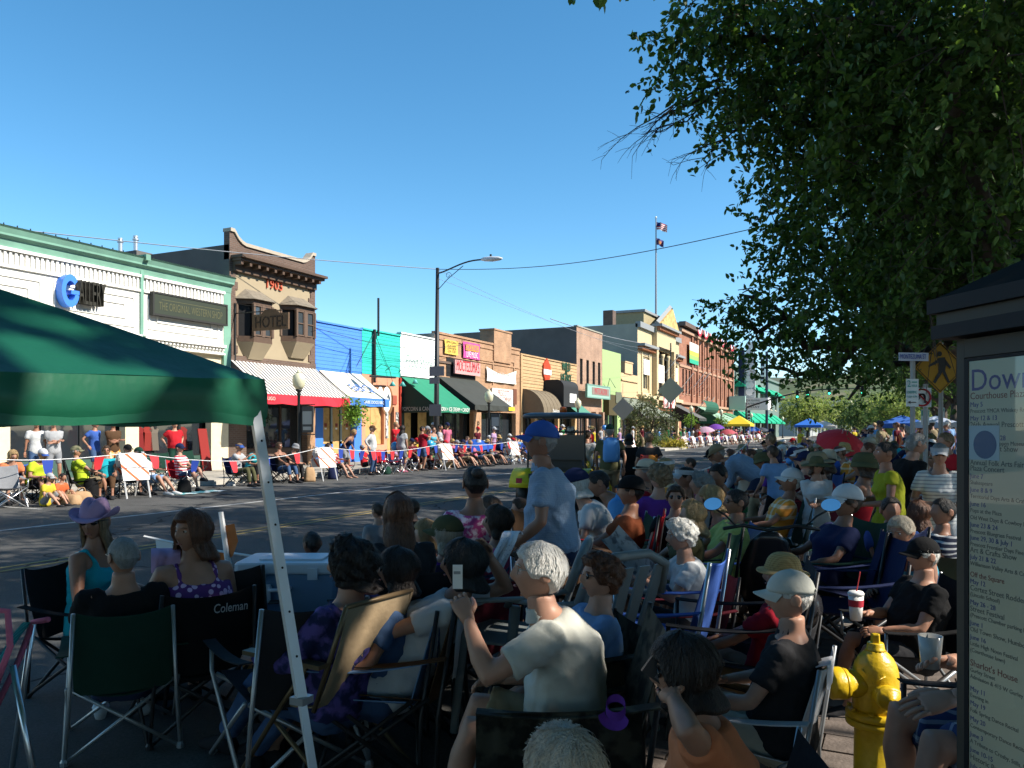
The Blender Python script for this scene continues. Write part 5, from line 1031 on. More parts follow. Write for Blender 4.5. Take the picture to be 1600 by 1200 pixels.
def resolve(o, name, extra=None, wrinkle=0.0):
 bpy.context.view_layer.update();dg=bpy.context.evaluated_depsgraph_get();me=bpy.data.meshes.new_from_object(o.evaluated_get(dg));me.name=name;old=o.data;bpy.data.objects.remove(o);bpy.data.meshes.remove(old)
 if wrinkle:
  n=len(me.vertices);co=np.empty(n*3, np.float32);me.vertices.foreach_get('co', co);no=np.empty(n*3, np.float32);me.vertices.foreach_get('normal', no);co=co.reshape(-1, 3);no=no.reshape(-1, 3)
  w=np.array([noise.noise(V((p[0]*8, p[1]*8, p[2]*5)))+.8*(abs(noise.noise(V((p[0]*13+p[2]*9+7, p[1]*13-p[2]*7, p[2]*6))))*2-.7)+.35*noise.noise(V((p[0]*30, p[1]*30, p[2]*16)))for p in co.tolist()]);co+=no*(w*wrinkle)[:, None];me.vertices.foreach_set('co', co.ravel())
 if extra:
  e=extra.mesh('e', True);bm=bmesh.new();bm.from_mesh(me);bm.from_mesh(e);bm.to_mesh(me);bm.free();bpy.data.meshes.remove(e)
 me.polygons.foreach_set('use_smooth', [True]*len(me.polygons));me.update();return me
BODY={}
def bodyset(pose, lod, fem, fat, yaw, pitch, top, legs, over=None, key=None):
 """meshes of body, top, bottom, shoes for a pose; shared by everyone who holds it"""
 k=(pose, lod, fem, round(fat, 2), yaw, pitch, top, legs, key)
 if k in BODY:return BODY[k]
 J=joints(pose, yaw, pitch, fem, over);n=(6, 10, 14)[lod];b=MB();ex=MB();f2=1+(fat-1)*.5
 torso(b, J, n+2, fem, fat)
 for s in 'rl':
  sg=1 if s=='r' else-1;sh, el, wr=J['sh'+s], J['el'+s], J['wr'+s]
  b.tube([sh-V((sg*.05, 0, 0)), sh, sh.lerp(el, .3), sh.lerp(el, .75), el, el.lerp(wr, .3), wr], [.05*f2, .056*f2, .050*f2, .041*f2, .037*f2, .040*f2, .026], n)
  hp, kn, an=J['hp'+s], J['kn'+s], J['an'+s];b.tube([hp-V((sg*.03, 0, 0)), hp.lerp(kn, .12), hp.lerp(kn, .6), kn, kn.lerp(an, .28), kn.lerp(an, .7), an], [.085*f2, .090*f2, .070*f2, .056, .057, .040, .034], n)
  fd=(an-kn)+V((0, .35, 0));foot(b, an, fd, n)
  hd=wr-el;up=V((sg*.6, .1, .8))if abs(hd.normalized().z)<.8 else V((sg*.5, -.9, 0));up=V(over['up'+s])if over and 'up'+s in over else up
  hand(ex if lod else b, wr, hd+V((0, .02, 0)), up, 1.0, 6 if lod==2 else 4, (over or{}).get('curl'+s, .55), sg*(1 if s=='l' else 1)*-1, lo=(lod==0))
 head(ex if lod else b, J['HM'], J['hc'], (10, 22, 44)[lod], (7, 16, 36)[lod], lod>0)
 if lod:
  o=remesh(b, (0, .026, .0145)[lod], 'body', 5);body=resolve(o, 'body', ex)
 else:body=b.mesh('body', True)
 out=dict(body=body, J=J)
 inf=.020
 if top:
  c=MB();torso(c, J, n+2, fem, fat, inf, -.13 if top!='tank' else-.07, .506 if top not in('tank', )else .41)
  slv={'tee':.62, 'polo':.68, 'long':1.95, 'tank':0, 'dress':.35, 'none':0}[top]
  if slv:
   for s in 'rl':
    sg=1 if s=='r' else-1;sh, el, wr=J['sh'+s], J['el'+s], J['wr'+s];wd=.016 if slv<1 else .008
    pts=[sh-V((sg*.06, 0, 0)), sh, sh.lerp(el, .3), sh.lerp(el, min(slv, 1))];rr=[.060*f2, .064*f2+.006, .060*f2+wd*.6, .050*f2+wd]
    if slv>1:pts+=[el.lerp(wr, .3), el.lerp(wr, slv-1)];rr[3]=.050*f2;rr+=[.048*f2, .036]
    c.tube(pts, rr, n)
  if top=='tank' and lod:
   for s in 'rl':sh=J['sh'+s];q=J['nb'].lerp(sh, .60);fw=J['d2'].cross(V((1, 0, 0)));c.tube([q-J['d2']*.12+fw*.105, q-J['d2']*.03+fw*.075, q+J['d2']*.022, q-J['d2']*.03-fw*.075, q-J['d2']*.12-fw*.10], .020, 6)
  if top=='dress':
   for s in 'rl':c.tube([J['pel'], J['hp'+s].lerp(J['kn'+s], .6), J['kn'+s].lerp(J['an'+s], .75)], [.18, .17, .20], n)
  cl=None
  if top=='polo':
   cl=MB();X=V((1, 0, 0));q=J['nb'].lerp(J['hb'], .15);d=(J['d2']+J['HM']@V((0, 0, .8))).normalized();fyv=d.cross(X)
   cl.loft([ring(q+d*(-.012+dz)+fyv*.004, X, fyv, .066+r, .064+r, 16)for dz, r in((-.02, .012), (.012, .0), (.034, -.004), (.036, -.009), (.0, -.006))], cap=False)
  if lod:out['top']=resolve(remesh(c, (0, .028, .0150)[lod], 'shirt', 3), 'shirt', cl, (0, .004, .0095)[lod])
  else:out['top']=c.mesh('shirt', True)
 if legs and top!='dress':
  c=MB();X=V((1, 0, 0));pel, d1=J['pel'], J['d1'];fyv=d1.cross(X)
  c.loft([ring(pel+d1*t, X, fyv, (w+.010)*(1+(fat-1)*.9), (d+.010)*(1+(fat-1)*.9), n+2, .85)for t, w, d in((-.14, .10, .085), (-.07, .162, .117), (0, .174, .122), (.085, .160, .114))])
  fr={'shorts':.88, 'long':1.93, 'capri':1.6, 'skirt':.7}[legs]
  for s in 'rl':
   sg=1 if s=='r' else-1;hp, kn, an=J['hp'+s], J['kn'+s], J['an'+s];pts=[hp-V((sg*.03, 0, 0)), hp.lerp(kn, .12), hp.lerp(kn, .6)];rr=[.10*f2, .104*f2, .086*f2]
   if fr<=1:pts+=[hp.lerp(kn, fr)];rr+=[.088*f2]
   else:pts+=[kn, kn.lerp(an, .3), kn.lerp(an, fr-1)];rr+=[.074*f2, .070, .060]
   c.tube(pts, rr, n)
  if lod:out['legs']=resolve(remesh(c, (0, .029, .0165)[lod], 'trousers', 3), 'trousers', None, (0, .003, .007)[lod])
  else:out['legs']=c.mesh('trousers', True)
 c=MB()
 for s in 'rl':foot(c, J['an'+s], (J['an'+s]-J['kn'+s])+V((0, .35, 0)), 8, .008)
 out['shoes']=c.mesh('shoes', True)
 BODY[k]=out;return out
HAIRM={}
HS=dict(short=dict(f=.066, s=.0, k=-.075, th=.011), crop=dict(f=.072, s=.012, k=-.06, th=.006), full=dict(f=.058, s=-.012, k=-.082, th=.020), bob=dict(f=.040, s=-.12, k=-.135, th=.022, long=1), long=dict(f=.062, s=-.26, k=-.40, th=.018, long=1), mid=dict(f=.058, s=-.16, k=-.20, th=.026, long=1), curly=dict(f=.056, s=-.10, k=-.13, th=.040, long=1, cu=1), perm=dict(f=.060, s=-.03, k=-.085, th=.030, cu=1), bald=dict(f=.03, s=.0, k=-.075, th=.006, ringy=1), bun=dict(f=.066, s=.01, k=-.055, th=.010, bun=1), tail=dict(f=.066, s=.006, k=-.06, th=.011, tail=1))
def hair(style, hi=True):
 key=(style, hi)
 if key in HAIRM:return HAIRM[key]
 h=HS[style];nl=64 if hi else 20;nt=22 if hi else 8;b=MB();rings=[]
 for i in range(nt+1):
  u=i/nt;row=[]
  for lo in lons(nl, False):
   a=abs(lo);fz, sz, kz=h['f'], h['s'], h['k']
   ze=fz+(sz-fz)*min(1, max(0, (a-.65)/.55))if a<1.2 else(sz if a<1.75 else sz+(kz-sz)*min(1, (a-1.75)/.8))
   zt=.118 if not h.get('ringy')else .055
   if h.get('ringy')and a<1.05:ze=zt-.004
   ztop=zt;z=ztop+(ze-ztop)*(u**.8 if not h.get('ringy')else u);zc=max(z, -.045)if h.get('long')else z
   lat=math.asin(max(-1, min(.9999, zc/.118)));x, y, zz=headp(lo, lat, False);th=h['th']*(min(1, (1-u)*5+.12)if not h.get('long')else min(1, (1-u)*9+.35))*min(1, .75+u)
   if a<1.0 and h.get('long'):th=h['th']*min(1, (1-u)*5+.1)
   r=math.hypot(x, y)+1e-6;nx, ny, nz=x/.0056*.075, y/.0096*.098, zz/.0139*.118;nl_=math.sqrt(nx*nx+ny*ny+nz*nz)+1e-9
   st=.16*noise.noise(V((math.sin(lo)*9, math.cos(lo)*9, z*9)))+.10*noise.noise(V((lo*22, 3, z*6)))
   if h.get('cu'):st=.75*noise.noise(V((x*42, y*42, z*42)))+.45*noise.noise(V((x*95, y*95, z*95)))
   t=th*(1+st*(1 if not h.get('cu')else 1));P=[x+nx/nl_*t, y+ny/nl_*t, zz+nz/nl_*t]
   if h.get('long')and z<-.045:
    dz=-.045-z;spread=1+.45*min(1, dz/.10)*(1 if style!='long' else .35);P=[P[0]*spread*(1+.06*math.sin(lo*7+z*20)), P[1]*spread-.02*min(1, dz/.1)+(.10*min(1, dz/.3)*(-.45)if style=='long' else 0), z]
   row.append(P)
  rings.append(row)
 b.loft(rings, cap=False)
 if hi:
  r3=random.Random(len(style)*7);LK=lons(nl, False)
  for q in range(420 if h.get('long')or h.get('cu')else 300):
   j=r3.randrange(nl);i0=r3.randrange(0, nt-6)if not h.get('long')else r3.randrange(0, nt//2);i1=min(nt, i0+r3.randrange(4, 9 if not h.get('long')else 16));L, L2=[], [];lift=r3.uniform(.001, .006 if not h.get('cu')else .012);ph=r3.uniform(0, 6);dj=r3.uniform(-.25, .25)
   for i in range(i0, i1+1):
    u=(i-i0)/max(1, i1-i0);k=j+dj*(i-i0);a0=V(rings[i][int(k)%nl]);a1=V(rings[i][(int(k)+1)%nl]);p=a0.lerp(a1, k-math.floor(k));o=V((p.x, p.y, p.z+.02));o=o.normalized()*(lift*(.3+math.sin(u*2.4))+(.006*r3.random()if i==i1 else 0));sd=V((-p.y, p.x, 0));sd=(sd.normalized()if sd.length>1e-4 else V((1, 0, 0)))*.0022*(1.1-u);w_=V((math.sin(ph+i)*.003, math.cos(ph+i)*.003, 0))*(2.2 if h.get('cu')else 1);L.append(p+o+sd+w_);L2.append(p+o-sd+w_)
   b.sheet([L, L2])
 if h.get('bun'):b.lathe([(0, -.04), (.026, -.034), (.042, -.012), (.044, .008), (.03, .032), (0, .04)], 14, (0, -.085, .085))
 if h.get('tail'):b.tube([(0, -.10, .045), (0, -.135, .03), (0, -.145, -.03), (0, -.13, -.11), (0, -.12, -.17)], [.016, .026, .032, .026, .006], 10)
 me=b.mesh('hair', True, False);HAIRM[key]=me;return me
HATM={}
def hat(kind, hi=True):
 key=(kind, hi)
 if key in HATM:return HATM[key]
 n=36 if hi else 14;b=MB();c=MB()
 def dome(z0, ztop, sc, pinch=0, flat=0):
  rings=[];m=10 if hi else 5
  for i in range(m+1):
   u=i/m;lat0=math.asin(z0/.118);rr=[]
   for j in range(n):
    lo=2*math.pi*j/n;cx=math.cos(u*math.pi/2)**(.55 if flat else 1);x, y=.075*sc*math.sin(lo)*cx*math.cos(lat0)**.3, .1*sc*math.cos(lo)*cx*math.cos(lat0)**.3
    z=z0+(ztop-z0)*math.sin(u*math.pi/2)
    if pinch:z-=pinch*math.exp(-(x/.025)**2)*u;x*=1-.25*u*max(0, math.cos(lo))
    rr.append((x, y-.004, z))
   rings.append(rr)
  b.loft(rings)
 if kind in('cap', 'visor'):
  if kind=='cap':dome(.036, .145, 1.19);b.lathe([(0, -.004), (.008, -.002), (.008, .004), (0, .006)], 8, (0, -.004, .143))
  else:b.loft([[(.086*math.sin(q), .111*math.cos(q)-.004, z)for q in[2*math.pi*j/n for j in range(n)]]for z in(.036, .078)], cap=False)
  m=12;up=[];lo_=[]
  for i in range(7):
   v=i/6;row=[]
   for j in range(m+1):
    t=-1+2*j/m;x=.078*t*(1-.08*v);y=.108*math.sqrt(max(0, 1-(t*.88)**2))+v*.075*math.sqrt(max(0, 1-(t*.92)**2));row.append((x, y-.006, .042-.018*v-.022*t*t*(.4+v)))
   up.append(row);lo_.append([(x, y, z-.004)for x, y, z in row])
  c.sheet(up);c.sheet(lo_);c.sheet([up[-1], lo_[-1]])
  if kind=='cap':c.obox((0, -.118, .052), (.075, .004, .012))
 else:
  spec=dict(cowboy=(.165, .150, .17, .055, .05), straw=(.155, .165, .165, -.012, .012), widehat=(.135, .19, .19, -.03, .0), bucket=(.13, .125, .125, -.045, .0), fedora=(.150, .130, .145, .012, .035))[kind]
  top, bx, by, lift, pinch=spec;dome(.034, top, 1.16, pinch, 1);rings=[];m=7 if hi else 4
  for sgn in(1, -1):
   for i in(range(m+1)if sgn==1 else range(m, -1, -1)):
    u=i/m;rr=[]
    for j in range(n):
     lo=2*math.pi*j/n;s, co=math.sin(lo), math.cos(lo);x=(.084+(bx-.084)*u)*s;y=(.108+(by-.108)*u)*co-.004
     z=.037+(lift*u*u*(s*s)-(.018*u*u*co*co if kind=='cowboy' else 0)if lift>0 else lift*u*u)+.003*sgn+.004*u*math.sin(lo*3)
     rr.append((x*(1-(.12*u*s*s if kind=='cowboy' else 0)), y, z))
    rings.append(rr)
  c.loft(rings, cap=False);c.loft([[(r*math.sin(q)*.0765/.1, r*math.cos(q)-.004, z)for q in[2*math.pi*j/n for j in range(n)]]for r, z in((.1175, .040), (.1165, .062))], cap=False, mi=1)
 HATM[key]=(b.mesh('hat', True), c.mesh('brim', True, False));return HATM[key]
_g={}
def glasses(kind):
 if kind in _g:return _g[kind]
 b=MB();l=MB()
 for s in(-1, 1):
  prof=[(s*(.031+.021*math.cos(q)), .100-.010*abs(math.cos(q)*.5+s*.2)-.006, .012+.016*math.sin(q))for q in[2*math.pi*j/14 for j in range(14)]]
  if kind=='sun':l.loft([[(x*1.04, y-.003, z)for x, y, z in prof], [(x*1.04, y+.003, z)for x, y, z in prof]])
  b.tube(prof+prof[:1], .0016 if kind!='sun' else .003, 4);b.tube([(s*.053, .088, .018), (s*.079, .05, .02), (s*.081, -.01, .015), (s*.08, -.03, .0)], .002 if kind!='sun' else .0035, 4)
 b.tube([(-.01, .103, .016), (.01, .103, .016)], .002, 4);_g[kind]=(b.mesh('frame', True), l.mesh('lens', True)if l.v else None);return _g[kind]
_eyes=None
def eyes():
 global _eyes
 if _eyes is None:
  _eyes=[]
  for s in(-1, 1):
   b=MB();b.lathe([(0, -.0075), (.007, -.006), (.0115, -.002), (.0115, .002), (.007, .006), (0, .0075)], 10, (s*.031, .0765, .013), mi=0, sy=.9);b.lathe([(0, .0), (.006, .0), (.005, .0012), (0, .0018)], 8, (s*.031, .0862, .013), Matrix.Rotation(R(-90), 3, 'X'), mi=1);_eyes.append(('eye', b.mesh('eye', True), 0))
   b=MB().tube([(s*.016, .094, .031), (s*.034, .095, .036), (s*.050, .082, .031)], [.002, .0032, .0015], 5);_eyes.append(('eyebrow', b.mesh('eyebrow', True), 1))
  b=MB().tube([(-.022, .0905, -.058), (0, .0985, -.0565), (.022, .0905, -.058)], [.0015, .0042, .0015], 6);_eyes.append(('lips', b.mesh('lips', True), 2))
 return _eyes
def part(name, me, m, parent, M=None):
 o=bpy.data.objects.new(name, me);COL.objects.link(o);o.parent=parent
 if M is not None:o.matrix_local=M
 mm=m if isinstance(m, (list, tuple))else[m]
 if len(me.materials)<len(mm):
  for q in mm[len(me.materials):]:me.materials.append(q)
 for i, q in enumerate(mm):o.material_slots[i].link='OBJECT';o.material_slots[i].material=q
 return o
WEAR={}
def person(label, loc, face, pose='stand', top=('tee', 'white'), legs=('long', 'denim'), hair_=('short', 'brown'), hat_=None, sk=0, lod=1, fem=False, fat=1.0, s=1.0, yaw=0, pitch=0, eye=None, shoes='dark', over=None, key=None, group=None, name='person'):
 B=bodyset(pose, lod, fem, fat, yaw, pitch, top[0]if top else None, legs[0]if legs else None, over, key);J=B['J']
 t=thing(name, label, 'person', loc, R(face), group);t.scale=(s, s, s);hi=lod>0
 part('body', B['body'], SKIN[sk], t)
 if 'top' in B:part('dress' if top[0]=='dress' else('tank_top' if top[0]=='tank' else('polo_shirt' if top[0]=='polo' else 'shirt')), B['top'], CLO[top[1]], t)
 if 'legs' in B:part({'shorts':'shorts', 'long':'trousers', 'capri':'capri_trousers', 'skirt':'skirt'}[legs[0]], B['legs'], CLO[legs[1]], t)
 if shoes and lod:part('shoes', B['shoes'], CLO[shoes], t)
 M=Matrix.Translation(J['hc'])@J['HM'].to_4x4()@Matrix.Scale(HSC, 4)
 thick=bool(hat_)and hair_ and hair_[0]in('full', 'bob', 'mid', 'curly', 'perm', 'long', 'tail', 'bun')
 if hair_:part('hair', hair(hair_[0], hi), HAIR[hair_[1]], t, M@Matrix.Scale(.95, 4)if thick else M)
 if thick:M=M@Matrix.Scale(1.08, 4)
 if hat_:
  d, br=hat(hat_[0], hi);hm={'straw':M_STRAW}.get(hat_[1])or CLO[hat_[1]];bm=CLO[hat_[2]]if len(hat_)>2 else hm
  h=part({'cap':'cap', 'visor':'visor', 'cowboy':'cowboy_hat', 'straw':'straw_hat', 'widehat':'sun_hat', 'bucket':'bucket_hat', 'fedora':'brimmed_hat'}[hat_[0]], d, hm, t, M);q=part('bill' if hat_[0]in('cap', 'visor')else 'brim', br, [hm if hat_[0]not in('cap', 'visor')else bm, bm]if hat_[0]not in('cap', 'visor')else bm, h)
 if lod==2:
  for nm, me, q in eyes():part(nm, me, ([M_EYEW, M_IRIS], HAIR[hair_[1]], M_LIP)[q], t, M)
 if eye and lod:
  fr, ln=glasses(eye);g=part('sunglasses' if eye=='sun' else 'glasses', fr, M_BLACKM if eye=='sun' else M_WIRE, t, M)
  if ln:part('lens', ln, M_LENS, g)
 WEAR[t.name]=J
 return t
# ---------------------------------------------------------------- seats
M_ALU=mat('aluminium', (.60, .61, .63), .3, .9);M_TUBED=mat('dark_tube', (.02, .02, .022), .4);M_TUBEG=mat('grey_tube', (.34, .35, .36), .35, .6)
CH={}
def chair_meshes(kind):
 if kind in CH:return CH[kind]
 L=[]
 def tb(name, pts, r=.011, slot=0, n=8):L.append((name, MB().tube(pts, r, n).mesh(name, True), slot))
 def cl(name, g, slot=1, th=.006):
  b=MB();b.sheet(g);b.sheet([[V(p)+V((0, -th*.6, -th))for p in r]for r in g]);n=len(g)
  e=[g[0], g[-1], [r[0]for r in g], [r[-1]for r in g]]
  for row in e:b.sheet([row, [V(p)+V((0, -th*.6, -th))for p in row]])
  L.append((name, b.mesh(name, True, False), slot))
 if kind in('camp', 'campside'):
  g=[]
  for i in range(9):
   u=i/8;g.append([(x*.25, -.24+.50*u, .385+.03*u-.06*(1-(x)**2)*(1-.6*u*u))for x in[-1+k/4 for k in range(9)]])
  cl('seat', g);g=[]
  for i in range(11):
   u=i/10;w=.245+.015*math.sin(u*3)-.015*u;g.append([(x*w, -.24-.13*u-.05*(1-x*x)*(1-u*.5), .36+.45*u+(.02*abs(x)**3 if i==10 else 0)-.012*(1-x*x)*(u>.95))for x in[-1+k/5 for k in range(11)]])
  cl('backrest', g)
  for s in(-1, 1):
   tb('leg', [(s*.29, -.30, 0), (s*.27, -.30, .30), (s*.245, -.38, .83)]);tb('leg', [(s*.29, .28, 0), (-s*.27, .26, .40)]);tb('leg', [(s*.285, -.29, .01), (-s*.26, -.24, .385)]);tb('leg', [(s*.292, .275, .01), (s*.28, -.26, .40)]);tb('leg', [(s*.296, -.30, .01), (s*.29, .27, .42), (s*.29, .27, .56)])
   g=[[(s*(.29+.04*k), -.34+.62*i/8, .60-.03*i/8-.025*math.sin(i/8*math.pi))for k in(-.5, 0, .5, 1)]for i in range(9)];cl('armrest', g)
   if kind=='campside':
    g=[[(s*.315, -.28+.56*i/8, .585-.02*i/8-.22*k/4)for k in range(5)]for i in range(9)];cl('side_panel', g, th=.004)
   L.append(('foot', MB().lathe([(.022, 0), (.022, .02), (.014, .035)], 8, (s*.29, -.30, 0)).mesh('foot'), 0))
 elif kind=='lawn':
  for s in(-1, 1):
   tb('leg', [(s*.27, .30, 0), (s*.27, .0, .40), (s*.27, -.16, .60)], .012);tb('leg', [(s*.25, -.36, 0), (s*.25, .24, .42)], .012);tb('back_post', [(s*.23, -.16, .38), (s*.23, -.36, .88)], .012);L.append(('armrest', MB().box(s*.27-.03, s*.27+.03, -.26, .24, .60, .62).mesh('armrest'), 0))
  tb('top_rail', [(-.23, -.36, .88), (.23, -.36, .88)], .012);tb('front_rail', [(-.25, .25, .42), (.25, .25, .42)], .012)
  g=[[(x, -.16+.41*i/6, .40+.02*i/6-.03*math.sin(i/6*math.pi))for x in(-.22, -.1, 0, .1, .22)]for i in range(7)];cl('seat', g);g=[[(x, -.17-.185*i/8-.02*math.sin(i/8*3.1), .40+.48*i/8)for x in(-.22, -.1, 0, .1, .22)]for i in range(9)];cl('backrest', g)
 else:
  g=[[(x*.23, -.20+.44*i/6, .42+.02*i/6-.02*(1-x*x))for x in(-1, -.5, 0, .5, 1)]for i in range(7)];cl('seat', g, 0, .012)
  for k in range(5):x=-.18+.09*k;L.append(('slat', MB().add([(x-.03, -.20, .43), (x+.03, -.20, .43), (x*1.1+.03, -.34, .84), (x*1.1-.03, -.34, .84), (x-.03, -.215, .43), (x+.03, -.215, .43), (x*1.1+.03, -.355, .84), (x*1.1-.03, -.355, .84)], [(0, 1, 2, 3), (7, 6, 5, 4), (0, 3, 7, 4), (1, 5, 6, 2), (3, 2, 6, 7)]).mesh('slat'), 0))
  L.append(('top_rail', MB().tube([(-.25, -.30, .70), (-.23, -.35, .84), (-.1, -.37, .90), (.1, -.37, .90), (.23, -.35, .84), (.25, -.30, .70)], .022, 8).mesh('top_rail', True), 0))
  for s in(-1, 1):
   L.append(('armrest', MB().tube([(s*.25, -.30, .70), (s*.28, -.1, .66), (s*.28, .18, .64), (s*.27, .22, .60)], .022, 8, flat=.6).mesh('armrest', True), 0))
   for y in(-.22, .22):L.append(('leg', MB().tube([(s*.24, y*.9, .43 if y<0 else .60), (s*.27, y*1.15, 0)], [.028, .02], 6).mesh('leg', True), 0))
 CH[kind]=L;return L
def chair(label, loc, face, kind='camp', fabric='navy', frame=None, s=1.0, group=None, name=None):
 t=thing(name or{'camp':'camp_chair', 'campside':'camp_chair', 'lawn':'lawn_chair', 'plastic':'plastic_chair'}[kind], label, 'chair', loc, R(face), group);t.scale=(s, s, s);fr=frame or M_TUBED
 fb=CLO[fabric]if isinstance(fabric, str)else fabric
 for nm, me, slot in chair_meshes(kind):part(nm, me, fb if slot else fr, t)
 return t
# ---------------------------------------------------------------- placing people
taken=[]
def zbase(x):return SWZ if(x>KERB_R+.1 or x<KERB_L-.1)else 0.0
def who(label, px, D, face, pose='sit', top_y=None, s=None, seat=None, z=None, **kw):
 """head at column px and depth D; the feet find the ground there"""
 J=joints(pose, kw.get('yaw', 0), kw.get('pitch', 0), kw.get('fem', False), kw.get('over'));p=at(px, 672, D);zb=zbase(p.x)if z is None else z;taken.append((px, D))
 h=J['hc'].z+.126+(.022 if kw.get('hat_')and kw['hat_'][0]!='visor' else 0)
 if s is None:s=1.0 if top_y is None else max(.55, min(1.14, (CAMZ-(top_y-672)*D/FPX-zb)/h))
 f=R(face);hx, hy=J['hc'].x*s, J['hc'].y*s;loc=(p.x-(hx*math.cos(f)-hy*math.sin(f)), p.y-(hx*math.sin(f)+hy*math.cos(f)), zb)
 t=person(label, loc, face, pose, s=s, **kw)
 if seat:
  so=seat[5]if len(seat)>5 else .06;loc=(loc[0]-math.sin(f)*so, loc[1]+math.cos(f)*so, loc[2]);chair(seat[0], loc, face, seat[1], seat[2], seat[3]if len(seat)>3 else None, s*(seat[4]if len(seat)>4 else 1.0))
 return t
def DX(px, X):return X*FPX/(cY*(px-1400))
def far(label, px, X, face, pose='sit', **kw):return who(label, px, DX(px, X), face, pose, **kw)
def wpos(t, v):return Matrix.Translation(t.location)@Matrix.Rotation(t.rotation_euler.z, 4, 'Z')@Matrix.Scale(t.scale.x, 4)@V(v)
# ---- nearest people on this side
who('grey-cropped man in dark racing jacket, seen from behind in dark green chair', 192, 4.1, 52, 'sit', 838, top=('polo', 'black'), legs=('long', 'darkdenim'), hair_=('crop', 'grey'), sk=1, lod=2, fat=1.25, yaw=22, eye='wire', shoes='white', over=dict(lean=-6), key='f2', seat=('dark green camp chair seen from behind at lower left, pale crossed legs', 'camp', 'darkgreen', M_TUBEG, 1.04))
who('woman in lilac cowboy hat and turquoise strap top near the street edge', 148, 5.0, 285, 'sit', 782, top=('tank', 'turquoise'), legs=('shorts', 'denim'), hair_=('long', 'sandy'), hat_=('cowboy', 'lilac'), sk=2, lod=2, fem=True, yaw=-75, eye='sun', over=dict(lean=2), key='f1', seat=('dark camp chair under the lilac hat woman', 'camp', 'black'))
w=who('woman with brown bobbed hair looking back over her shoulder, floral tank top', 300, 4.35, 62, 'sit', 797, top=('tank', 'floral'), legs=('capri', 'dark'), hair_=('mid', 'auburn'), sk=1, lod=2, fem=True, fat=1.22, yaw=118, over=dict(lean=-2), key='f3', seat=('black camp chair with white COLEMAN lettering on its back', 'camp', 'black', None, 1.0))
chq=[o for o in COL.objects if o.get('label', '').startswith('black camp chair with white COLEMAN')][0]
text('Coleman', mat('logo_pale', (.40, .40, .40), .7), wpos(w, (.09, -.40, .74)), (R(105), 0, w.rotation_euler.z), .17, .05, ext=.001)
TEXTS[-1][0].parent=chq;TEXTS[-1][0].matrix_parent_inverse=(Matrix.Translation(chq.location)@Matrix.Rotation(chq.rotation_euler.z, 4, 'Z')@Matrix.Scale(chq.scale.x, 4)).inverted()
who('woman with curly dark hair in violet floral blouse, seen in profile', 548, 3.7, 84, 'sitlow', 845, top=('long', 'floralblue'), legs=('long', 'denim'), hair_=('curly', 'dark'), sk=1, lod=2, fem=True, fat=1.18, yaw=32, eye='wire', over=dict(lean=-16, bend=8), key='f5', seat=('tan webbed lawn chair with its back in a sun patch', 'lawn', 'tan', mat('brass_tube', (.16, .11, .06), .4, .5), 1.05))
who('dark-haired woman in white wraparound sunglasses behind the blue towel chair', 622, 3.9, 118, 'sitlow', 856, top=('tee', 'denim'), legs=('long', 'denim'), hair_=('bob', 'dark'), sk=2, lod=2, fem=True, eye='sun', over=dict(lean=-14, bend=6), key='f6', seat=('blue camp chair draped with flowered towel', 'camp', 'lightblue', None, 1.08))
who('girl with very long brown hair seen from behind by the road edge', 622, 4.5, 45, 'sit', 770, top=('tee', 'dark'), legs=('shorts', 'denim'), hair_=('long', 'auburn'), sk=1, lod=2, fem=True, over=dict(pz=.56, lean=4, ar=(.13, .40, .09), al=(-.13, .44, .09)), key='f7', seat=('tall dark folding stool chair under the long-haired girl', 'camp', 'dark', None, 1.2))
who('child in glasses peeking out left of the long brown hair', 590, 6.6, 70, 'stand', 785, top=('tee', 'grey'), legs=('shorts', 'dark'), hair_=('crop', 'brown'), eye='wire', lod=1)
who('dark-haired child standing right of the long brown hair', 645, 6.9, 60, 'stand', 780, top=('tee', 'black'), legs=('shorts', 'dark'), hair_=('full', 'brown'), lod=1)
who('short-haired man in white tee beyond the cooler, back to us', 487, 5.6, 70, 'sit', 830, top=('tee', 'white'), legs=('shorts', 'khaki'), hair_=('crop', 'dark'), sk=3, lod=1, fat=1.1, seat=('navy camp chair beyond the cooler', 'camp', 'navy'))
who('blond child with bangs sitting beside the grey cap', 666, 5.6, 130, 'sit', 812, top=('tee', 'tan'), legs=('shorts', 'denim'), hair_=('bob', 'blond'), fem=True, lod=1, over=dict(pz=.40), key='k1', seat=('small brown folding chair under the blond child', 'camp', 'brown', None, .8))
who('blond woman in grey-green cap with hair puffed behind', 698, 5.2, 75, 'sit', 806, top=('tee', 'purple'), legs=('shorts', 'denim'), hair_=('mid', 'ash'), hat_=('cap', 'olive'), fem=True, sk=0, lod=1, yaw=35, seat=('dark camp chair behind the reclining woman', 'camp', 'dark'))
who('woman with dark bun in pink floral blouse at the road edge', 742, 6.0, 40, 'sit', 772, top=('tee', 'floralpink'), legs=('shorts', 'white'), hair_=('bun', 'dark'), fem=True, sk=2, lod=1, s=1.08)
who('dark-haired girl half hidden right of the bun', 766, 6.6, 100, 'sit', 775, top=('tee', 'maroon'), legs=('shorts', 'denim'), hair_=('full', 'brown'), fem=True, lod=1)
who('woman in sunglasses and pink-blue striped tee beside the blue shirt man', 778, 5.4, 118, 'sit', 790, top=('tee', 'stripepink'), legs=('shorts', 'denim'), hair_=('bob', 'brown'), fem=True, eye='sun', sk=1, lod=1)
who('boy with camera in front of the blue shirt man', 812, 6.4, 125, 'hold', 778, top=('tee', 'black'), legs=('shorts', 'dark'), hair_=('full', 'brown'), lod=1, z=0)
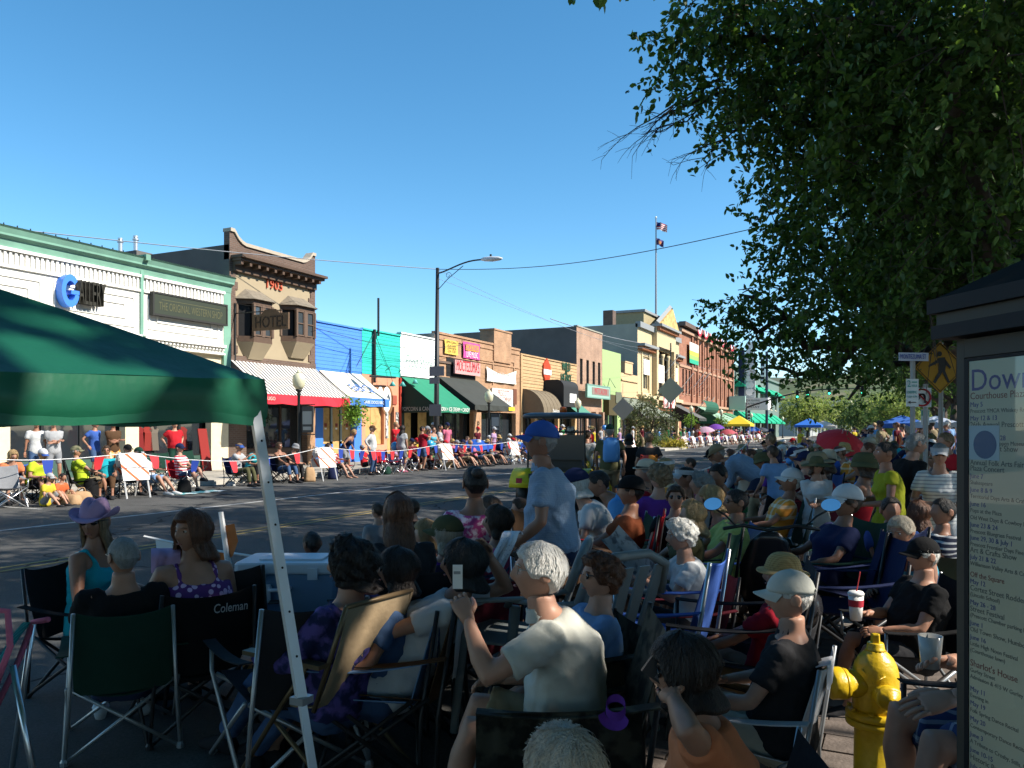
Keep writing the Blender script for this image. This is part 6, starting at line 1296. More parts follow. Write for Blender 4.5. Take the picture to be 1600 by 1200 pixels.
who('reclining woman with dark hair and raised elbow, face to the sky', 725, 3.9, 112, 'sitback', 843, top=('tee', 'white'), legs=('shorts', 'white'), hair_=('bob', 'black'), fem=True, eye='sun', sk=1, lod=2, pitch=-12, seat=('dark brown camp chair draped with white cloth', 'camp', 'brown', None, 1.0))
who('standing older man in blue ball cap and chambray shirt, head bowed', 845, 5.1, 108, 'standdown', 656, top=('polo', 'chambray'), legs=('long', 'darkdenim'), hair_=('crop', 'grey'), hat_=('cap', 'blue'), sk=2, lod=2, fat=1.22, pitch=12, eye='wire', z=0, over=dict(bend=14), key='f15')
hero=who('white-haired man in pale grey polo holding a small card, seated in profile', 842, 2.9, 113, 'hero', 848, top=('polo', 'offwhite'), legs=('shorts', 'khaki'), hair_=('full', 'white'), sk=0, lod=2, fat=1.2, pitch=14, yaw=6, eye='wire', shoes='white', over=dict(wl=(-.14, .43, .93), wr=(.14, .32, .60), lean=2, bend=27, curll=.95), key='f16', seat=('camouflage camp chair with side pockets under the white-haired man', 'campside', 'camodark', None, 1.10))
who('woman with curly brown hair, sunglasses and pale blue tee behind the white-haired man', 938, 3.35, 132, 'sit', 866, top=('tee', 'lightblue'), legs=('capri', 'khaki'), hair_=('perm', 'auburn'), fem=True, eye='sun', sk=0, lod=2, fat=1.1, seat=('camouflage camp chair right behind the pale grey polo', 'camp', 'camodark', None, 1.05))
who('grey-blond head at the bottom edge with windblown hair', 880, 1.45, 60, 'sit', 1136, top=('tee', 'purple'), legs=('capri', 'denim'), hair_=('full', 'ash'), fem=True, sk=4, lod=2, pitch=10, seat=('lilac camp chair at the bottom edge below the grey-blond head', 'camp', 'lilac', M_TUBEG, 1.12))
phone=who('woman with dark bob, sunglasses and coral tee talking on a phone', 1070, 2.08, 112, 'sitphone', 990, top=('tee', 'coral'), legs=('capri', 'dark'), hair_=('bob', 'dark'), fem=True, eye='sun', sk=1, lod=2, fat=1.1, over=dict(wl=(-.13, .21, 1.05), lean=8, bend=10, curll=.25, upl=(-.9, .1, .2)), key='f19', seat=('black camp chair with grey piping under the coral tee woman', 'camp', 'dark', M_TUBEG, 1.0))
who('man in white ball cap and dark polo, pale chair, head turned away', 1234, 3.0, 86, 'sit', 889, top=('polo', 'dark'), legs=('long', 'cream'), hair_=('crop', 'white'), hat_=('cap', 'offwhite'), sk=0, lod=2, fat=1.15, over=dict(lean=-4, bend=2), key='f20', yaw=18, seat=('pale grey camp chair with white armrests under the white cap man', 'camp', 'white', M_TUBEG, 1.02, .14))
who('person in tan straw hat directly behind the white cap', 1222, 3.7, 80, 'sit', 864, top=('tee', 'crimson'), legs=('shorts', 'khaki'), hair_=('short', 'grey'), hat_=('straw', 'straw'), sk=1, lod=2, yaw=20, seat=('dark camp chair under the tan straw hat', 'camp', 'dark'))
who('woman with puffy white hair, white tee and black vest', 1064, 4.7, 118, 'sitread', 812, top=('tee', 'white'), legs=('long', 'dark'), hair_=('perm', 'white'), fem=True, sk=0, lod=2, eye='wire', seat=('camp chair with red-orange pocket behind the white-haired woman', 'camp', 'maroon'))
who('man in yellow-green polo in blue high-back chair', 1150, 6.0, 118, 'sit', 764, top=('polo', 'yellowgreen'), legs=('shorts', 'khaki'), hair_=('short', 'dark'), sk=2, lod=2, fat=1.15, eye='sun', seat=('bright blue camp chair under the yellow-green polo', 'camp', 'blue', None, 1.1))
bearded=who('bearded man in black cap with yellow braid and black tee, holding a cup', 1442, 4.2, 118, 'cup', 838, top=('tee', 'black'), legs=('shorts', 'dark'), hair_=('short', 'white'), hat_=('cap', 'black'), sk=1, lod=2, fat=1.25, eye='sun', shoes='dark', over=dict(lean=-8), key='f24', seat=('black camp chair under the bearded man', 'camp', 'black', M_TUBEG, 1.15))
knees=who('person in blue plaid shorts seated behind the information kiosk, hands raised', 1650, 2.6, 112, 'sitfwd', None, s=.97, top=('tee', 'black'), legs=('shorts', 'plaidblue'), hair_=('short', 'brown'), sk=0, lod=2, over=dict(lean=-6, bend=2, wl=(-.30, .44, .70), wr=(-.05, .34, .74), ar=(.12, .40, .09), al=(-.16, .44, .09), curll=.35, curlr=.3), key='f25', seat=('dark camp chair hidden behind the kiosk post', 'camp', 'dark'))
who('woman in aqua tank top with short ash hair left of the bearded man', 1408, 5.0, 150, 'sitfwd', 806, top=('tank', 'aqua'), legs=('shorts', 'khaki'), hair_=('full', 'ash'), fem=True, sk=2, lod=2, seat=('brown camp chair under the aqua tank top', 'camp', 'brown'))
who('boy with dark hair facing us between yellow dress and aqua tank', 1392, 5.8, 200, 'sit', 776, top=('tee', 'blue'), legs=('shorts', 'denim'), hair_=('short', 'dark'), sk=2, lod=1, seat=('navy camp chair under the facing boy', 'camp', 'navy'))
who('long brown hair and dark back in front of the striped tee woman', 1436, 6.0, 60, 'sit', 782, top=('tee', 'black'), legs=('shorts', 'denim'), hair_=('long', 'auburn'), fem=True, sk=1, lod=1)
who('dark-haired boy in navy striped shirt next to the kiosk post', 1473, 5.6, 120, 'sit', 778, top=('tee', 'stripenavy'), legs=('shorts', 'denim'), hair_=('short', 'black'), sk=2, lod=1)
who('man in orange-brown tee and black hat in a red camp chair', 986, 6.6, 100, 'sit', 742, top=('tee', 'rust'), legs=('shorts', 'khaki'), hair_=('crop', 'dark'), hat_=('fedora', 'black'), sk=2, lod=1, fat=1.2, seat=('red camp chair under the black hat man', 'camp', 'red', None, 1.15))
who('person in bright blue shirt bending forward beyond the blue shirt man', 935, 8.2, 110, 'sitfwd', 730, top=('tee', 'sky'), legs=('shorts', 'denim'), hair_=('crop', 'dark'), sk=2, lod=1, fat=1.15, over=dict(lean=38, bend=20), key='f27')
who('blond woman in dark sunglasses leaning forward among the chairs', 1112, 6.4, 118, 'sitfwd', 758, top=('tank', 'grey'), legs=('shorts', 'denim'), hair_=('bob', 'blond'), fem=True, eye='sun', sk=1, lod=1)
who('blond girl with long hair below the sunglasses woman', 1082, 5.6, 120, 'sit', 782, top=('tee', 'olive'), legs=('shorts', 'denim'), hair_=('mid', 'blond'), fem=True, lod=1)
who('brown-haired woman in sunglasses facing us beside the red chair', 1056, 7.0, 190, 'sit', 758, top=('tee', 'black'), legs=('shorts', 'dark'), hair_=('full', 'brown'), fem=True, eye='sun', sk=1, lod=1)
who('boy in grey tee and dark trousers standing with his back to us', 1207, 10.0, 50, 'standdown', 696, top=('tee', 'lightblue'), legs=('long', 'black'), hair_=('short', 'brown'), sk=1, lod=1)
who('boy in red, white and blue vest riding on shoulders beside the grey tee', 1204, 13.0, 60, 'stand', 677, top=('tee', 'navy'), legs=('shorts', 'red'), hair_=('short', 'sandy'), lod=1)
who('woman in wide olive sun hat and white blouse with crossed arms', 1276, 7.6, 205, 'arms', 712, top=('tee', 'white'), legs=('long', 'white'), hair_=('bob', 'brown'), hat_=('widehat', 'olive'), fem=True, eye='sun', sk=1, lod=2)
who('woman in long yellow dress standing in profile', 1383, 6.6, 108, 'hold', 690, top=('dress', 'chartreuse'), legs=None, hair_=('bun', 'black'), fem=True, sk=2, lod=2, pitch=8)
who('grey-haired man in black tee stooping behind the yellow dress', 1432, 7.2, 300, 'hold', 676, top=('tee', 'black'), legs=('shorts', 'dark'), hair_=('short', 'grey'), sk=1, lod=2, fat=1.1, over=dict(lean=14, bend=12), key='f32')
who('woman in grey visor, sunglasses and white striped tee by the kiosk', 1468, 6.6, 180, 'hold', 692, top=('tee', 'stripewhite'), legs=('shorts', 'white'), hair_=('short', 'grey'), hat_=('visor', 'lightgrey'), fem=True, eye='sun', sk=1, lod=2)
who('man with grey hair and red shirt behind the visor woman', 1478, 9.5, 120, 'stand', 676, top=('tee', 'red'), legs=('shorts', 'dark'), hair_=('full', 'sandy'), sk=1, lod=1)
who('man in cowboy hat and chambray shirt bending over in the road edge', 1122, 12.5, 95, 'bend', 694, top=('long', 'chambray'), legs=('long', 'darkdenim'), hair_=('crop', 'grey'), hat_=('cowboy', 'khaki'), sk=2, lod=1, over=dict(lean=68), key='f50', fat=1.15)
who('woman in white visor and black tee looking to the left', 1072, 8.2, 110, 'sit', 728, top=('tee', 'black'), legs=('shorts', 'dark'), hair_=('tail', 'black'), hat_=('visor', 'white'), fem=True, lod=1)
who('person in pale fedora with red scarf in front of the street walkers', 1010, 8.6, 110, 'sit', 716, top=('tee', 'red'), legs=('shorts', 'denim'), hair_=('short', 'grey'), hat_=('fedora', 'cream', 'black'), sk=1, lod=1)
who('curly brown head in plaid shirt beside the pale fedora', 1030, 8.0, 60, 'sit', 726, top=('tee', 'purple'), legs=('shorts', 'denim'), hair_=('perm', 'sandy'), lod=1)
who('grey-haired woman in white tee in front of the green tee man', 1095, 8.0, 100, 'sit', 738, top=('tee', 'lightgrey'), legs=('shorts', 'khaki'), hair_=('perm', 'grey'), fem=True, lod=1)
who('dark-haired man in green tee turning towards us', 1122, 8.6, 160, 'sitfwd', 724, top=('tee', 'green'), legs=('shorts', 'dark'), hair_=('short', 'dark'), sk=2, lod=1)
bp=who('walker in olive tee with a blue backpack, seen from behind', 953, 15.5, 20, 'walk', 662, top=('tee', 'olive'), legs=('shorts', 'khaki'), hair_=('short', 'grey'), hat_=('cap', 'darkgreen'), sk=1, lod=1, fat=1.15, z=0)
who('woman walker in black top and black trousers, seen from behind', 983, 16.5, 20, 'walk', 678, top=('tee', 'black'), legs=('capri', 'black'), hair_=('bob', 'dark'), fem=True, lod=1, z=0)
rb=who('woman walker in dark top carrying an orange-red drawstring bag', 1014, 15.0, 15, 'walk', 675, top=('tee', 'dark'), legs=('shorts', 'dark'), hair_=('full', 'sandy'), fem=True, lod=1, z=0)
# ---- people along the far kerb, left to right
A=('camp', 'lawn')
far('blond woman in coral top with her hand to her face at the left edge', 20, -17.2, 255, 'sitfwd', top=('tee', 'coral'), legs=('shorts', 'dark'), hair_=('bob', 'blond'), fem=True, sk=0, seat=('grey-blue camp chair at the far left of the far kerb', 'camp', 'grey', M_ALU))
far('man in lime tee and white-blue cap leaning on his knees', 67, -17.0, 275, 'sitfwd', top=('tee', 'lime'), legs=('shorts', 'dark'), hair_=('short', 'grey'), hat_=('cap', 'white', 'blue'), sk=1, fat=1.2, seat=('navy camp chair under the white-blue cap man', 'camp', 'navy'))
far('man in lime tee and camouflage cap in a black high-back chair', 119, -16.9, 330, 'sit', top=('tee', 'lime'), legs=('shorts', 'khaki'), hair_=('short', 'grey'), hat_=('cap', 'camo'), sk=1, fat=1.15, seat=('black high-back camp chair seen from behind at the far kerb', 'camp', 'black', None, 1.15))
far('boy in yellow tee and grey cap sitting on the road', 78, -16.0, 290, 'ground', s=.74, top=('tee', 'yellow'), legs=('shorts', 'grey'), hair_=('short', 'brown'), hat_=('cap', 'lightgrey'))
far('child in orange-red tee sitting on the road with paper bags', 98, -16.2, 285, 'ground', s=.72, top=('tee', 'orange'), legs=('shorts', 'khaki'), hair_=('short', 'dark'), sk=1)
far('woman in turquoise top and brown capris with sunglasses', 166, -16.9, 232, 'sit', top=('tee', 'turquoise'), legs=('capri', 'brown'), hair_=('full', 'brown'), fem=True, sk=2, fat=1.12, eye='sun', seat=('dark camp chair under the turquoise top at the far kerb', 'camp', 'dark'))
far('person in dark cap behind the left striped barricade', 200, -17.3, 270, 'sit', top=('tee', 'grey'), legs=('shorts', 'grey'), hair_=('short', 'dark'), hat_=('cap', 'black'), seat=('black camp chair behind the left barricade', 'camp', 'black'))
far('man in white tee and dark cap reclining with pale socks', 217, -17.0, 285, 'sitlow', top=('tee', 'white'), legs=('shorts', 'lightblue'), hair_=('short', 'grey'), hat_=('cap', 'darkgreen'), sk=1, fat=1.2, shoes='white', seat=('green camp chair beside the left barricade', 'camp', 'darkgreen'))
far('woman in red top and navy cap with one leg crossed', 281, -17.0, 285, 'sitcross', top=('tee', 'stripeflag'), legs=('shorts', 'denim'), hair_=('short', 'brown'), hat_=('cap', 'navy'), fem=True, sk=0, eye='sun', seat=('red-armed lawn chair under the navy cap woman', 'camp', 'red', M_ALU))
far('man in red tee and dark green apron standing in front of the shop', 273, -20.6, 255, 'hip', top=('tee', 'red'), legs=('long', 'darkgreen'), hair_=('bald', 'grey'), sk=0, fat=1.25)
far('standing man in white tee and jeans under the canopy edge', 57, -20.8, 250, 'stand', top=('tee', 'white'), legs=('long', 'denim'), hair_=('short', 'brown'), sk=2)
far('standing man in grey tee and grey shorts with folded arms', 84, -20.5, 245, 'arms', top=('tee', 'lightgrey'), legs=('shorts', 'grey'), hair_=('short', 'dark'), sk=1, shoes='white')
far('standing man in royal blue tee and denim shorts by the dark window', 149, -20.9, 290, 'hip', top=('tee', 'blue'), legs=('shorts', 'denim'), hair_=('short', 'brown'), sk=1)
far('standing man in brown tee and orange plaid shorts with folded arms', 177, -20.4, 260, 'arms', top=('tee', 'brown'), legs=('shorts', 'plaidorange'), hair_=('short', 'dark'), sk=2)
far('man in grey tee and blue headband reading in a navy chair', 374, -16.9, 285, 'sitread', top=('tee', 'lightgrey'), legs=('long', 'olive'), hair_=('short', 'sandy'), hat_=('visor', 'blue'), sk=1, eye='sun', seat=('navy camp chair under the reading man', 'camp', 'navy'))
far('woman in turquoise tee leaning on her hand by the canopy leg', 402, -17.5, 270, 'sitfwd', top=('tee', 'turquoise'), legs=('capri', 'dark'), hair_=('full', 'dark'), fem=True, sk=2, eye='sun', seat=('dark camp chair left of the canopy leg', 'camp', 'dark'))
far('woman in black tank top and jeans holding her hands together', 436, -17.0, 265, 'sit', top=('tank', 'black'), legs=('capri', 'denim'), hair_=('full', 'brown'), fem=True, sk=2, eye='sun', seat=('navy lawn chair right of the canopy leg', 'camp', 'navy'))
far('man in black tee and grey bandana in a wheelchair', 462, -16.9, 285, 'sitfwd', top=('tee', 'black'), legs=('long', 'dark'), hair_=('crop', 'grey'), hat_=('bucket', 'grey'), sk=0, fat=1.15)
far('woman in violet-striped top holding papers behind the middle barricade', 513, -17.2, 275, 'sitlow', top=('tee', 'stripeflag'), legs=('shorts', 'dark'), hair_=('bob', 'brown'), fem=True, eye='sun', shoes=None, seat=('orange-brown camp chair behind the middle barricade', 'camp', 'rust'))
far('woman in navy tank bending over by the blue shop', 553, -17.7, 285, 'standdown', top=('tank', 'navy'), legs=('shorts', 'grey'), hair_=('full', 'blond'), fem=True, sk=1, over=dict(lean=30, bend=10), key='lb')
far('man in white shirt, jeans and dark cap standing with hands in pockets', 582, -16.8, 290, 'hip', top=('long', 'white'), legs=('long', 'denim'), hair_=('short', 'grey'), hat_=('cap', 'brown'), sk=0, fat=1.1)
far('seated child in red tee behind the white shirt man', 566, -17.7, 270, 'sit', s=.85, top=('tee', 'red'), legs=('shorts', 'dark'), hair_=('short', 'dark'), hat_=('cap', 'grey'))
far('woman with long dark hair, grey top and pink shoes, back to us', 629, -16.9, 350, 'stand', s=1.02, top=('tee', 'lightgrey'), legs=('shorts', 'grey'), hair_=('long', 'dark'), fem=True, fat=1.2, sk=1, shoes='pink')
far('man in black tee beyond the long dark hair', 620, -18.9, 300, 'stand', top=('tee', 'black'), legs=('long', 'dark'), hair_=('short', 'grey'), sk=1)
far('man in red tee raising a camera', 660, -16.9, 320, 'photo', top=('tee', 'crimson'), legs=('shorts', 'denim'), hair_=('short', 'dark'), sk=1, fat=1.15)
far('man in grey tee and cap photographing beside the red tee', 668, -17.5, 315, 'photo', top=('tee', 'grey'), legs=('shorts', 'dark'), hair_=('short', 'grey'), hat_=('cap', 'grey'), sk=1)
far('woman in aqua tank top with camera strap', 677, -17.2, 250, 'hold', top=('tank', 'aqua'), legs=('shorts', 'dark'), hair_=('bun', 'brown'), fem=True, sk=0)
far('tall man in grey tee with dark short hair standing behind the right barricade', 688, -17.9, 290, 'stand', s=1.05, top=('tee', 'lightgrey'), legs=('shorts', 'denim'), hair_=('crop', 'dark'), sk=2)
far('man in white tee sitting on the road beside the right barricade', 703, -16.6, 285, 'ground', s=1.0, top=('tee', 'white'), legs=('shorts', 'tan'), hair_=('short', 'brown'), sk=0)
for i, (px, t_, h_, lab)in enumerate(((714, 'maroon', ('cap', 'grey'), 'man in maroon tee and grey cap with bare shins'), (724, 'white', ('cap', 'navy'), 'man in white tee and navy cap leaning back'), (735, 'pink', None, 'woman in pink tee in front of the blue umbrella'), (748, 'lightblue', ('bucket', 'white'), 'person in light blue tee and white hat before the blue umbrella'), (762, 'grey', ('straw', 'straw'), 'person in grey tee and straw hat right of the blue umbrella'), (696, 'red', ('cap', 'red'), 'small figure in red cap behind the right barricade'))):
 far(lab, px, -17.0-.3*(i%2), 285, 'sitlow', top=('tee', t_), legs=('shorts', ('khaki', 'dark', 'denim')[i%3]), hair_=('short', ('brown', 'grey', 'blond')[i%3]), hat_=h_, fem=(i==2), sk=i%3, seat=('dark camp chair under the %s'%' '.join(lab.split()[:6]), 'camp', ('dark', 'navy', 'maroon')[i%3]))
far('woman in light violet tee standing by the second lamp post', 772, -17.8, 270, 'stand', top=('tee', 'lilac'), legs=('shorts', 'dark'), hair_=('short', 'grey'), hat_=('cap', 'lightgrey'), fem=True)
# ---- the tiny row further up the far kerb
rs1=random.Random(31);TC=['white', 'red', 'lightgrey', 'navy', 'pink', 'sky', 'black', 'maroon', 'yellow', 'green', 'lilac', 'cream']
i=0;y=47.0
while y<128:
 for row in range(3):
  if rs1.random()<.24:continue
  c=rs1.choice(TC);st=row==2 or rs1.random()<.22;X=(-16.9, -17.6, -18.8)[row]+rs1.uniform(-.2, .2);yy=y+rs1.uniform(-.25, .25);ht=rs1.choice([None, None, ('cap', 'white'), ('cap', 'navy'), ('straw', 'straw')])
  if 55<yy<69 and row<2:continue
  lg=(rs1.choice(['shorts', 'long']), rs1.choice(['denim', 'khaki', 'dark']));hr=(rs1.choice(['short', 'bob']), rs1.choice(['brown', 'blond', 'grey', 'dark']));lab='tiny %s spectator in %s top, %s %s, %s, far awning row'%('standing' if st else 'seated', {'lightgrey':'pale grey', 'sky':'sky blue'}.get(c, c), lg[1], {'long':'trousers'}.get(lg[0], lg[0]), '%s %s'%(ht[1], {'cap':'cap', 'straw':'hat'}[ht[0]])if ht else '%s %s hair'%hr[::-1])
  person(lab, (X, yy, zbase(X)), rs1.uniform(250, 290), rs1.choice(['stand', 'arms', 'hip'])if st else rs1.choice(['sit', 'sitlow', 'sitfwd']), top=('tee', c), legs=lg, hair_=hr, hat_=ht, sk=rs1.choice([0, 1, 2]), lod=0, s=rs1.uniform(.9, 1.05), group='spectators in the far awning row');i+=1
 y+=1.4+(y-47)*.013
# ---- the packed crowd on this side
used=set();rs2=random.Random(12)
CN=dict(white='white', red='red', lightgrey='pale grey', navy='navy', pink='pink', sky='sky blue', black='black', maroon='maroon', yellow='yellow', green='green', lilac='lilac', cream='cream', turquoise='turquoise', blue='royal blue', orange='orange', purple='purple', olive='olive', stripeflag='red-striped', lightblue='light blue', khaki='khaki', floralpink='pink floral', plaidorange='orange plaid')
HN=[None, None, ('cap', 'white'), ('cap', 'red'), ('cap', 'navy'), ('straw', 'straw'), ('cowboy', 'cream'), ('widehat', 'khaki'), ('cap', 'black'), ('visor', 'white'), ('bucket', 'olive')]
HL={'cap':'ball cap', 'straw':'straw hat', 'cowboy':'cowboy hat', 'widehat':'sun hat', 'visor':'visor', 'bucket':'bucket hat'}
for yy in[27+.62*k for k in range(34)]:
 for X in(-17.7, -18.6):
  if rs2.random()<.3:continue
  c=rs2.choice(TC);st=X<-18 and rs2.random()<.5;hr=(rs2.choice(['short', 'bob']), rs2.choice(['brown', 'blond', 'grey', 'dark']));ht=rs2.choice([None, ('cap', 'white'), ('cap', 'navy'), ('cap', 'red'), ('straw', 'straw')]);lab='%s spectator in %s top with %s %s second far-kerb row'%('standing' if st else 'seated', {'lightgrey':'pale grey', 'sky':'sky blue'}.get(c, c), *((ht[1], {'cap':'cap', 'straw':'hat'}[ht[0]])if ht else(hr[1], 'hair')))
  if lab in used:continue
  used.add(lab);person(lab, (X, yy+rs2.uniform(-.2, .2), zbase(X)), rs2.uniform(250, 290), rs2.choice(['stand', 'arms', 'hip'])if st else rs2.choice(['sit', 'sitlow', 'sitfwd']), top=('tee', c), legs=(rs2.choice(['shorts', 'long']), rs2.choice(['denim', 'khaki', 'dark'])), hair_=hr, hat_=ht, sk=rs2.choice([0, 1, 2]), lod=0, s=rs2.uniform(.88, 1.04), group='second row along the far kerb')
def crowd(Y, X, st):
 r=X*cY+Y*sY;d=Y*cY-X*sY;px=800+FPX*r/d
 if not(920<px<1492)or any(abs(px-a)<FPX*.24/d and abs(d-b)<.75 for a, b in taken):return
 for _ in range(60):
  c=rs2.choice(list(CN)+['black', 'navy', 'olive', 'maroon', 'black', 'navy']);h=rs2.choice(HN);hc=rs2.choice(['brown', 'blond', 'grey', 'dark', 'white', 'auburn', 'sandy']);ps=rs2.choice(['stand', 'arms', 'hip', 'photo'])if st else rs2.choice(['sit', 'sitlow', 'sitfwd', 'sitread'])
  zone='near the red umbrella' if 13<d<22 else('front kerb rows' if d<=13 else 'deep kerb crowd')
  lab='%s spectator in %s top%s, %s'%('standing' if st else 'seated', CN[c], ' and %s %s'%(h[1].replace('straw', 'tan'), HL[h[0]])if h else ' with %s hair'%hc, zone)
  if lab not in used:break
 else:return
 used.add(lab);taken.append((px, d));fem=rs2.random()<.5;face=rs2.uniform(60, 125)if not st else rs2.uniform(20, 120)
 person(lab, (X, Y, zbase(X)), face, ps, top=(rs2.choice(['tee', 'tee', 'tee', 'tank'])if fem else 'tee', c), legs=(rs2.choice(['shorts', 'capri']if fem else['shorts', 'long']), rs2.choice(['denim', 'khaki', 'dark', 'grey'])), hair_=(rs2.choice(['bob', 'full', 'mid', 'tail']if fem else['short', 'crop', 'full']), hc), hat_=h, sk=rs2.choice([0, 1, 1, 2]), fem=fem, lod=1 if d<15 else 0, s=rs2.uniform(.9, 1.04), eye='sun' if rs2.random()<.35 and d<15 else None, group='crowd along the near kerb')
 if not st and d<26 and rs2.random()<.6:
  fc=rs2.choice(['red', 'blue', 'navy', 'darkgreen', 'maroon', 'grey']);chair('%s camp chair of the %s'%({'darkgreen':'dark green'}.get(fc, fc), ' '.join(lab.split(',')[0].split())), (X, Y, zbase(X)), face, 'camp', fc, rs2.choice([None, M_ALU]), group='camp chairs in the near kerb crowd')
y=6.2
while y<37:
 for X in(-3.9, -3.15, -2.4, -1.3, -.55, .2, .95, 1.7):
  if rs2.random()<(.16 if y<30 else .3)or X<(-2.7 if y<13 else-3.3 if y<24 else-9):continue
  crowd(y+rs2.uniform(-.3, .3), X+rs2.uniform(-.2, .2), rs2.random()<(0 if y<24 else .05 if X<-1.7 else .28))
 y+=.86+(y-6.2)*.034
def deep_crowd():
 b=MB();cols=['white', 'red', 'lightgrey', 'navy', 'pink', 'sky', 'black', 'maroon', 'yellow', 'green', 'lilac', 'olive'];ms=[SKIN[1], CLO['denim'], CLO['khaki'], HAIR['brown'], HAIR['grey'], HAIR['blond']]+[CLO[c]for c in cols];y=38.0
 while y<84:
  for X in(-3.8, -2.9, -2.1, -1.0, .2, 1.4, 2.6):
   if rs2.random()<.3:continue
   ps=rs2.choice(['sit', 'sitlow', 'sitfwd']if X<-1.7 and rs2.random()<.8 else['stand', 'arms', 'hip']);B=bodyset(ps, 0, False, 1.0, 0, 0, 'tee', 'long');xx, yy=X+rs2.uniform(-.2, .2), y+rs2.uniform(-.4, .4);M=Matrix.Translation((xx, yy, zbase(xx)))@Matrix.Rotation(R(rs2.uniform(40, 130)), 4, 'Z')@Matrix.Scale(rs2.uniform(.88, 1.04), 4);J=B['J'];H=Matrix.Translation(J['hc'])@J['HM'].to_4x4()
   for me, mi, K in((B['body'], 0, M), (B['top'], 6+rs2.randrange(len(cols)), M), (B['legs'], rs2.choice([1, 2]), M), (hair('short', False), 3+rs2.randrange(3), M@H)):b.add([K@v.co for v in me.vertices], [tuple(p.vertices)for p in me.polygons], mi)
  y+=1.25
 tag(b.build('crowd', ms, smooth=True, recalc=False), 'distant mass of spectators packed along the shaded near kerb', 'crowd', kind='stuff')
deep_crowd()
# ---------------------------------------------------------------- pop-up canopy at the left
M_CANV=mat('canopy_green', (.013, .135, .072), .42, var=.08, vscale=3, bump=.7, bscale=4, spec=.35, trans=.36)
M_STEELW=mat('leg_white_steel', (.62, .64, .66), .35, .2)
def canopy():
 X1, Y1=-1.86, 2.02;W=3.0;t=thing('popup_canopy', 'big dark green pop-up canopy with one slanted white leg', 'canopy', (X1-W/2, Y1-W/2, 0));ze, zv, za=1.765, 1.63, 2.34
 cs=[(X1, Y1), (X1-W, Y1), (X1-W, Y1-W), (X1, Y1-W)];ap=V((X1-W/2, Y1-W/2, za));n=22
 for k in range(4):
  a, c=V((*cs[k], ze)), V((*cs[(k+1)%4], ze));g=[]
  for i in range(n+1):
   u=i/n;row=[]
   for j in range(n+1):
    v=j/n;e=a.lerp(c, v);p=e.lerp(ap, u);hipness=abs(v-.5)*2
    p.z+=.055*math.sin(u*math.pi)*hipness**4-.035*math.sin(u*math.pi)*(1-hipness**2)+(.010*noise.noise(V((p.x*3, p.y*3, k)))+.006*noise.noise(V((p.x*8+p.y*5, p.y*8-p.x*6, k))))*(1-u*.6)*(1-hipness**6)-.03*(1-hipness**2)*(1-u)
    row.append(p)
   g.append(row)
  r=MB();r.sheet(g);ro=r.build('roof_panel', M_CANV, t, smooth=True, recalc=False)
  g=[];d=(c-a).normalized();nrm=V((d.y, -d.x, 0))*-1
  for i in range(7):
   u=i/6;row=[]
   for j in range(n+1):
    v=j/n;e=a.lerp(c, v);hipness=abs(v-.5)*2;ez=e.z-.03*(1-hipness**2)+.010*noise.noise(V((e.x*3, e.y*3, k)))*(1-hipness**6)
    z=ez+(zv+.008*math.sin(v*23)-ez)*u;row.append(V((e.x, e.y, z))+nrm*(.012*noise.noise(V((v*9, u*2, k*3)))-.012*math.sin(u*math.pi)))
   g.append(row)
  r=MB();r.sheet(g);r.sheet([[p+V((0, 0, .02))-nrm*.004 for p in g[-1]], [p-V((0, 0, .012))-nrm*.006 for p in g[-1]]]);r.build('valance', M_CANV, t, smooth=True, recalc=False)
 for k, (x, y)in enumerate(cs):
  ox, oy=(.90, -.30)if k==0 else((-.3, .1)if k==1 else((-.3, -.2)if k==2 else(.3, -.3)))
  top, bot=V((x-(.03 if k in(0, 3)else-.03), y+(-.03 if k<2 else .03), 1.74)), V((x+ox*.5, y+oy*.5, .0));mid=top.lerp(bot, .55)
  l=MB().tube([top, mid], .021, 4, up=(1, .2, 0)).build('leg', M_STEELW, t);MB().tube([mid-(bot-top)*.02, bot], .0155, 4, up=(1, .2, 0)).build('inner_leg', M_STEELW, l);MB().obox(bot+V((0, 0, .006)), (.08, .08, .012)).build('foot_plate', M_STEELW, l);MB().obox(mid, (.050, .050, .022)).build('collar', M_TUBEG, l)
  for q in range(6):h=top.lerp(bot, .10+q*.075);MB().lathe([(.004, -.001), (.004, .001)], 6, h+V((.022, -.014, 0)), Matrix.Rotation(R(90), 3, 'X')).build('hole', M_DARK, l)
  c=V((*cs[(k+1)%4], 1.73));a=V((x, y, 1.73));b=MB();m=a.lerp(c, .5)
  for p, q in((a, m+V((0, 0, -.06))), (a+V((0, 0, -.06)), m)):b.tube([p.lerp(V((ap.x, ap.y, p.z)), .04), q.lerp(V((ap.x, ap.y, q.z)), .04)], .011, 5)
  for p, q in((c, m+V((0, 0, -.06))), (c+V((0, 0, -.06)), m)):b.tube([p.lerp(V((ap.x, ap.y, p.z)), .04), q.lerp(V((ap.x, ap.y, q.z)), .04)], .011, 5)
  o=b.build('truss', M_BLACKM, t);o['kind']='stuff'
canopy()
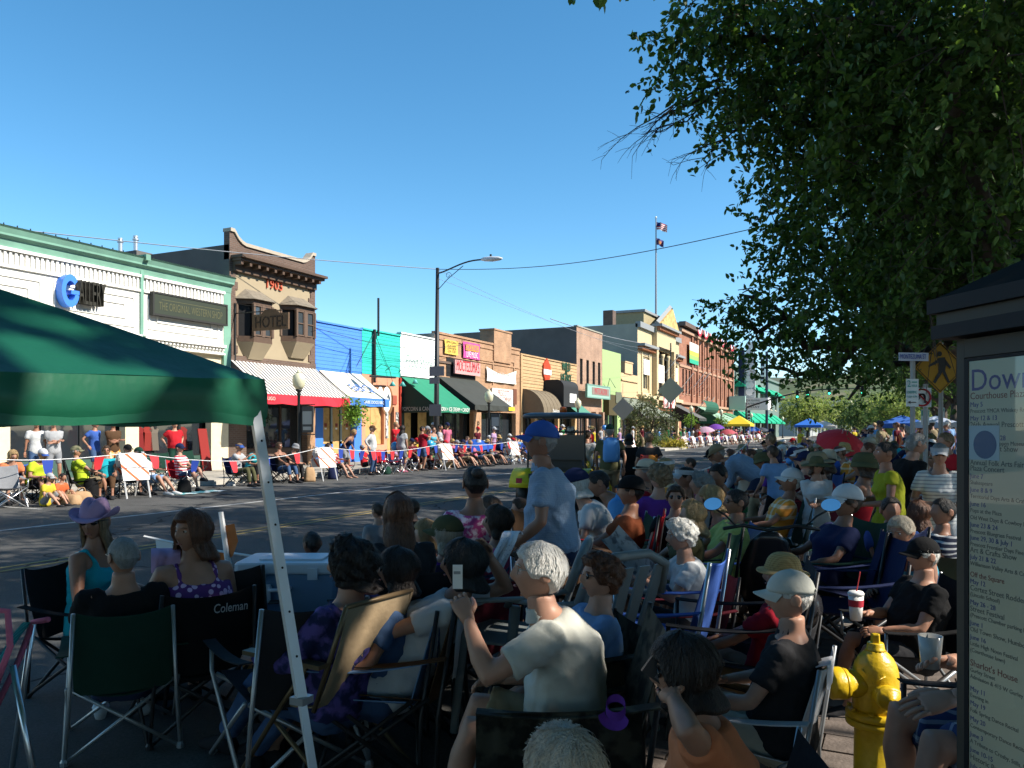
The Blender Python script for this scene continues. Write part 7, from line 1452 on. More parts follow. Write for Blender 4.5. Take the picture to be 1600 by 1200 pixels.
# ---------------------------------------------------------------- information kiosk at the right
M_KIO=mat('kiosk_bronze', (.06, .052, .04), .6, .2, var=.1, vscale=8);M_KIOD=mat('kiosk_dark', (.012, .012, .013), .6, spec=.2)
def kiosk():
 d=V((-math.sin(R(36.8)), math.cos(R(36.8)), 0));nrm=V((-d.y, d.x, 0));P0=at(1497, 672, 1.78);P0.z=0
 def L(u, w, z):return P0-d*u+nrm*w+V((0, 0, z))
 Wd=1.15;t=thing('information_kiosk', 'bronze information kiosk with glazed events poster at the right edge', 'kiosk', L(Wd/2, -.3, SWZ))
 def slab(u0, u1, w0, w1, z0, z1):return MB().add([L(u, w, z)for z in(z0, z1)for u, w in((u0, w0), (u1, w0), (u1, w1), (u0, w1))], [(0, 3, 2, 1), (4, 5, 6, 7), (0, 1, 5, 4), (1, 2, 6, 5), (2, 3, 7, 6), (3, 0, 4, 7)])
 slab(.02, Wd-.02, -.62, -.02, .45, 1.797).build('cabinet', M_KIOD, t)
 for u0 in(-.004, Wd-.022):
  for w0 in(-.045, -.66):slab(u0, u0+.022, w0, w0+.045, SWZ, 1.80).build('post', M_KIO, t)
 slab(.023, Wd-.023, -.055, .004, 1.758, 1.798).build('head_rail', M_KIO, t);slab(.023, Wd-.023, -.05, .003, .40, .46).build('foot_rail', M_KIO, t)
 slab(.0185, .031, -.05, .001, .462, 1.756).build('glazing_bead', M_KIOD, t);slab(.031, Wd-.03, -.05, .001, 1.750, 1.757).build('glazing_bead', M_KIOD, t)
 po=slab(.031, Wd-.03, -.004, -.0015, .462, 1.749).build('poster', mat('poster_paper', (.62, .57, .42), .7, var=.04), t)
 gm=bpy.data.materials.new('kiosk_glass');gm.use_nodes=True;gn, gl, gb=nodes_of(gm);gb.inputs['Base Color'].default_value=(1, 1, 1, 1);gb.inputs['Roughness'].default_value=.02;gb.inputs['Transmission Weight'].default_value=1;gb.inputs['IOR'].default_value=1.08
 tr=gn.new('ShaderNodeBsdfTransparent');gs=gn.new('ShaderNodeBsdfGlossy');gs.inputs['Roughness'].default_value=.02;fr=gn.new('ShaderNodeFresnel');fr.inputs[0].default_value=1.55;mx=gn.new('ShaderNodeMixShader');gl.new(fr.outputs[0], mx.inputs[0]);gl.new(tr.outputs[0], mx.inputs[1]);gl.new(gs.outputs[0], mx.inputs[2]);gl.new(mx.outputs[0], gn['Material Output'].inputs[0])
 q=MB().quad(L(.031, .0005, .462), L(Wd-.03, .0005, .462), L(Wd-.03, .0005, 1.749), L(.031, .0005, 1.749));q.build('glass', gm, t, recalc=False)
 rot=Matrix((-d, V((0, 0, 1)), nrm)).transposed();rot=rot if rot.determinant()>0 else Matrix((-d, V((0, 0, 1)), (-d).cross(V((0, 0, 1))))).transposed();E=rot.to_euler()
 BLU=mat('poster_blue', (.06, .08, .26), .7);RD=mat('poster_red', (.24, .07, .06), .7);BK=mat('poster_black', (.14, .14, .13), .7)
 def line(body, py, h, m, u=.034, bold=1):
  z=CAMZ-(py-672)/FPX*(1.78-.02);o=text(body, m, L(u, -.0012, z), E, None, h, po, .0002, 'LEFT', world=False)
  return o
 line('Downtown Events', 597, .046, BLU)
 rows=[('Courthouse Plaza', 620, RD), ('May 5', 633, BLU), ('Prescott YMCA Whiskey Row Marathon', 643, BK), ('May 12 & 13', 654, BLU), ('26th Annual Prescott', 664, BK), ('May 26, 27 & 28', 684, BLU), ('39th Annual Phippen Museum', 692, BK), ('Western Art Show', 700, BK), ('June 2', 712, BLU), ('Annual Folk Arts Fair', 722, BK), ('Plaza Concert', 731, BK), ('June 7', 743, BLU), ('Shakespeare', 753, BK), ('June 8 & 9', 764, BLU), ('Territorial Days Arts & Crafts Show', 774, BK), ('June 16', 786, BLU), ('Pops at the Plaza', 796, BK), ('Old West Days & Cowboy Festival', 807, BK), ('June 23 & 24', 818, BLU), ('Prescott Bluegrass Festival', 828, BK), ('June 29, 30 & July 1', 838, BLU), ('Prescott Frontier Days Fine', 848, BK), ('Art & Crafts Show', 857, BK), ('July 21 & 22', 868, BLU), ('Williamson Valley Arts & Crafts Show', 878, BK), ('Off the Square', 895, RD), ('May 12', 906, BLU), ('Cortez Street Rodder Car Show', 916, BK), ('(Lincoln School)', 926, BK), ('May 26 - 28', 938, BLU), ('Street Festival', 948, BK), ('(Prescott Chamber parking lot)', 958, BK), ('June 1', 970, BLU), ('Old Town Show, Humboldt Hall', 980, BK), ('June 16', 992, BLU), ('Little High Noon Festival', 1002, BK), ('(Courthouse lawn)', 1012, BK), ("Sharlot's House", 1032, RD), ('Gurley Street', 1043, BK), ('Admission & 415 W Gurley', 1053, BK), ('May 11', 1072, BLU), ('Evening in', 1082, BK), ('May 19', 1094, BLU), ('Folk Spring Dance Recital', 1105, BK), ('May 20', 1118, BLU), ('Contemporary Dance Recital', 1129, BK), ('June 3', 1142, BLU), ('A Tribute to Crosby, Stills, Nash & Young', 1153, BK), ('June 10-15', 1166, BLU), ('Historic Preservation Conference', 1177, BK), ('July 6, 7, 8, 13, 14 & 15', 1190, BLU)]
 for r in rows:line(r[0], r[1], .0145 if r[2]is RD else(.0135 if r[2]is BLU else .0115), r[2])
 NT=mat('notice_paper', (.50, .58, .60), .6);z0, z1=CAMZ-(718-672)/FPX*1.74, CAMZ-(665-672)/FPX*1.74
 nt=slab(.0315, .115, -.001, -.0007, z0, z1).build('notice', NT, po);y=.11;b=MB();b.add([L(.076+.032*math.cos(k/24*6.283), -.0005, (z0+z1)/2-.004+.030*math.sin(k/24*6.283))for k in range(24)], [tuple(range(24))]);b.build('notice_emblem', mat('emblem_blue', (.10, .16, .28), .6), po, recalc=False)
 for z, o, h in((1.803, .038, .030), (1.860, .044, .032)):
  slab(-o, Wd+o, -.66-o, o, z, z+h).build('eave_moulding', M_KIOD, t);
 slab(-.03, Wd+.03, -.69, .03, 1.834, 1.859).build('frieze', M_KIO, t)
 b=MB();z0=1.893;o=.035;b.add([L(-o, o, z0), L(Wd+o, o, z0), L(Wd+o, -.66-o, z0), L(-o, -.66-o, z0), L(.38, -.33, z0+.22), L(Wd-.38, -.33, z0+.22)], [(0, 1, 5, 4), (1, 2, 5), (2, 3, 4, 5), (3, 0, 4), (3, 2, 1, 0)]);b.build('roof', mat('kiosk_roof', (.014, .014, .014), .9, var=.1, spec=.08), t)
kiosk()
# ---------------------------------------------------------------- fire hydrant
def hydrant():
 M_Y=mat('hydrant_yellow', (.60, .40, .012), .38, var=.07, vscale=14, bump=.25, bscale=30, spec=.5);p=at(1368, 672, 3.3);t=thing('fire_hydrant', 'yellow fire hydrant standing on the brick pavers', 'hydrant', (p.x, p.y, SWZ+.086), YAW)
 def L_(name, prof, n=28, o=(0, 0, 0), M=None, par=None):return MB().lathe(prof, n, o, M).build(name, M_Y, par or t, True, False)
 bo=L_('barrel', [(.12, -.11), (.12, -.09), (.095, -.08), (.092, .20), (.092, .215)]);L_('flange', [(.09, .213), (.128, .216), (.130, .222), (.130, .245), (.126, .250), (.09, .252)]);L_('flange', [(.09, .254), (.126, .256), (.130, .262), (.128, .282), (.118, .292), (.09, .294)])
 for k in range(8):q=k*math.pi/4+.2;MB().lathe([(.0, -.004), (.011, -.004), (.011, .006), (.0, .006)], 6, (.114*math.cos(q), .114*math.sin(q), .298)).build('bolt', M_Y, t, False, False)
 L_('body', [(.098, .292), (.100, .31), (.100, .47), (.098, .50), (.090, .535), (.076, .565), (.058, .588), (.048, .598), (.046, .604)]);L_('bonnet_cap', [(.047, .603), (.040, .612), (.036, .64), (.034, .644)], 16);MB().lathe([(.022, .643), (.020, .685), (.017, .69), (0, .69)], 5).build('operating_nut', M_Y, t, False, False)
 RX=Matrix.Rotation(R(-90), 3, 'Y');RYm=Matrix.Rotation(R(90), 3, 'X')
 n1=L_('nozzle', [(.075, .05), (.072, .10), (.070, .135), (.078, .137), (.080, .15), (.080, .155)], 24, (0, 0, .43), RX);L_('nozzle_cap', [(.0805, .157), (.083, .16), (.083, .205), (.078, .213), (.03, .216), (.026, .23), (.025, .234), (0, .234)], 24, (0, 0, .43), RX, n1);MB().lathe([(.017, .233), (.015, .262), (0, .262)], 5, (0, 0, .43), RX).build('cap_nut', M_Y, n1, False, False)
 for sg in(1, -1):
  Mx=Matrix.Rotation(R(90*sg), 3, 'X');n2=L_('nozzle', [(.060, .06), (.056, .105), (.056, .12)], 22, (0, 0, .40), Mx);L_('nozzle_cap', [(.058, .121), (.061, .123), (.061, .145), (.052, .152), (.040, .154), (.038, .160), (.026, .162), (.024, .170), (0, .170)], 22, (0, 0, .40), Mx, n2);MB().lathe([(.014, .169), (.012, .188), (0, .188)], 5, (0, 0, .40), Mx).build('cap_nut', M_Y, n2, False, False)
 MB().tube([(-.085, -.05, .52), (-.05, -.085, .46), (.0, -.10, .50)], .004, 5).build('chain', M_Y, t, True, False);t.scale=(.89, .89, .78)
hydrant()
# ---------------------------------------------------------------- small things of the nearest people
cooler_p=at(462, 672, 5.1)
t=thing('wooden_crate', 'slatted wooden crate under the blue-white cooler', 'crate', (cooler_p.x, cooler_p.y, 0), YAW);WD=mat('crate_pine', (.36, .22, .09), .8, var=.15, vscale=8, stretch=(1, 1, 6))
for z in(.18, .30, .42):MB().box(-.26, .26, -.20, -.185, z-.045, z+.045).build('slat', WD, t, False, False);MB().box(-.26, .26, .185, .20, z-.045, z+.045).build('slat', WD, t, False, False);MB().box(-.275, -.26, -.185, .185, z-.045, z+.045).build('slat', WD, t, False, False);MB().box(.26, .275, -.185, .185, z-.045, z+.045).build('slat', WD, t, False, False)
for x, y in((-.25, -.18), (.25, -.18), (-.25, .18), (.25, .18)):MB().box(x-.02, x+.02, y-.003, y+.003, 0, .47).build('corner_post', WD, t, False, False)
MB().box(-.258, .258, -.184, .184, .44, .46).build('top_board', WD, t, False, False)
t=thing('cooler', 'pale blue and white picnic cooler on a wooden crate', 'cooler', (cooler_p.x, cooler_p.y, .47), YAW);CB=mat('cooler_blue', (.12, .24, .40), .4);CW=mat('cooler_white', (.50, .58, .66), .4)
def rbox(x, y, z0, z1, r=.03, tp=1.0):
 pts=lambda k:[(sx*(x*k-r)+r*math.cos(q), sy*(y*k-r)+r*math.sin(q))for sx, sy, q0 in((1, 1, 0), (-1, 1, 90), (-1, -1, 180), (1, -1, 270))for q in(R(q0), R(q0+45), R(q0+90))]
 return MB().loft([[(a, c, z0)for a, c in pts(.97)], [(a, c, z0+.01)for a, c in pts(1)], [(a, c, z1-.012)for a, c in pts(tp)], [(a, c, z1)for a, c in pts(tp*.97)]])
rbox(.30, .19, 0, .25, tp=1.03).build('tub', CB, t, False, False);ld=rbox(.325, .21, .252, .32).build('lid', CW, t, False, False);rbox(.20, .12, .321, .332, .02).build('lid_panel', CW, ld, False, False);MB().tube([(-.10, -.20, .17), (-.10, -.235, .16), (.02, -.235, .16), (.02, -.20, .17)], .012, 6).build('handle', CW, t, True, False);MB().box(-.20, -.10, -.206, -.199, .08, .19).build('drain_panel', CW, t, False, False)
for x in(-.16, .16):MB().box(x-.03, x+.03, -.222, -.2, .22, .29).build('latch', CW, t, False, False)
J=bodyset('hero', 2, False, 1.28, 6, 14, 'polo', 'shorts', key='f16')['J']if False else WEAR[hero.name]
h=wpos(hero, tuple(J['wrl']));dl=(h-wpos(hero, tuple(J['ell']))).normalized();c0=h+dl*.115
t=thing('paper_card', 'small white card held up by the white-haired man', 'card', c0);MB().obox(c0+V((0, 0, .045)), (.035, .004, .085), Matrix.Rotation(YAW, 3, 'Z')).build('card', M_BOARDW, t);MB().obox(c0+V((0, -.004, .06)), (.024, .002, .01), Matrix.Rotation(YAW, 3, 'Z')).build('print', mat('card_print', (.3, .3, .3), .7), t)
J=WEAR[phone.name];h=wpos(phone, tuple(J['wrl']));hc=wpos(phone, tuple(J['hc']));dl=(h-wpos(phone, tuple(J['ell']))).normalized();c0=h+dl*.06+(hc-h).normalized()*.035
t=thing('mobile_phone', 'dark flip phone held to the cheek of the coral tee woman', 'phone', c0);M3=Matrix.Rotation(R(112), 3, 'Z')@Matrix.Rotation(R(35), 3, 'X');MB().obox(c0, (.018, .16, .05), M3).build('case', M_BLACKM, t);MB().obox(c0+M3@V((-.0105, .0, 0)), (.002, .09, .036), M3).build('face_plate', mat('phone_grey', (.10, .10, .11), .3), t)
def hand_of(w, k):J=WEAR[w.name];h=wpos(w, tuple(J['wr'+k]));return h+(h-wpos(w, tuple(J['el'+k]))).normalized()*.09
def cup(label, p, r, hgt, m, lid=True, stripe=None):
 t=thing('drink_cup', label, 'cup', p);MB().lathe([(r*.75, 0), (r, hgt), (r*.96, hgt), (r*.72, .01)], 18, p).build('cup', m, t, True)
 if lid:MB().lathe([(r*1.06, hgt), (r*1.06, hgt+.01), (r*.9, hgt+.018), (0, hgt+.02)], 18, p).build('lid', M_BOARDW, t, True);MB().tube([p+V((0, 0, hgt)), p+V((.02, 0, hgt+.12))], .004, 6).build('straw', mat('straw_red', (.5, .05, .05), .5), t)
 if stripe:MB().lathe([(r*.93, hgt*.55), (r*.985, hgt*.82)], 18, p+V((0, 0, .0)), cap=False, sx=1.02, sy=1.02).build('band', stripe, t, True)
cup('white paper cup with red band held by the bearded man', hand_of(bearded, 'r')-V((0, 0, .03)), .038, .13, M_BOARDW, True, SRED);cup('plastic cup in the raised hand behind the hydrant', hand_of(knees, 'r')-V((0, 0, .02)), .036, .10, mat('clear_plastic', (.40, .40, .38), .15), False)
t=thing('sun_visor', 'purple visor hanging on the cream-trousered knee', 'visor', at(962, 1105, 2.45));p=at(962, 1108, 2.45);b=MB();b.loft([[p+V((r*math.cos(q), r*.4*math.sin(q), r*.8*math.sin(q)+z))for q in[2*math.pi*j/20 for j in range(20)]]for r, z in((.030, .018), (.032, -.008))], cap=False);b.build('band', CLO['purple'], t, True);b=MB();b.sheet([[p+V((.031*math.cos(q)*k, -.012-.02*(k-1), -.008+.025*math.sin(q)*k-.02*(k-1)))for q in[math.pi+math.pi*j/12 for j in range(13)]]for k in(1, 1.25, 1.55)]);b.build('bill', CLO['purple'], t, True, recalc=False)
M_NEWS=two_tone('newsprint', (.36, .36, .35), (.12, .12, .13), 'blotch', 22, thr=.56, bump=0)
t=thing('newspaper', 'open newspaper held by the white-haired woman in black vest', 'newspaper', at(975, 860, 4.3));b=MB();b.sheet([[at(938+22*v+58*u, 842+16*v*(1-v)+62*u-12*v, 4.35-.12*u+.05*math.sin(v*3))for v in(0, .25, .5, .75, 1, 1.3)]for u in(0, .25, .5, .75, 1)]);o=b.build('page', M_NEWS, t, True, recalc=False);b=MB();b.sheet([[at(940+22*v+58*u, 845+16*v*(1-v)+62*u-12*v, 4.40-.12*u)for v in(0, .25, .5, .75, 1, 1.3)]for u in(0, .25, .5, .75, 1)]);b.build('page', M_NEWS, t, True, recalc=False)
def towel(name, label, px0, px1, py, drop, D, m, cat='towel', sl=0):
 t=thing(name, label, cat, at((px0+px1)/2, py, D));b=MB();g=[]
 for i in range(10):
  u=i/9;row=[]
  for j in range(10):
   v=j/9;p=at(px0+(px1-px0)*v+sl*u, py+drop*max(0, u-.18)*(1+.12*math.sin(v*7))-6*math.sin(min(u, .3)/.3*math.pi), D+(.16-.5*u if u<.3 else .0)+.012*math.sin(v*13+u*3));row.append(p)
  g.append(row)
 b.sheet(g);b.build('cloth', m, t, True, recalc=False)
def drape(name, label, on, x0, x1, low, m, cat='towel'):
 c=[o for o in COL.objects if o.get('label', '').startswith(on)][0];t=thing(name, label, cat, c.location.copy(), c.rotation_euler.z);t.scale=c.scale;g=[]
 for i in range(12):
  u=i/11;zz=.80+.02*min(1, u*6)if u<.2 else .82-(.82-low)*(u-.2)/.8
  g.append([(x0+(x1-x0)*j/8, (-.33-.06*min(1, u*5))+(.13*(.82-zz)*.9 if u>.2 else 0)-.012+.006*math.sin(j*1.7+u*4), zz+.012*math.sin(j*.9)*(u>.8))for j in range(9)])
 b=MB();b.sheet(g);b.build('cloth', m, t, True, False, recalc=False)
drape('beach_towel', 'blue flowered towel hung over the blue camp chair back', 'blue camp chair draped', -.23, .23, .52, two_tone('towel_flowers', (.08, .17, .42), (.30, .42, .62), 'floral', 30, thr=.38))
drape('white_cloth', 'white cloth draped over the brown camp chair', 'dark brown camp chair', -.22, .02, .45, CLO['white'], 'cloth');towel('lace_cloth', 'white lace cloth hanging from the arm of the blue shirt man', 792, 818, 835, 66, 4.6, two_tone('lace', (.62, .64, .68), (.30, .34, .42), 'floral', 70, thr=.25), sl=-34)
drape('paper_sheet', 'printed white sheet hung on the pale chair back', 'pale grey camp chair', -.10, .08, .68, mat('sheet_paper', (.72, .72, .74), .7), 'paper');towel('pink_towel', 'lilac-pink cloth over the arm of the floral tank woman', 236, 282, 862, 40, 4.3, CLO['lilac'], 'cloth')
t=thing('slatted_beach_chair', 'turquoise-cushioned beach chair with magenta trim at the left edge', 'chair', at(20, 1000, 3.4));TQ=two_tone('turquoise_webbing', (.02, .34, .36), (.10, .55, .55), 'stripe', 30, thr=.3, axis=2);b=MB()
b.sheet([[at(-20+70*u+w, 1110-135*u-20*math.sin(u*3), 3.4-.35*k)for k, w in((0, 0), (.5, -8), (1, -14))]for u in[i/8 for i in range(9)]]);b.build('backrest', TQ, t, True, recalc=False);MB().tube([at(-12, 1118, 3.37), at(30, 1030, 3.37), at(52, 972, 3.37), at(75, 968, 3.3)], .012, 8).build('frame', CLO['pink'], t, True);MB().tube([at(52, 972, 3.37), at(10, 1260, 3.6)], .012, 8).build('leg', M_ALU, t, True);MB().tube([at(20, 1040, 3.1), at(60, 1250, 3.0)], .012, 8).build('leg', M_ALU, t, True);MB().tube([at(-40, 950, 3.0), at(12, 955, 3.0), at(16, 1010, 3.0), at(-6, 1070, 3.0)], .012, 8).build('frame', CLO['pink'], t, True)
p=at(805, 672, 4.1);chair('grey-green moulded plastic armchair left of the small card', (p.x, p.y, SWZ), 105, 'plastic', 'grey', mat('plastic_grey_green', (.15, .17, .17), .5));p=at(905, 672, 3.9);chair('grey-green moulded plastic armchair behind the curly brown hair', (p.x, p.y, SWZ), 60, 'plastic', 'grey', mat('plastic_grey_green', (.15, .17, .17), .5));p=at(918, 672, 5.6);chair('empty dark striped camp chair beyond the blue shirt man', (p.x, p.y, 0), 250, 'camp', 'brown', M_ALU, 1.25)
for i, (px, D, f, c, fr)in enumerate(((350, 4.9, 40, 'dark', None), (610, 5.0, 70, 'navy', None), (700, 4.6, 80, 'maroon', None), (1010, 4.2, 90, 'blue', M_ALU), (1300, 4.9, 110, 'navy', None), (1140, 3.9, 100, 'dark', None), (1335, 5.4, 60, 'navy', None), (1060, 5.3, 90, 'darkgreen', None), (450, 3.9, 60, 'dark', M_TUBEG))):
 p=at(px, 672, D);chair(['empty dark camp chair before the cooler', 'navy camp chair between the long hair girl and the towel', 'maroon camp chair below the blond child', 'blue camp chair left of the black vest woman', 'dark blue camp chair right of the straw hat', 'dark armchair beside the mirrors', 'navy camp chair behind the bearded man', 'dark green camp chair before the red chair', 'dark low camp chair left of the tan lawn chair'][i], (p.x, p.y, zbase(p.x)), f, 'camp', c, fr)
def scooter():
 p=at(1215, 672, 5.0);t=thing('motor_scooter', 'black motor scooter with two sky-reflecting mirrors parked among the chairs', 'scooter', (p.x, p.y, zbase(p.x)), R(20));t.scale=(.84, .84, .84);K=mat('scooter_black', (.02, .02, .024), .25, spec=.6);MR=mat('mirror_face', (.85, .87, .9), .02, 1.0)
 def P(name, b, m=K, par=None, sm=True):return b.build(name, m, par or t, sm, False)
 for y in(.62, -.55):w=P('wheel', MB().lathe([(.20, -.055), (.25, -.045), (.26, 0), (.25, .045), (.20, .055)], 24, (0, y, .26), Matrix.Rotation(R(90), 3, 'Y')));P('rim', MB().lathe([(0, -.03), (.19, -.035), (.19, .035), (0, .03)], 20, (0, y, .26), Matrix.Rotation(R(90), 3, 'Y')), M_ALU, w)
 P('front_shield', MB().loft([[(x*w_, y+.04*(1-x*x), z)for x in(-1, -.5, 0, .5, 1)]+[(x*w_, y-.03, z)for x in(1, .5, 0, -.5, -1)]for w_, y, z in((.10, .45, .25), (.20, .40, .45), (.21, .36, .68), (.14, .30, .88), (.06, .28, .95))]));P('footboard', MB().box(-.17, .17, -.1, .40, .24, .29));P('rear_body', MB().loft([ring(V((0, y, z)), V((1, 0, 0)), V((0, 0, 1)), w_, h_, 14, .8)for y, z, w_, h_ in((-.08, .40, .12, .12), (-.3, .48, .17, .16), (-.6, .55, .16, .14), (-.85, .60, .05, .06))]));P('seat', MB().loft([ring(V((0, y, z)), V((1, 0, 0)), V((0, 0, 1)), w_, h_, 12, .8)for y, z, w_, h_ in((.0, .64, .10, .04), (-.2, .66, .15, .06), (-.5, .69, .15, .06), (-.75, .71, .08, .04))]), CLO['black'])
 P('handlebar', MB().tube([(-.36, .20, .98), (-.2, .26, 1.0), (0, .28, .96), (.2, .26, 1.0), (.36, .20, .98)], .014, 8), M_BLACKM)
 for s in(-1, 1):
  P('mirror_stem', MB().tube([(s*.26, .24, 1.0), (s*.34, .22, 1.08), (s*.42, .20, 1.13)], .008, 6), M_BLACKM);b=MB();M3=Matrix.Rotation(R(-38), 3, 'Z')@Matrix.Rotation(R(62), 3, 'X');b.lathe([(0, -.012), (.07, -.010), (.075, 0)], 18, (s*.44, .20, 1.17), M3, sx=1.05, sy=.72);m=P('mirror', b);b=MB();b.lathe([(0, .002), (.072, .0015)], 18, (s*.44, .20, 1.17), M3, sx=1.05, sy=.72, cap=False);P('mirror_glass', b, MR, m)
scooter()
# ---------------------------------------------------------------- signs on the near kerb
def signs():
 ST=mat('sign_post_steel', (.22, .22, .22), .5, .6);TEALP=mat('print_teal', (.06, .30, .26), .7);WHT=mat('sign_white', (.60, .62, .62), .5)
 def plate(t, name, px0, px1, py0, py1, D, m, off=0.0, rz=0):
  a, c=at(px0, py1, D+off), at(px1, py0, D+off);w=(c-a);w2=math.hypot(w.x, w.y);ctr=(a+c)/2;return MB().obox(ctr, (w2, .008, abs(c.z-a.z)), Matrix.Rotation(YAW+rz, 3, 'Z')).build(name, m, t), ctr
 E=(R(90), 0, YAW)
 D=8.6;t=thing('street_sign_post', 'steel post with white street-name blade and two-hour parking sign', 'sign', at(1426, 672, D));p=at(1426, 672, D);MB().tube([(p.x, p.y, SWZ), at(1426, 552, D)], .026, 8).build('post', ST, t)
 o, c=plate(t, 'name_blade', 1403, 1452, 551, 564, D, mat('blade_pale', (.40, .44, .56), .5), -.05, R(6));text('MONTEZUMA ST', mat('print_blue', (.03, .06, .30), .6), at(1427, 557.5, D-.07), (R(90), 0, YAW+R(6)), .29, .05, t, .001)
 o, c=plate(t, 'parking_plate', 1416, 1435, 592, 635, D, WHT, -.05);text('2', TEALP, at(1420.5, 600, D-.07), E, .035, .07, t, .001);MB().obox(at(1429, 597, D-.062), (.055, .004, .012), Matrix.Rotation(YAW, 3, 'Z')).build('print_line', TEALP, t);text('HOUR', TEALP, at(1429, 603, D-.07), E, .055, .025, t, .001);text('PARKING', TEALP, at(1425.5, 613, D-.07), E, .10, .03, t, .001);text('9 AM - 5 PM', TEALP, at(1425.5, 620, D-.07), E, .10, .024, t, .001);MB().obox(at(1426, 628.5, D-.062), (.075, .003, .008), Matrix.Rotation(YAW, 3, 'Z')).build('arrow', M_BLACKM, t);b=MB();q=at(1421, 628.5, D-.062);e=V((cY, sY, 0));b.add([q-e*.016, q+e*.012+V((0, 0, .016)), q+e*.012-V((0, 0, .016))], [(0, 1, 2)]);b.build('arrow_head', M_BLACKM, t, recalc=False)
 D=10.2;t=thing('no_turn_sign_post', 'white no-left-turn sign half behind the parking sign', 'sign', at(1444, 672, D));p=at(1446, 672, D+.05);MB().tube([(p.x, p.y, SWZ), at(1446, 600, D+.05)], .03, 8).build('post', ST, t)
 o, c=plate(t, 'plate', 1429, 1455, 606, 636, D, WHT);RDS=mat('sign_red', (.45, .02, .03), .5);ce=at(1441, 621, D-.02);ex=V((cY, sY, 0));rr=.105;MB().tube([ce+ex*rr*math.cos(q)+V((0, 0, rr*math.sin(q)))for q in[k/28*6.2832 for k in range(29)]], .011, 4).build('ring', RDS, t);MB().tube([ce-ex*.07+V((0, 0, .07)), ce+ex*.07-V((0, 0, .07))], .009, 4).build('slash', RDS, t)
 MB().tube([ce+ex*.035-V((0, 0, .07)), ce+ex*.035+V((0, 0, .01)), ce+ex*.02+V((0, 0, .04)), ce-ex*.02+V((0, 0, .04)), ce-ex*.045+V((0, 0, .01))], .012, 4).build('arrow', M_BLACKM, t);b=MB();q=ce-ex*.05-V((0, .012, .0));b.add([q+ex*.035+V((0, 0, .0)), q-ex*.035+V((0, 0, .01)), q-V((0, 0, .045))], [(0, 1, 2)]);b.build('arrow_head', M_BLACKM, t, recalc=False)
 D=11.0;t=thing('crossing_sign_post', 'orange-yellow diamond sign with a walking figure behind the kiosk', 'sign', at(1470, 672, D));p=at(1470, 672, D+.06);MB().tube([(p.x, p.y, SWZ), at(1470, 530, D+.06)], .03, 8).build('post', ST, t);OY=mat('sign_amber', (.50, .26, .015), .5)
 ce=at(1469, 574, D);hw=.355;n_=V((sY, -cY, 0))
 def poly(name, pts, m, off, par=t):b=MB();b.add([ce+ex*u+V((0, 0, v))+n_*off for u, v in pts]+[ce+ex*u+V((0, 0, v))+n_*(off-.006)for u, v in pts], [tuple(range(len(pts))), tuple(range(2*len(pts)-1, len(pts)-1, -1))]+[(i, i+len(pts), (i+1)%len(pts)+len(pts), (i+1)%len(pts))for i in range(len(pts))]);return b.build(name, m, par)
 pl=poly('plate', [(0, hw), (hw, 0), (0, -hw), (-hw, 0)], OY, 0);b=MB();b.tube([ce+ex*u*.93+V((0, 0, v*.93))+n_*.004 for u, v in((0, hw), (hw, 0), (0, -hw), (-hw, 0), (0, hw))], .006, 4);b.build('border', M_BLACKM, pl)
 poly('figure_head', [(-.01+.032*math.cos(k/12*6.283), .185+.036*math.sin(k/12*6.283))for k in range(12)], M_BLACKM, .008);poly('figure_body', [(-.03, .13), (.06, .14), (.085, .06), (.06, -.06), (-.02, -.06), (-.02, .03)], M_BLACKM, .008);poly('figure_arm', [(-.02, .12), (-.16, .03), (-.16, .0), (-.01, .07)], M_BLACKM, .008);poly('figure_arm', [(.06, .12), (.15, .0), (.13, -.02), (.05, .06)], M_BLACKM, .008);poly('figure_leg', [(-.02, -.05), (-.10, -.20), (-.07, -.22), (.03, -.06)], M_BLACKM, .008);poly('figure_leg', [(.02, -.05), (.10, -.21), (.13, -.20), (.065, -.05)], M_BLACKM, .008)
 for px0, px1, py0, py1, D, lab in((1439, 1452, 640, 664, 13.5, 'small teal-white parking sign below the no-turn sign'), (1466, 1476, 637, 652, 18, 'tiny parking sign deep behind the diamond sign')):
  t=thing('parking_sign_post', lab, 'sign', at((px0+px1)/2, 672, D));p=at((px0+px1)/2, 672, D+.06);MB().tube([(p.x, p.y, SWZ), at((px0+px1)/2, py0+2, D+.06)], .03, 6).build('post', ST, t);plate(t, 'parking_plate', px0, px1, py0, py1, D, WHT);plate(t, 'parking_band', px0+1, px1-1, py0+1, py0+(py1-py0)*.4, D, TEALP, -.012)
signs()
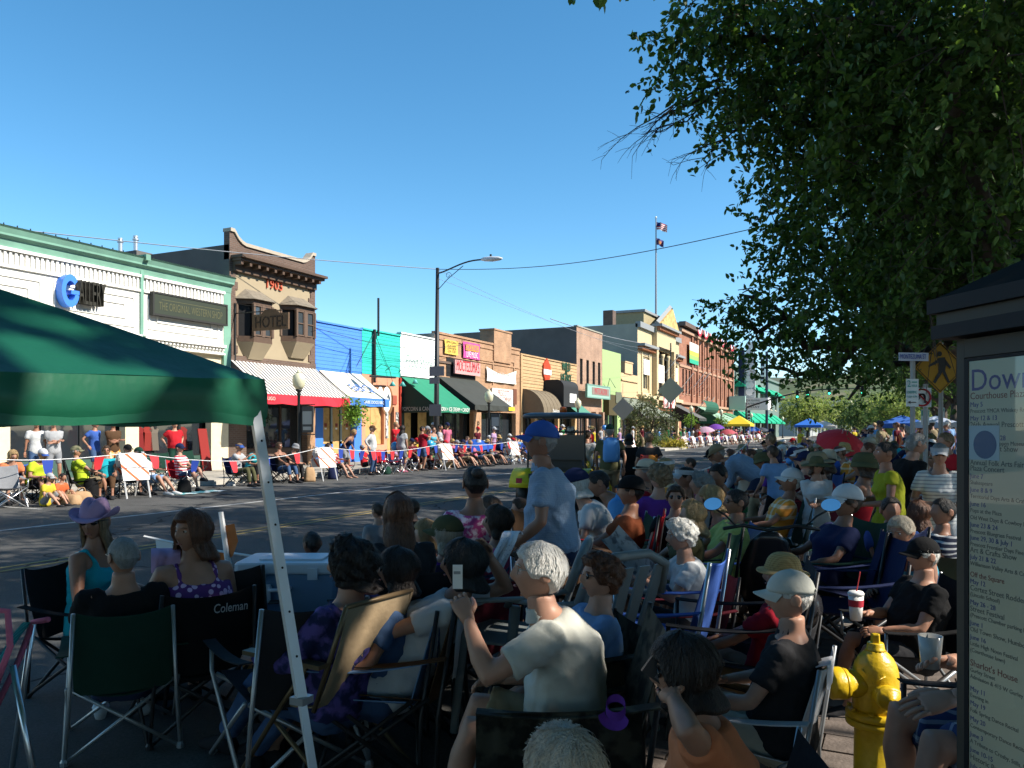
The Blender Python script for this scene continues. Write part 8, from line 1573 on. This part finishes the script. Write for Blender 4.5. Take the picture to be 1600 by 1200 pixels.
# ---------------------------------------------------------------- street furniture and things along the far kerb
M_GLOBE=mat('lamp_globe', (.62, .60, .42), .35, spec=.5)
def lamp_post(label, px, X=-18.7, H=3.2, panel=True):
 y, D=onx(px, X);t=thing('lamp_post', label, 'lamp post', (X, y, SWZ));o=(X, y, SWZ)
 MB().lathe([(.20, 0), (.20, .12), (.15, .18), (.13, .5), (.09, .6), (.065, .75), (.055, 2.2), (.05, H-.55), (.085, H-.5), (.05, H-.44), (.10, H-.38), (.11, H-.33)], 14, o).build('post', M_BLACKM, t, True)
 g=MB().lathe([(.10, H-.33), (.19, H-.22), (.225, H-.02), (.20, H+.14), (.12, H+.22), (.09, H+.24)], 16, o).build('globe', M_GLOBE, t, True);MB().lathe([(.10, H+.235), (.07, H+.29), (.02, H+.34), (0, H+.40)], 12, o).build('finial', M_GLOBE, g, True)
 if panel:
  b=MB();
  for z in(H-.72, H-1.75):b.tube([(X, y, z), (X+.62, y+.1, z)], .018, 6)
  b.build('banner_arm', M_BLACKM, t);p=MB().box(X+.1, X+.6, y+.02, y+.05, H-1.68, H-.78).build('banner_panel', mat('lamp_banner', (.06, .065, .07), .7), t);MB().box(X+.15, X+.55, y+.012, y+.0195, H-1.4, H-.95).build('banner_print', mat('lamp_banner_print', (.30, .33, .34), .7), p);MB().box(X+.17, X+.53, y+.012, y+.0195, H-1.60, H-1.48).build('banner_print', MATS['lamp_banner_print'], p)
for px, pan, lab in((467, True, 'black globe lamp post before the striped awning'), (764, True, 'black globe lamp post before the black awning'), (903, False, 'black globe lamp post beside the small green awning'), (1080, False, 'globe lamp post by the sage green awnings'), (1127, False, 'globe lamp post left of the yellow far canopy'), (1174, False, 'globe lamp post right of the yellow far canopy'), (1223, False, 'globe lamp post beside the pale green far tree')):lamp_post(lab, px, panel=pan, H=3.2 if px<1000 else 3.6)
def street_light():
 X=-18.5;y, D=onx(680, X);zt=zx(680, 419, X);t=thing('street_light', 'tall dark street light with a long curved arm over the road', 'street light', (X, y, SWZ))
 MB().tube([(X, y, SWZ), (X+.06, y, 2.0), (X+.12, y, zt)], [.14, .12, .075], 12).build('pole', M_BLACKM, t, True);k=(770-800)/FPX;xe=y*(k*cY-sY)/(cY+k*sY);X2=X+.12
 pt=lambda u:(X2+(xe-.5-X2)*u, y, zt-.25+.42*math.sin(min(1, u*1.15)*math.pi/2)**1.4*(1 if u>.05 else 1));MB().tube([pt(u/10)for u in range(11)], .035, 8).build('arm', M_BLACKM, t, True)
 MB().tube([(X2, y, zt-1.0), (X2+.5, y, zt-.55), (X2+1.3, y, zt-.02)], .018, 6).build('brace', M_BLACKM, t, True);b=MB();b.tube([(X2+.55+.16*math.cos(q)*(1-q/9), y, zt-.38+.16*math.sin(q)*(1-q/9))for q in[i*.5 for i in range(14)]], .012, 5);b.build('scroll', M_BLACKM, t, True)
 h=MB().loft([ring(V((xe-.5+u, y, zt+.17+dz)), V((0, 1, 0)), V((0, 0, 1)), w, hh, 12, .8)for u, w, hh, dz in((-.05, .06, .05, 0), (.1, .12, .09, .0), (.45, .17, .11, -.02), (.8, .14, .08, -.03), (.95, .05, .03, -.04))]).build('lamp_head', mat('lamp_head_grey', (.50, .52, .54), .4), t, True);MB().lathe([(.05, 0), (.05, .08), (0, .1)], 8, (xe-.1, y, zt+.27)).build('photocell', M_BLACKM, h)
 GS=mat('sign_back_grey', (.17, .17, .18), .6, .3)
 for py0, py1, w in((573, 588, .75), (590, 600, .5), (632, 650, .6)):z0, z1=zx(680, py1, X), zx(680, py0, X);MB().box(X-.2, X-.2+w, y-.17, y-.15, z0, z1).build('sign_back', GS, t)
 return t
street_light()
def sign_back(label, px, X, py_top, py_c, w, pole_top):
 y, D=onx(px, X);t=thing('road_sign', label, 'sign', (X, y, SWZ));MB().tube([(X, y, SWZ), (X, y, zx(px, pole_top, X))], .06, 8).build('post', M_BLACKM, t);z=zx(px, py_c, X);GS=mat('sign_back_dull', (.30, .29, .25), .65, .2)
 MB().prism([(X-w, z), (X, z-w), (X+w, z), (X, z+w)], 1, y-.09, y-.065).build('plate', GS, t);MB().box(X-w*.7, X+w*.7, y-.064, y-.05, z-.03, z+.03).build('brace', M_BLACKM, t)
sign_back('grey back of a diamond road sign beside the planter tree', 974, -18.2, 600, 639, .85, 627);sign_back('grey back of a diamond sign on a tall dark pole', 1048, -18.3, 560, 610, 1.2, 536)
def signals():
 X=-18.6;y, D=onx(1166, X);y+=0;t=thing('traffic_signal', 'dark signal mast arm with lights spanning the far crossing', 'traffic signal', (X, y, SWZ));MB().tube([(X, y, SWZ), (X, y, 5.4)], [.16, .12], 10).build('pole', M_BLACKM, t, True)
 pts=[(X+16*u, y+.02, 4.7+2.3*math.sin(min(1, u*1.5)*math.pi/2))for u in[i/12 for i in range(13)]];MB().tube(pts, [.11-.004*i for i in range(13)], 8).build('mast_arm', M_BLACKM, t, True);GL=mat('green_lens_lit', (.02, .5, .3), .3, emit=((.05, 1, .55), 3.0));DL=mat('dark_signal_lens', (.03, .015, .01), .3)
 def head(x, z, n=3, par=t, yy=y):
  h=MB().box(x-.18, x+.18, yy-.12, yy+.12, z-.55, z+.55).build('signal_head', M_BLACKM, par)
  for k in range(3):MB().lathe([(0, 0), (.13, 0), (.12, .03), (0, .05)], 12, (x, yy-.12, z+.36-.36*k), Matrix.Rotation(R(90), 3, 'X')).build('lens', GL if k==2 else DL, h);MB().lathe([(.15, 0), (.15, .14)], 12, (x, yy-.12, z+.36-.36*k), Matrix.Rotation(R(90), 3, 'X'), cap=False).build('hood', M_BLACKM, h)
 for u in(.42, .56, .74, .93):q=pts[int(u*12)];head(q[0], q[2]-.2)
 for dz in(0, ):h=MB().box(X+.2, X+.55, y-.3, y-.06, 1.9, 4.3).build('side_signal', M_BLACKM, t);[MB().box(X+.25, X+.5, y-.36, y-.301, 2.1+i*.42, 2.25+i*.42).build('lens', M_BOARDW, h)for i in range(5)]
 X2=-18.4;y2, _=onx(1198, X2);t=thing('signal_pole', 'blue-black pole before the emerald awnings with a striped signal head', 'pole', (X2, y2, SWZ));MB().tube([(X2, y2, SWZ), (X2, y2, 14)], .22, 8).build('pole', mat('pole_navy', (.02, .03, .055), .5), t);h=MB().box(X2-.9, X2-.3, y2-.3, y2, 9, 13.5).build('signal_head', M_BLACKM, t);[MB().box(X2-.8, X2-.4, y2-.34, y2-.301, 9.3+i*.7, 9.6+i*.7).build('lens', M_BOARDW, h)for i in range(6)]
signals()
def wire(label, a, c, sag, r, n=24, m=None):
 t=thing('overhead_wire', label, 'wire', a);MB().tube([a.lerp(c, i/n)-V((0, 0, sag*math.sin(i/n*math.pi)))for i in range(n+1)], r, 4, cap=False).build('wire', m or mat('wire_pale', (.30, .31, .33), .5), t)
xp=V((-18.4, onx(680, -18.5)[0], zx(680, 421, -18.5)));WD_=mat('wire_dark', (.05, .05, .055), .6)
wire('pale overhead wire crossing the gallery and the hotel front', at(-60, 349, 24), xp, .10, .016);wire('dark overhead wire from the street light to the elm', xp, at(1230, 345, 22), .45, .013, m=WD_);wire('faint wire from the street light down to the yellow front', xp, at(1062, 545, 82), 1.2, .008);wire('faint wire from the street light to the brick building', xp+V((0, 0, -.4)), at(1150, 580, 110), 1.0, .008);wire('low wire across the speckled brick front', at(860, 498, 60), at(1000, 536, 76), .2, .03);wire('dark wire along the painted shop walls', at(492, 512, 33.5), at(730, 538, 45), .5, .012, m=WD_)
# ---- striped barricades and strings of pennants
M_BAR=two_tone('barricade_stripe', (.72, .72, .72), (.62, .13, .05), 'stripe', 3.4, thr=.19, axis=0, rot=(0, R(45), 0), bump=0)
def barricade(label, x, y, rz, group='striped barricades along the far kerb', s=1.0):
 t=thing('barricade', label, 'barricade', (x, y, 0), rz, group);t.scale=(s, s, s)
 for sg in(-1, 1):
  for sx in(-1, 1):MB().tube([(sx*.28, sg*.36, 0), (sx*.28, sg*.03, 1.08)], .020, 4).build('leg', mat('barricade_leg', (.62, .62, .62), .5), t, False, False)
  for z0, z1 in((.42, .70), (.72, 1.04)):
   f=lambda z:sg*(.36-.33*z/1.08+.022);b=MB();b.add([(-.32, f(z0), z0), (.32, f(z0), z0), (.32, f(z1), z1), (-.32, f(z1), z1), (-.32, f(z0)+sg*.012, z0), (.32, f(z0)+sg*.012, z0), (.32, f(z1)+sg*.012, z1), (-.32, f(z1)+sg*.012, z1)], [(0, 1, 2, 3), (7, 6, 5, 4), (0, 3, 7, 4), (1, 5, 6, 2), (3, 2, 6, 7), (0, 4, 5, 1)]);b.build('board', M_BAR, t, False, False)
 return t
def gp(px, X):return V((X, onx(px, X)[0], 0))
bars=[]
for px, lab in((-70, 'striped barricade beyond the left edge'), (205, 'orange and white barricade among the left far-kerb chairs'), (505, 'orange and white barricade before the blue shop'), (694, 'orange and white barricade before the black awning'), (800, 'orange and white barricade beside the stroller'), (985, 'small barricade by the kerb planter')):
 p=gp(px, -16.4);bars.append(p);barricade(lab, p.x, p.y, R(78), None)
for i in range(11):
 p=gp(1068+i*13, -16.5);bars.append(p);barricade('tiny striped barricade, %s of the row running to the far canopy'%ORD[i], p.x, p.y, R(75+8*(i%3)))
M_PR, M_PB, M_PW=mat('pennant_red', (.55, .03, .04), .7), mat('pennant_blue', (.02, .05, .30), .7), mat('pennant_white', (.70, .70, .70), .7)
def bunting(label, a, c, sag, step=.62, size=.22, cols=None, r=.010):
 t=thing('bunting_line', label, 'bunting', a);n=max(6, int((c-a).length/.8));cv=lambda u:a.lerp(c, u)-V((0, 0, sag*math.sin(u*math.pi)));MB().tube([cv(i/n)for i in range(n+1)], r, 4, cap=False).build('cord', M_PW, t);L=(c-a).length;d=(c-a).normalized();k=0;s=step*.5;up=V((0, 0, 1));cols=cols or(M_PR, M_PB)
 while s<L-.2:
  p=cv(s/L);w=size;sw=rnd.uniform(-.06, .06);q=V((-d.y, d.x, 0))*sw;b=MB();b.sheet([[p-d*w*.5, p, p+d*w*.5], [p-d*w*.42-up*w*.6+q, p-up*w*.6+q*1.3, p+d*w*.42-up*w*.6+q], [p-d*w*.3-up*w*1.15+q*1.6, p-up*w*1.2+q*2, p+d*w*.3-up*w*1.15+q*1.5]]);b.build('pennant', cols[k%len(cols)], t, True, recalc=False);s+=step;k+=1
for i in range(5):bunting(['pennant line across the leftmost far-kerb spectators', 'pennant line past the red menu board to the blue shop', 'pennant line before the white shirt man', 'pennant line before the blue umbrella', 'pennant line behind the utility cart'][i], bars[i]+V((0, 0, 1.06)), bars[i+1]+V((0, 0, 1.06)), (.10, .32, .22, .12, .3)[i], (1.25, 1.3, .6, .7, .8)[i], .26)
for i in range(6, 15):bunting('tiny pennant line, %s in the far barricade row'%ORD[i-6], bars[i]+V((0, 0, 1.06)), bars[i+1]+V((0, 0, 1.06)), .15, .8, .26, (M_PR, M_PW, M_PB))
bunting('near pennant line left of the pale cooler', at(225, 838, 6.6), at(560, 880, 6.4), .05, .40, .20, (M_PW, mat('pennant_orange', (.55, .16, .04), .7), mat('pennant_navy', (.02, .025, .06), .7), mat('pennant_maroon', (.22, .03, .03), .7)))
bunting('near pennant line running up the kerb crowd', at(1075, 742, 9.5), at(1172, 688, 17), .1, .5, .2, (M_PR, M_PW, M_PB))
t=thing('flag_stake', 'white flag stake with orange pennant beside the floral tank woman', 'stake', at(352, 900, 6));b=MB();b.tube([at(372, 985, 5.8), at(345, 800, 5.8)], [.028, .018], 6);b.build('stake', M_PW, t);b=MB();b.sheet([[at(350, 822, 5.8), at(366, 818, 5.78)], [at(356, 862, 5.8), at(372, 846, 5.78)], [at(360, 872, 5.8), at(364, 868, 5.78)]]);b.build('pennant', MATS['pennant_orange'], t, recalc=False)
# ---- utility cart in the road with its driver
def cart():
 p=at(878, 672, 16.8);t=thing('utility_cart', 'yellow utility cart with dark roof and amber beacon, seen from behind', 'cart', (p.x, p.y, 0), R(8));Y_=mat('cart_yellow', (.66, .50, .02), .4);K=M_BLACKM
 P=lambda n, b, m, par=None, sm=False:b.build(n, m, par or t, sm, False)
 for x in(-.58, .58):
  for y in(-.75, .95):w=P('wheel', MB().lathe([(.2, -.12), (.29, -.11), (.31, 0), (.29, .11), (.2, .12)], 18, (x, y, .31), Matrix.Rotation(R(90), 3, 'Y')), K, None, True);P('hub', MB().lathe([(0, -.10), (.19, -.1), (.19, .1), (0, .1)], 12, (x, y, .31), Matrix.Rotation(R(90), 3, 'Y')), Y_, w)
  P('fender', MB().loft([[(x+sx*.20, -.75+.48*math.cos(q)*k, .34+.50*math.sin(q)*k)for sx, k in((-1, 1), (1, 1), (1, .93), (-1, .93))]for q in[R(15+i*15)for i in range(11)]]), Y_, None, True);P('tail_lamp', MB().box(x-.06, x+.06, -1.18, -1.14, .55, .65), SRED)
 P('chassis', MB().box(-.42, .42, -1.1, 1.3, .34, .52), K);P('hood', MB().loft([ring(V((0, y, .75)), V((1, 0, 0)), V((0, 0, 1)), w, h, 12, .6)for y, w, h in((.5, .48, .28), (1.1, .44, .24), (1.4, .34, .14))]), Y_, None, True);P('cargo_bed', MB().box(-.40, .40, -1.12, -.45, .53, .74), K);P('seat', MB().box(-.5, .5, -.25, .2, .74, .86), K);P('seat_back', MB().box(-.5, .5, -.36, -.27, .82, 1.25), K)
 P('rear_screen', MB().box(-.60, .60, -.50, -.485, 1.0, 1.50), mat('smoked_panel', (.04, .045, .05), .15))
 for x in(-.6, .6):
  for y in(-.5, .75):P('roof_post', MB().tube([(x, y, .6), (x*.97, y*.95, 1.86)], .022, 6), K)
 P('roof', MB().loft([ring(V((0, .1, z)), V((1, 0, 0)), V((0, 1, 0)), w, d, 20, .45)for z, w, d in((1.85, .72, .85), (1.89, .75, .88), (1.93, .72, .84), (1.955, .60, .70))]), mat('cart_roof', (.07, .085, .105), .4), None, True);P('beacon', MB().lathe([(.08, 0), (.08, .09), (.06, .12), (0, .13)], 12, (.08, -.2, 1.955)), mat('beacon_amber', (.40, .09, .02), .3), None, True)
 P('crossbar', MB().tube([(-.6, -.5, 1.56), (.6, -.5, 1.56)], .018, 6), K);P('steering_wheel', MB().tube([(-.22+.17*math.cos(q), .42+.05*math.sin(q), 1.12+.16*math.sin(q))for q in[i/14*6.2832 for i in range(15)]], .012, 5), K)
 q=t.location+Matrix.Rotation(R(8), 3, 'Z')@V((.22, .02, .42));person('driver in white cowboy hat and dark shirt sitting in the utility cart', q, 8, 'sit', top=('polo', 'dark'), legs=('long', 'denim'), hair_=('short', 'grey'), hat_=('cowboy', 'white'), sk=1, lod=1)
 q=at(940, 672, 18);t2=thing('equipment_trolley', 'yellow ladder-framed trolley beside the utility cart', 'trolley', (q.x, q.y, 0), YAW)
 for x in(-.2, .2):MB().tube([(x, 0, .12), (x, 0, 1.15)], .035, 6).build('rail', Y_, t2, False, False)
 for z in(.25, .5, .75, 1.0):MB().box(-.165, .165, -.02, .02, z-.03, z+.03).build('rung', Y_, t2, False, False)
 for x in(-.2, .2):MB().lathe([(.0, -.03), (.12, -.03), (.12, .03), (0, .03)], 14, (x*1.35, 0, .12), Matrix.Rotation(R(90), 3, 'Y')).build('wheel', K, t2, False, False)
 who('man in white tee and jeans walking beyond the cart', 918, 17.6, 350, 'walk', 672, top=('tee', 'white'), legs=('long', 'denim'), hair_=('short', 'brown'), lod=1, z=0);who('man in straw hat and red shirt standing behind the cart', 925, 34, 280, 'stand', top=('tee', 'red'), legs=('long', 'dark'), hair_=('short', 'brown'), hat_=('straw', 'straw'), lod=0, z=0)
cart()
# ---- wheelchair, strollers, umbrellas, balloons, bags
wc=[o for o in COL.objects if o.get('label', '').startswith('man in black tee and grey bandana')][0]
def wheelchair():
 t=thing('wheelchair', 'wheelchair with a large spoked wheel left of the middle barricade', 'wheelchair', wc.location.copy(), wc.rotation_euler.z);K=M_TUBED;P=lambda n, b, m, par=None, sm=True:b.build(n, m, par or t, sm, False)
 for s in(-1, 1):
  w=P('wheel', MB().tube([(s*.33, .30*math.cos(q)-.05, .31+.30*math.sin(q))for q in[i/24*6.2832 for i in range(25)]], .017, 6), K);b=MB()
  for k in range(10):q=k*.628;b.tube([(s*.33, -.05, .31), (s*.33, .29*math.cos(q)-.05, .31+.29*math.sin(q))], .003, 3)
  o=P('spokes', b, M_ALU, w);P('hand_rim', MB().tube([(s*.36, .27*math.cos(q)-.05, .31+.27*math.sin(q))for q in[i/24*6.2832 for i in range(25)]], .007, 5), M_ALU, w);P('caster', MB().lathe([(0, -.02), (.09, -.02), (.09, .02), (0, .02)], 14, (s*.26, .42, .09), Matrix.Rotation(R(90), 3, 'Y')), K);P('side_frame', MB().tube([(s*.27, -.25, .90), (s*.27, -.24, .35), (s*.27, .25, .36), (s*.26, .42, .12)], .013, 6), K);P('armrest', MB().box(s*.28-.03, s*.28+.03, -.2, .15, .62, .65), K)
 P('seat', MB().box(-.25, .25, -.22, .24, .37, .40), CLO['black']);P('backrest', MB().box(-.25, .25, -.25, -.23, .40, .80), CLO['black'])
wheelchair()
def umbrella(label, c, r, h, m, tilt=0, az=0, handle=True):
 t=thing('umbrella', label, 'umbrella', c, az);b=MB();n=8;rows=[]
 for i in range(7):
  u=i/6;rows.append([Matrix.Rotation(R(tilt), 3, 'X')@V((r*u*math.cos(q)*(1-.06*(k%2)*u), r*u*math.sin(q)*(1-.06*(k%2)*u), h*(1-u**1.8)-(0 if k%2==0 else-.03*r*u)))for k, q in enumerate([j/(2*n)*6.2832 for j in range(2*n+1)])])
 b.sheet(rows);b.build('canopy', m, t, False, False, recalc=False);M=Matrix.Rotation(R(tilt), 3, 'X');
 if handle:MB().tube([M@V((0, 0, h+.08)), M@V((0, 0, h-1.0))], .012, 6).build('shaft', M_ALU, t, False, False);f=MB();[f.tube([M@V((0, 0, h-.02)), M@V((r*.98*math.cos(j/n*6.2832), r*.98*math.sin(j/n*6.2832), .0))], .005, 4)for j in range(n)];f.build('ribs', M_ALU, t, False, False)
UB=lambda n, c:mat('umbrella_'+n, c, .6, trans=.25)
p=gp(742, -17.6);umbrella('blue umbrella lying low among the far-kerb spectators', (p.x, p.y, .75), .95, .42, UB('blue', (.02, .10, .45)), 8)
p=at(1312, 690, 15);umbrella('bright red umbrella tilted over the kerb crowd', (p.x, p.y, 1.36), .44, .22, UB('red', (.62, .03, .04)), 34, YAW)
for i, (px, py, c, l)in enumerate(((1102, 668, (.55, .35, .45), 'pale pink'), (1118, 664, (.16, .05, .35), 'purple'), (1176, 668, (.04, .14, .50), 'royal blue'), (1190, 669, (.06, .07, .09), 'dark grey'), (1137, 672, (.5, .1, .12), 'red-striped'))):X=-17.6;y, D=onx(px, X);umbrella('small %s umbrella in the far awning row'%l, (X, y, zx(px, py, X)-.35), 1.0, .45, UB('far%d'%i, c), 10)
def stroller(label, x, y, rz, c):
 t=thing('stroller', label, 'stroller', (x, y, 0), rz);P=lambda n, b, m:b.build(n, m, t, True, False)
 for s in(-1, 1):
  for yy in(-.3, .35):P('wheel', MB().lathe([(0, -.02), (.11, -.025), (.11, .025), (0, .02)], 14, (s*.24, yy, .11), Matrix.Rotation(R(90), 3, 'Y')), M_ALU)
  P('side_frame', MB().tube([(s*.24, .35, .12), (s*.24, -.1, .6), (s*.24, -.48, 1.0)], .013, 6), M_TUBED);P('side_frame', MB().tube([(s*.24, -.3, .12), (s*.24, .1, .55)], .013, 6), M_TUBED)
 P('handle', MB().tube([(-.24, -.48, 1.0), (.24, -.48, 1.0)], .018, 8), M_TUBED);P('seat', MB().loft([[(x_, y_, z_)for x_ in(-.2, .2)for z_ in((z0, z0+.05)if x_<0 else(z0+.05, z0))]for y_, z0 in((.25, .40), (-.05, .38), (-.28, .72))]), CLO[c]);b=MB();b.sheet([[(.22*math.cos(a)*(1 if True else 1), -.28+.36*math.sin(q), .72+.34*math.cos(q)*math.sin(a))for a in[i/8*math.pi for i in range(9)]]for q in[i/6*1.35 for i in range(7)]]);b.build('hood', CLO[c], t, True, False, recalc=False)
p=gp(785, -16.9);stroller('navy stroller with hood left of the blue cap', p.x, p.y, R(250), 'navy');p=gp(806, -16.8);stroller('dark stroller with pale wheels behind the blue cap', p.x, p.y, R(262), 'black');p=gp(826, -17.0);stroller('blue stroller just left of the utility cart', p.x, p.y, R(280), 'blue')
for px, X, z, c, l in((843, -17.4, 1.55, (.04, .22, .55), 'blue balloon floating left of the utility cart'), (944, -18, 1.75, (.03, .20, .55), 'blue balloon beyond the backpack walker'), (617, -17.3, .95, (.04, .30, .60), 'bright blue balloon beside the long dark hair'), (672, -17.0, 1.0, (.04, .34, .60), 'light blue balloon by the red tee photographer')):
 p=gp(px, X);t=thing('balloon', l, 'balloon', (X, p.y, z));MB().lathe([(0, -.19), (.03, -.18), (.13, -.08), (.165, .04), (.13, .15), (.06, .19), (0, .2)], 16, (X, p.y, z)).build('skin', mat('balloon_%d'%px, c, .25, spec=.6), t, True);MB().tube([(X, p.y, z-.19), (X+.05, p.y, max(.05, z-.9))], .004, 3).build('string', M_PW, t)
def lump(name, label, cat, loc, w, d, h, m, seed=0, group=None):
 t=thing(name, label, cat, loc, seed, group);rs=np.random.RandomState(seed);MB().loft([[V((w/2*k*math.copysign(abs(math.cos(q))**.6, math.cos(q))+rs.normal()*.008, d/2*k*math.copysign(abs(math.sin(q))**.6, math.sin(q))+rs.normal()*.008, h*u))for q in[j/14*6.2832 for j in range(14)]]for u, k in((0, .95), (.15, 1), (.6, .93), (.9, .75), (1, .45))]).build('bag', m, t, True, False);MB().tube([(-w*.2, 0, h*.95), (-w*.12, 0, h*1.3), (w*.12, 0, h*1.3), (w*.2, 0, h*.95)], .01, 5).build('strap', m, t, True, False)
BRP=mat('brown_paper', (.38, .24, .13), .8, bump=.6, bscale=9)
for px, X, w, d, h, m, l in((112, -16.0, .5, .3, .22, BRP, 'crumpled brown paper bag beside the sitting children'), (127, -16.1, .45, .3, .26, BRP, 'second crumpled paper bag under the black high-back chair'), (288, -16.3, .34, .24, .34, CLO['black'], 'small black cooler bag by the crossed-leg woman'), (484, -16.4, .35, .25, .45, BRP, 'brown paper sack left of the middle barricade'), (520, -16.6, .4, .3, .4, CLO['navy'], 'navy backpack behind the middle barricade'), (604, -16.7, .5, .3, .28, CLO['darkgreen'], 'dark green duffel under the red chairs'), (360, -17.2, .3, .2, .14, CLO['white'], 'white paper litter near the reading man'), (142, -16.6, .3, .3, .5, CLO['black'], 'tall black bag between black chair and turquoise woman')):p=gp(px, X);lump('bag', l, 'bag', (X, p.y, 0), w, d, h, m, int(px)%7)
t=thing('picnic_blanket', 'turquoise and white blanket strip lying on the road by the kerb', 'blanket', (gp(300, -16.2).x, gp(300, -16.2).y, .005));g=[]
for i in range(14):g.append([(-16.3+.18*j+.03*math.sin(i*1.7+j), gp(262, -16.3).y+(gp(332, -16.3).y-gp(262, -16.3).y)*i/13, .012+.012*abs(math.sin(i*2.3+j*1.9)))for j in range(4)])
b=MB();b.sheet(g);b.build('cloth', two_tone('blanket_print', (.55, .60, .60), (.03, .28, .30), 'blotch', 5, thr=.5, bump=0), t, True, recalc=False)
for px, X, f, c, fr, l, k in((12, -16.5, 250, 'grey', M_ALU, 'empty grey camp chair with white frame at the left edge', 1.05), (45, -17.6, 270, 'blue', M_TUBED, 'blue camp chair behind the white-blue cap man', 1.0), (236, -17.8, 260, 'darkgreen', M_TUBED, 'green plastic-backed chair behind the reclining man', 1.05), (260, -18.4, 255, 'darkgreen', M_TUBED, 'green chair on the pavement before the shop window', 1.0), (301, -18.3, 260, 'darkgreen', M_TUBED, 'green chair right of the green apron man', 1.05), (190, -17.6, 260, 'blue', M_ALU, 'blue chair before the orange plaid shorts', 1.0), (600, -17.1, 270, 'red', M_ALU, 'left one of two red-backed folding chairs', 1.05), (611.5, -17.1, 270, 'red', M_ALU, 'right one of two red-backed folding chairs', 1.05), (592, -16.8, 280, 'navy', M_ALU, 'navy folding chair at the knees of the white shirt man', .9), (622, -16.7, 280, 'navy', M_ALU, 'navy folding chair before the long dark hair', .9), (640, -16.8, 275, 'navy', M_ALU, 'navy folding chair behind the pink shoes', .9), (538, -17.1, 280, 'crimson', M_TUBED, 'dark pink camp chair before the bending woman', .95), (680, -17.1, 280, 'red', M_ALU, 'red camp chair behind the right barricade', 1.0), (425, -17.5, 270, 'yellowgreen', M_TUBED, 'lime camp chair behind the canopy leg', 1.0)):
 p=gp(px, X);chair(l, (X, p.y, zbase(X)), f, 'camp', c, fr, k)
def worn(name, label, w, off, size, m):
 q=wpos(w, off);t=thing(name, label, 'bag', q, w.rotation_euler.z);sx, sy, sz=size;MB().loft([ring(V((0, -sy*.2*math.sin(u*3.1), sz*(u-.5))), V((1, 0, 0)), V((0, 1, 0)), sx*k/2, sy*k/2, 14, .7)for u, k in((0, .8), (.1, 1), (.5, 1), (.85, .9), (1, .5))]).build('sack', m, t, True, False)
 for s in(-1, 1):MB().tube([(s*sx*.3, sy*.35, sz*.45), (s*sx*.42, sy*.75, sz*.50), (s*sx*.45, sy*1.0, sz*.2), (s*sx*.4, sy*.5, -sz*.35)], .012, 5).build('strap', m, t, True, False)
worn('backpack', 'sky blue backpack worn by the olive tee walker', bp, (.02, -.24, 1.25), (.32, .22, .46), mat('backpack_blue', (.10, .28, .60), .7));worn('drawstring_bag', 'orange-red drawstring bag on the back of the dark top walker', rb, (0, -.22, 1.02), (.34, .18, .44), two_tone('drawstring_orange', (.62, .06, .04), (.66, .22, .03), 'stripe', 2.6, thr=.5, axis=0, bump=.2))
# ---- small pop-up canopies up the street
def tent(label, px, D, X, w, ze, za, m, rz=0):
 c=V((X, onx(px, X)[0], 0))if X is not None else at(px, 672, D);t=thing('popup_canopy', label, 'canopy', (c.x, c.y, 0), rz);h=w/2
 b=MB();b.add([(-h, -h, ze), (h, -h, ze), (h, h, ze), (-h, h, ze), (0, 0, za)], [(0, 1, 4), (1, 2, 4), (2, 3, 4), (3, 0, 4)]);b.build('roof', m, t, False, False);b=MB()
 for(x0, y0), (x1, y1)in(((-h, -h), (h, -h)), ((h, -h), (h, h)), ((h, h), (-h, h)), ((-h, h), (-h, -h))):b.quad((x0, y0, ze), (x1, y1, ze), (x1, y1, ze-.28), (x0, y0, ze-.28))
 b.build('valance', m, t, False, False, recalc=False)
 for x in(-h, h):
  for y in(-h, h):MB().tube([(x*.98, y*.98, 0), (x*.98, y*.98, ze)], .03, 4).build('leg', M_STEELW, t, False, False)
tent('yellow pop-up canopy in the far row before the emerald awnings', 1155, 0, -17.9, 3.2, 2.35, 3.45, mat('canopy_yellow', (.72, .50, .03), .6));tent('blue pop-up canopy beyond the crowd before the pale trees', 1264, 96, None, 3.0, 2.2, 3.0, mat('canopy_blue', (.03, .14, .50), .6));tent('cream pop-up canopy right of the blue far canopy', 1287, 100, None, 3.0, 2.1, 2.8, mat('canopy_cream', (.60, .52, .42), .7));tent('blue canopy behind the sign posts under the elms', 1410, 48, None, 2.6, 2.0, 2.5, mat('canopy_blue2', (.04, .12, .40), .6));tent('white-blue canopy beside the tiny parking sign', 1462, 44, None, 2.2, 2.0, 2.4, mat('canopy_pale', (.40, .46, .58), .6))
fit_texts()
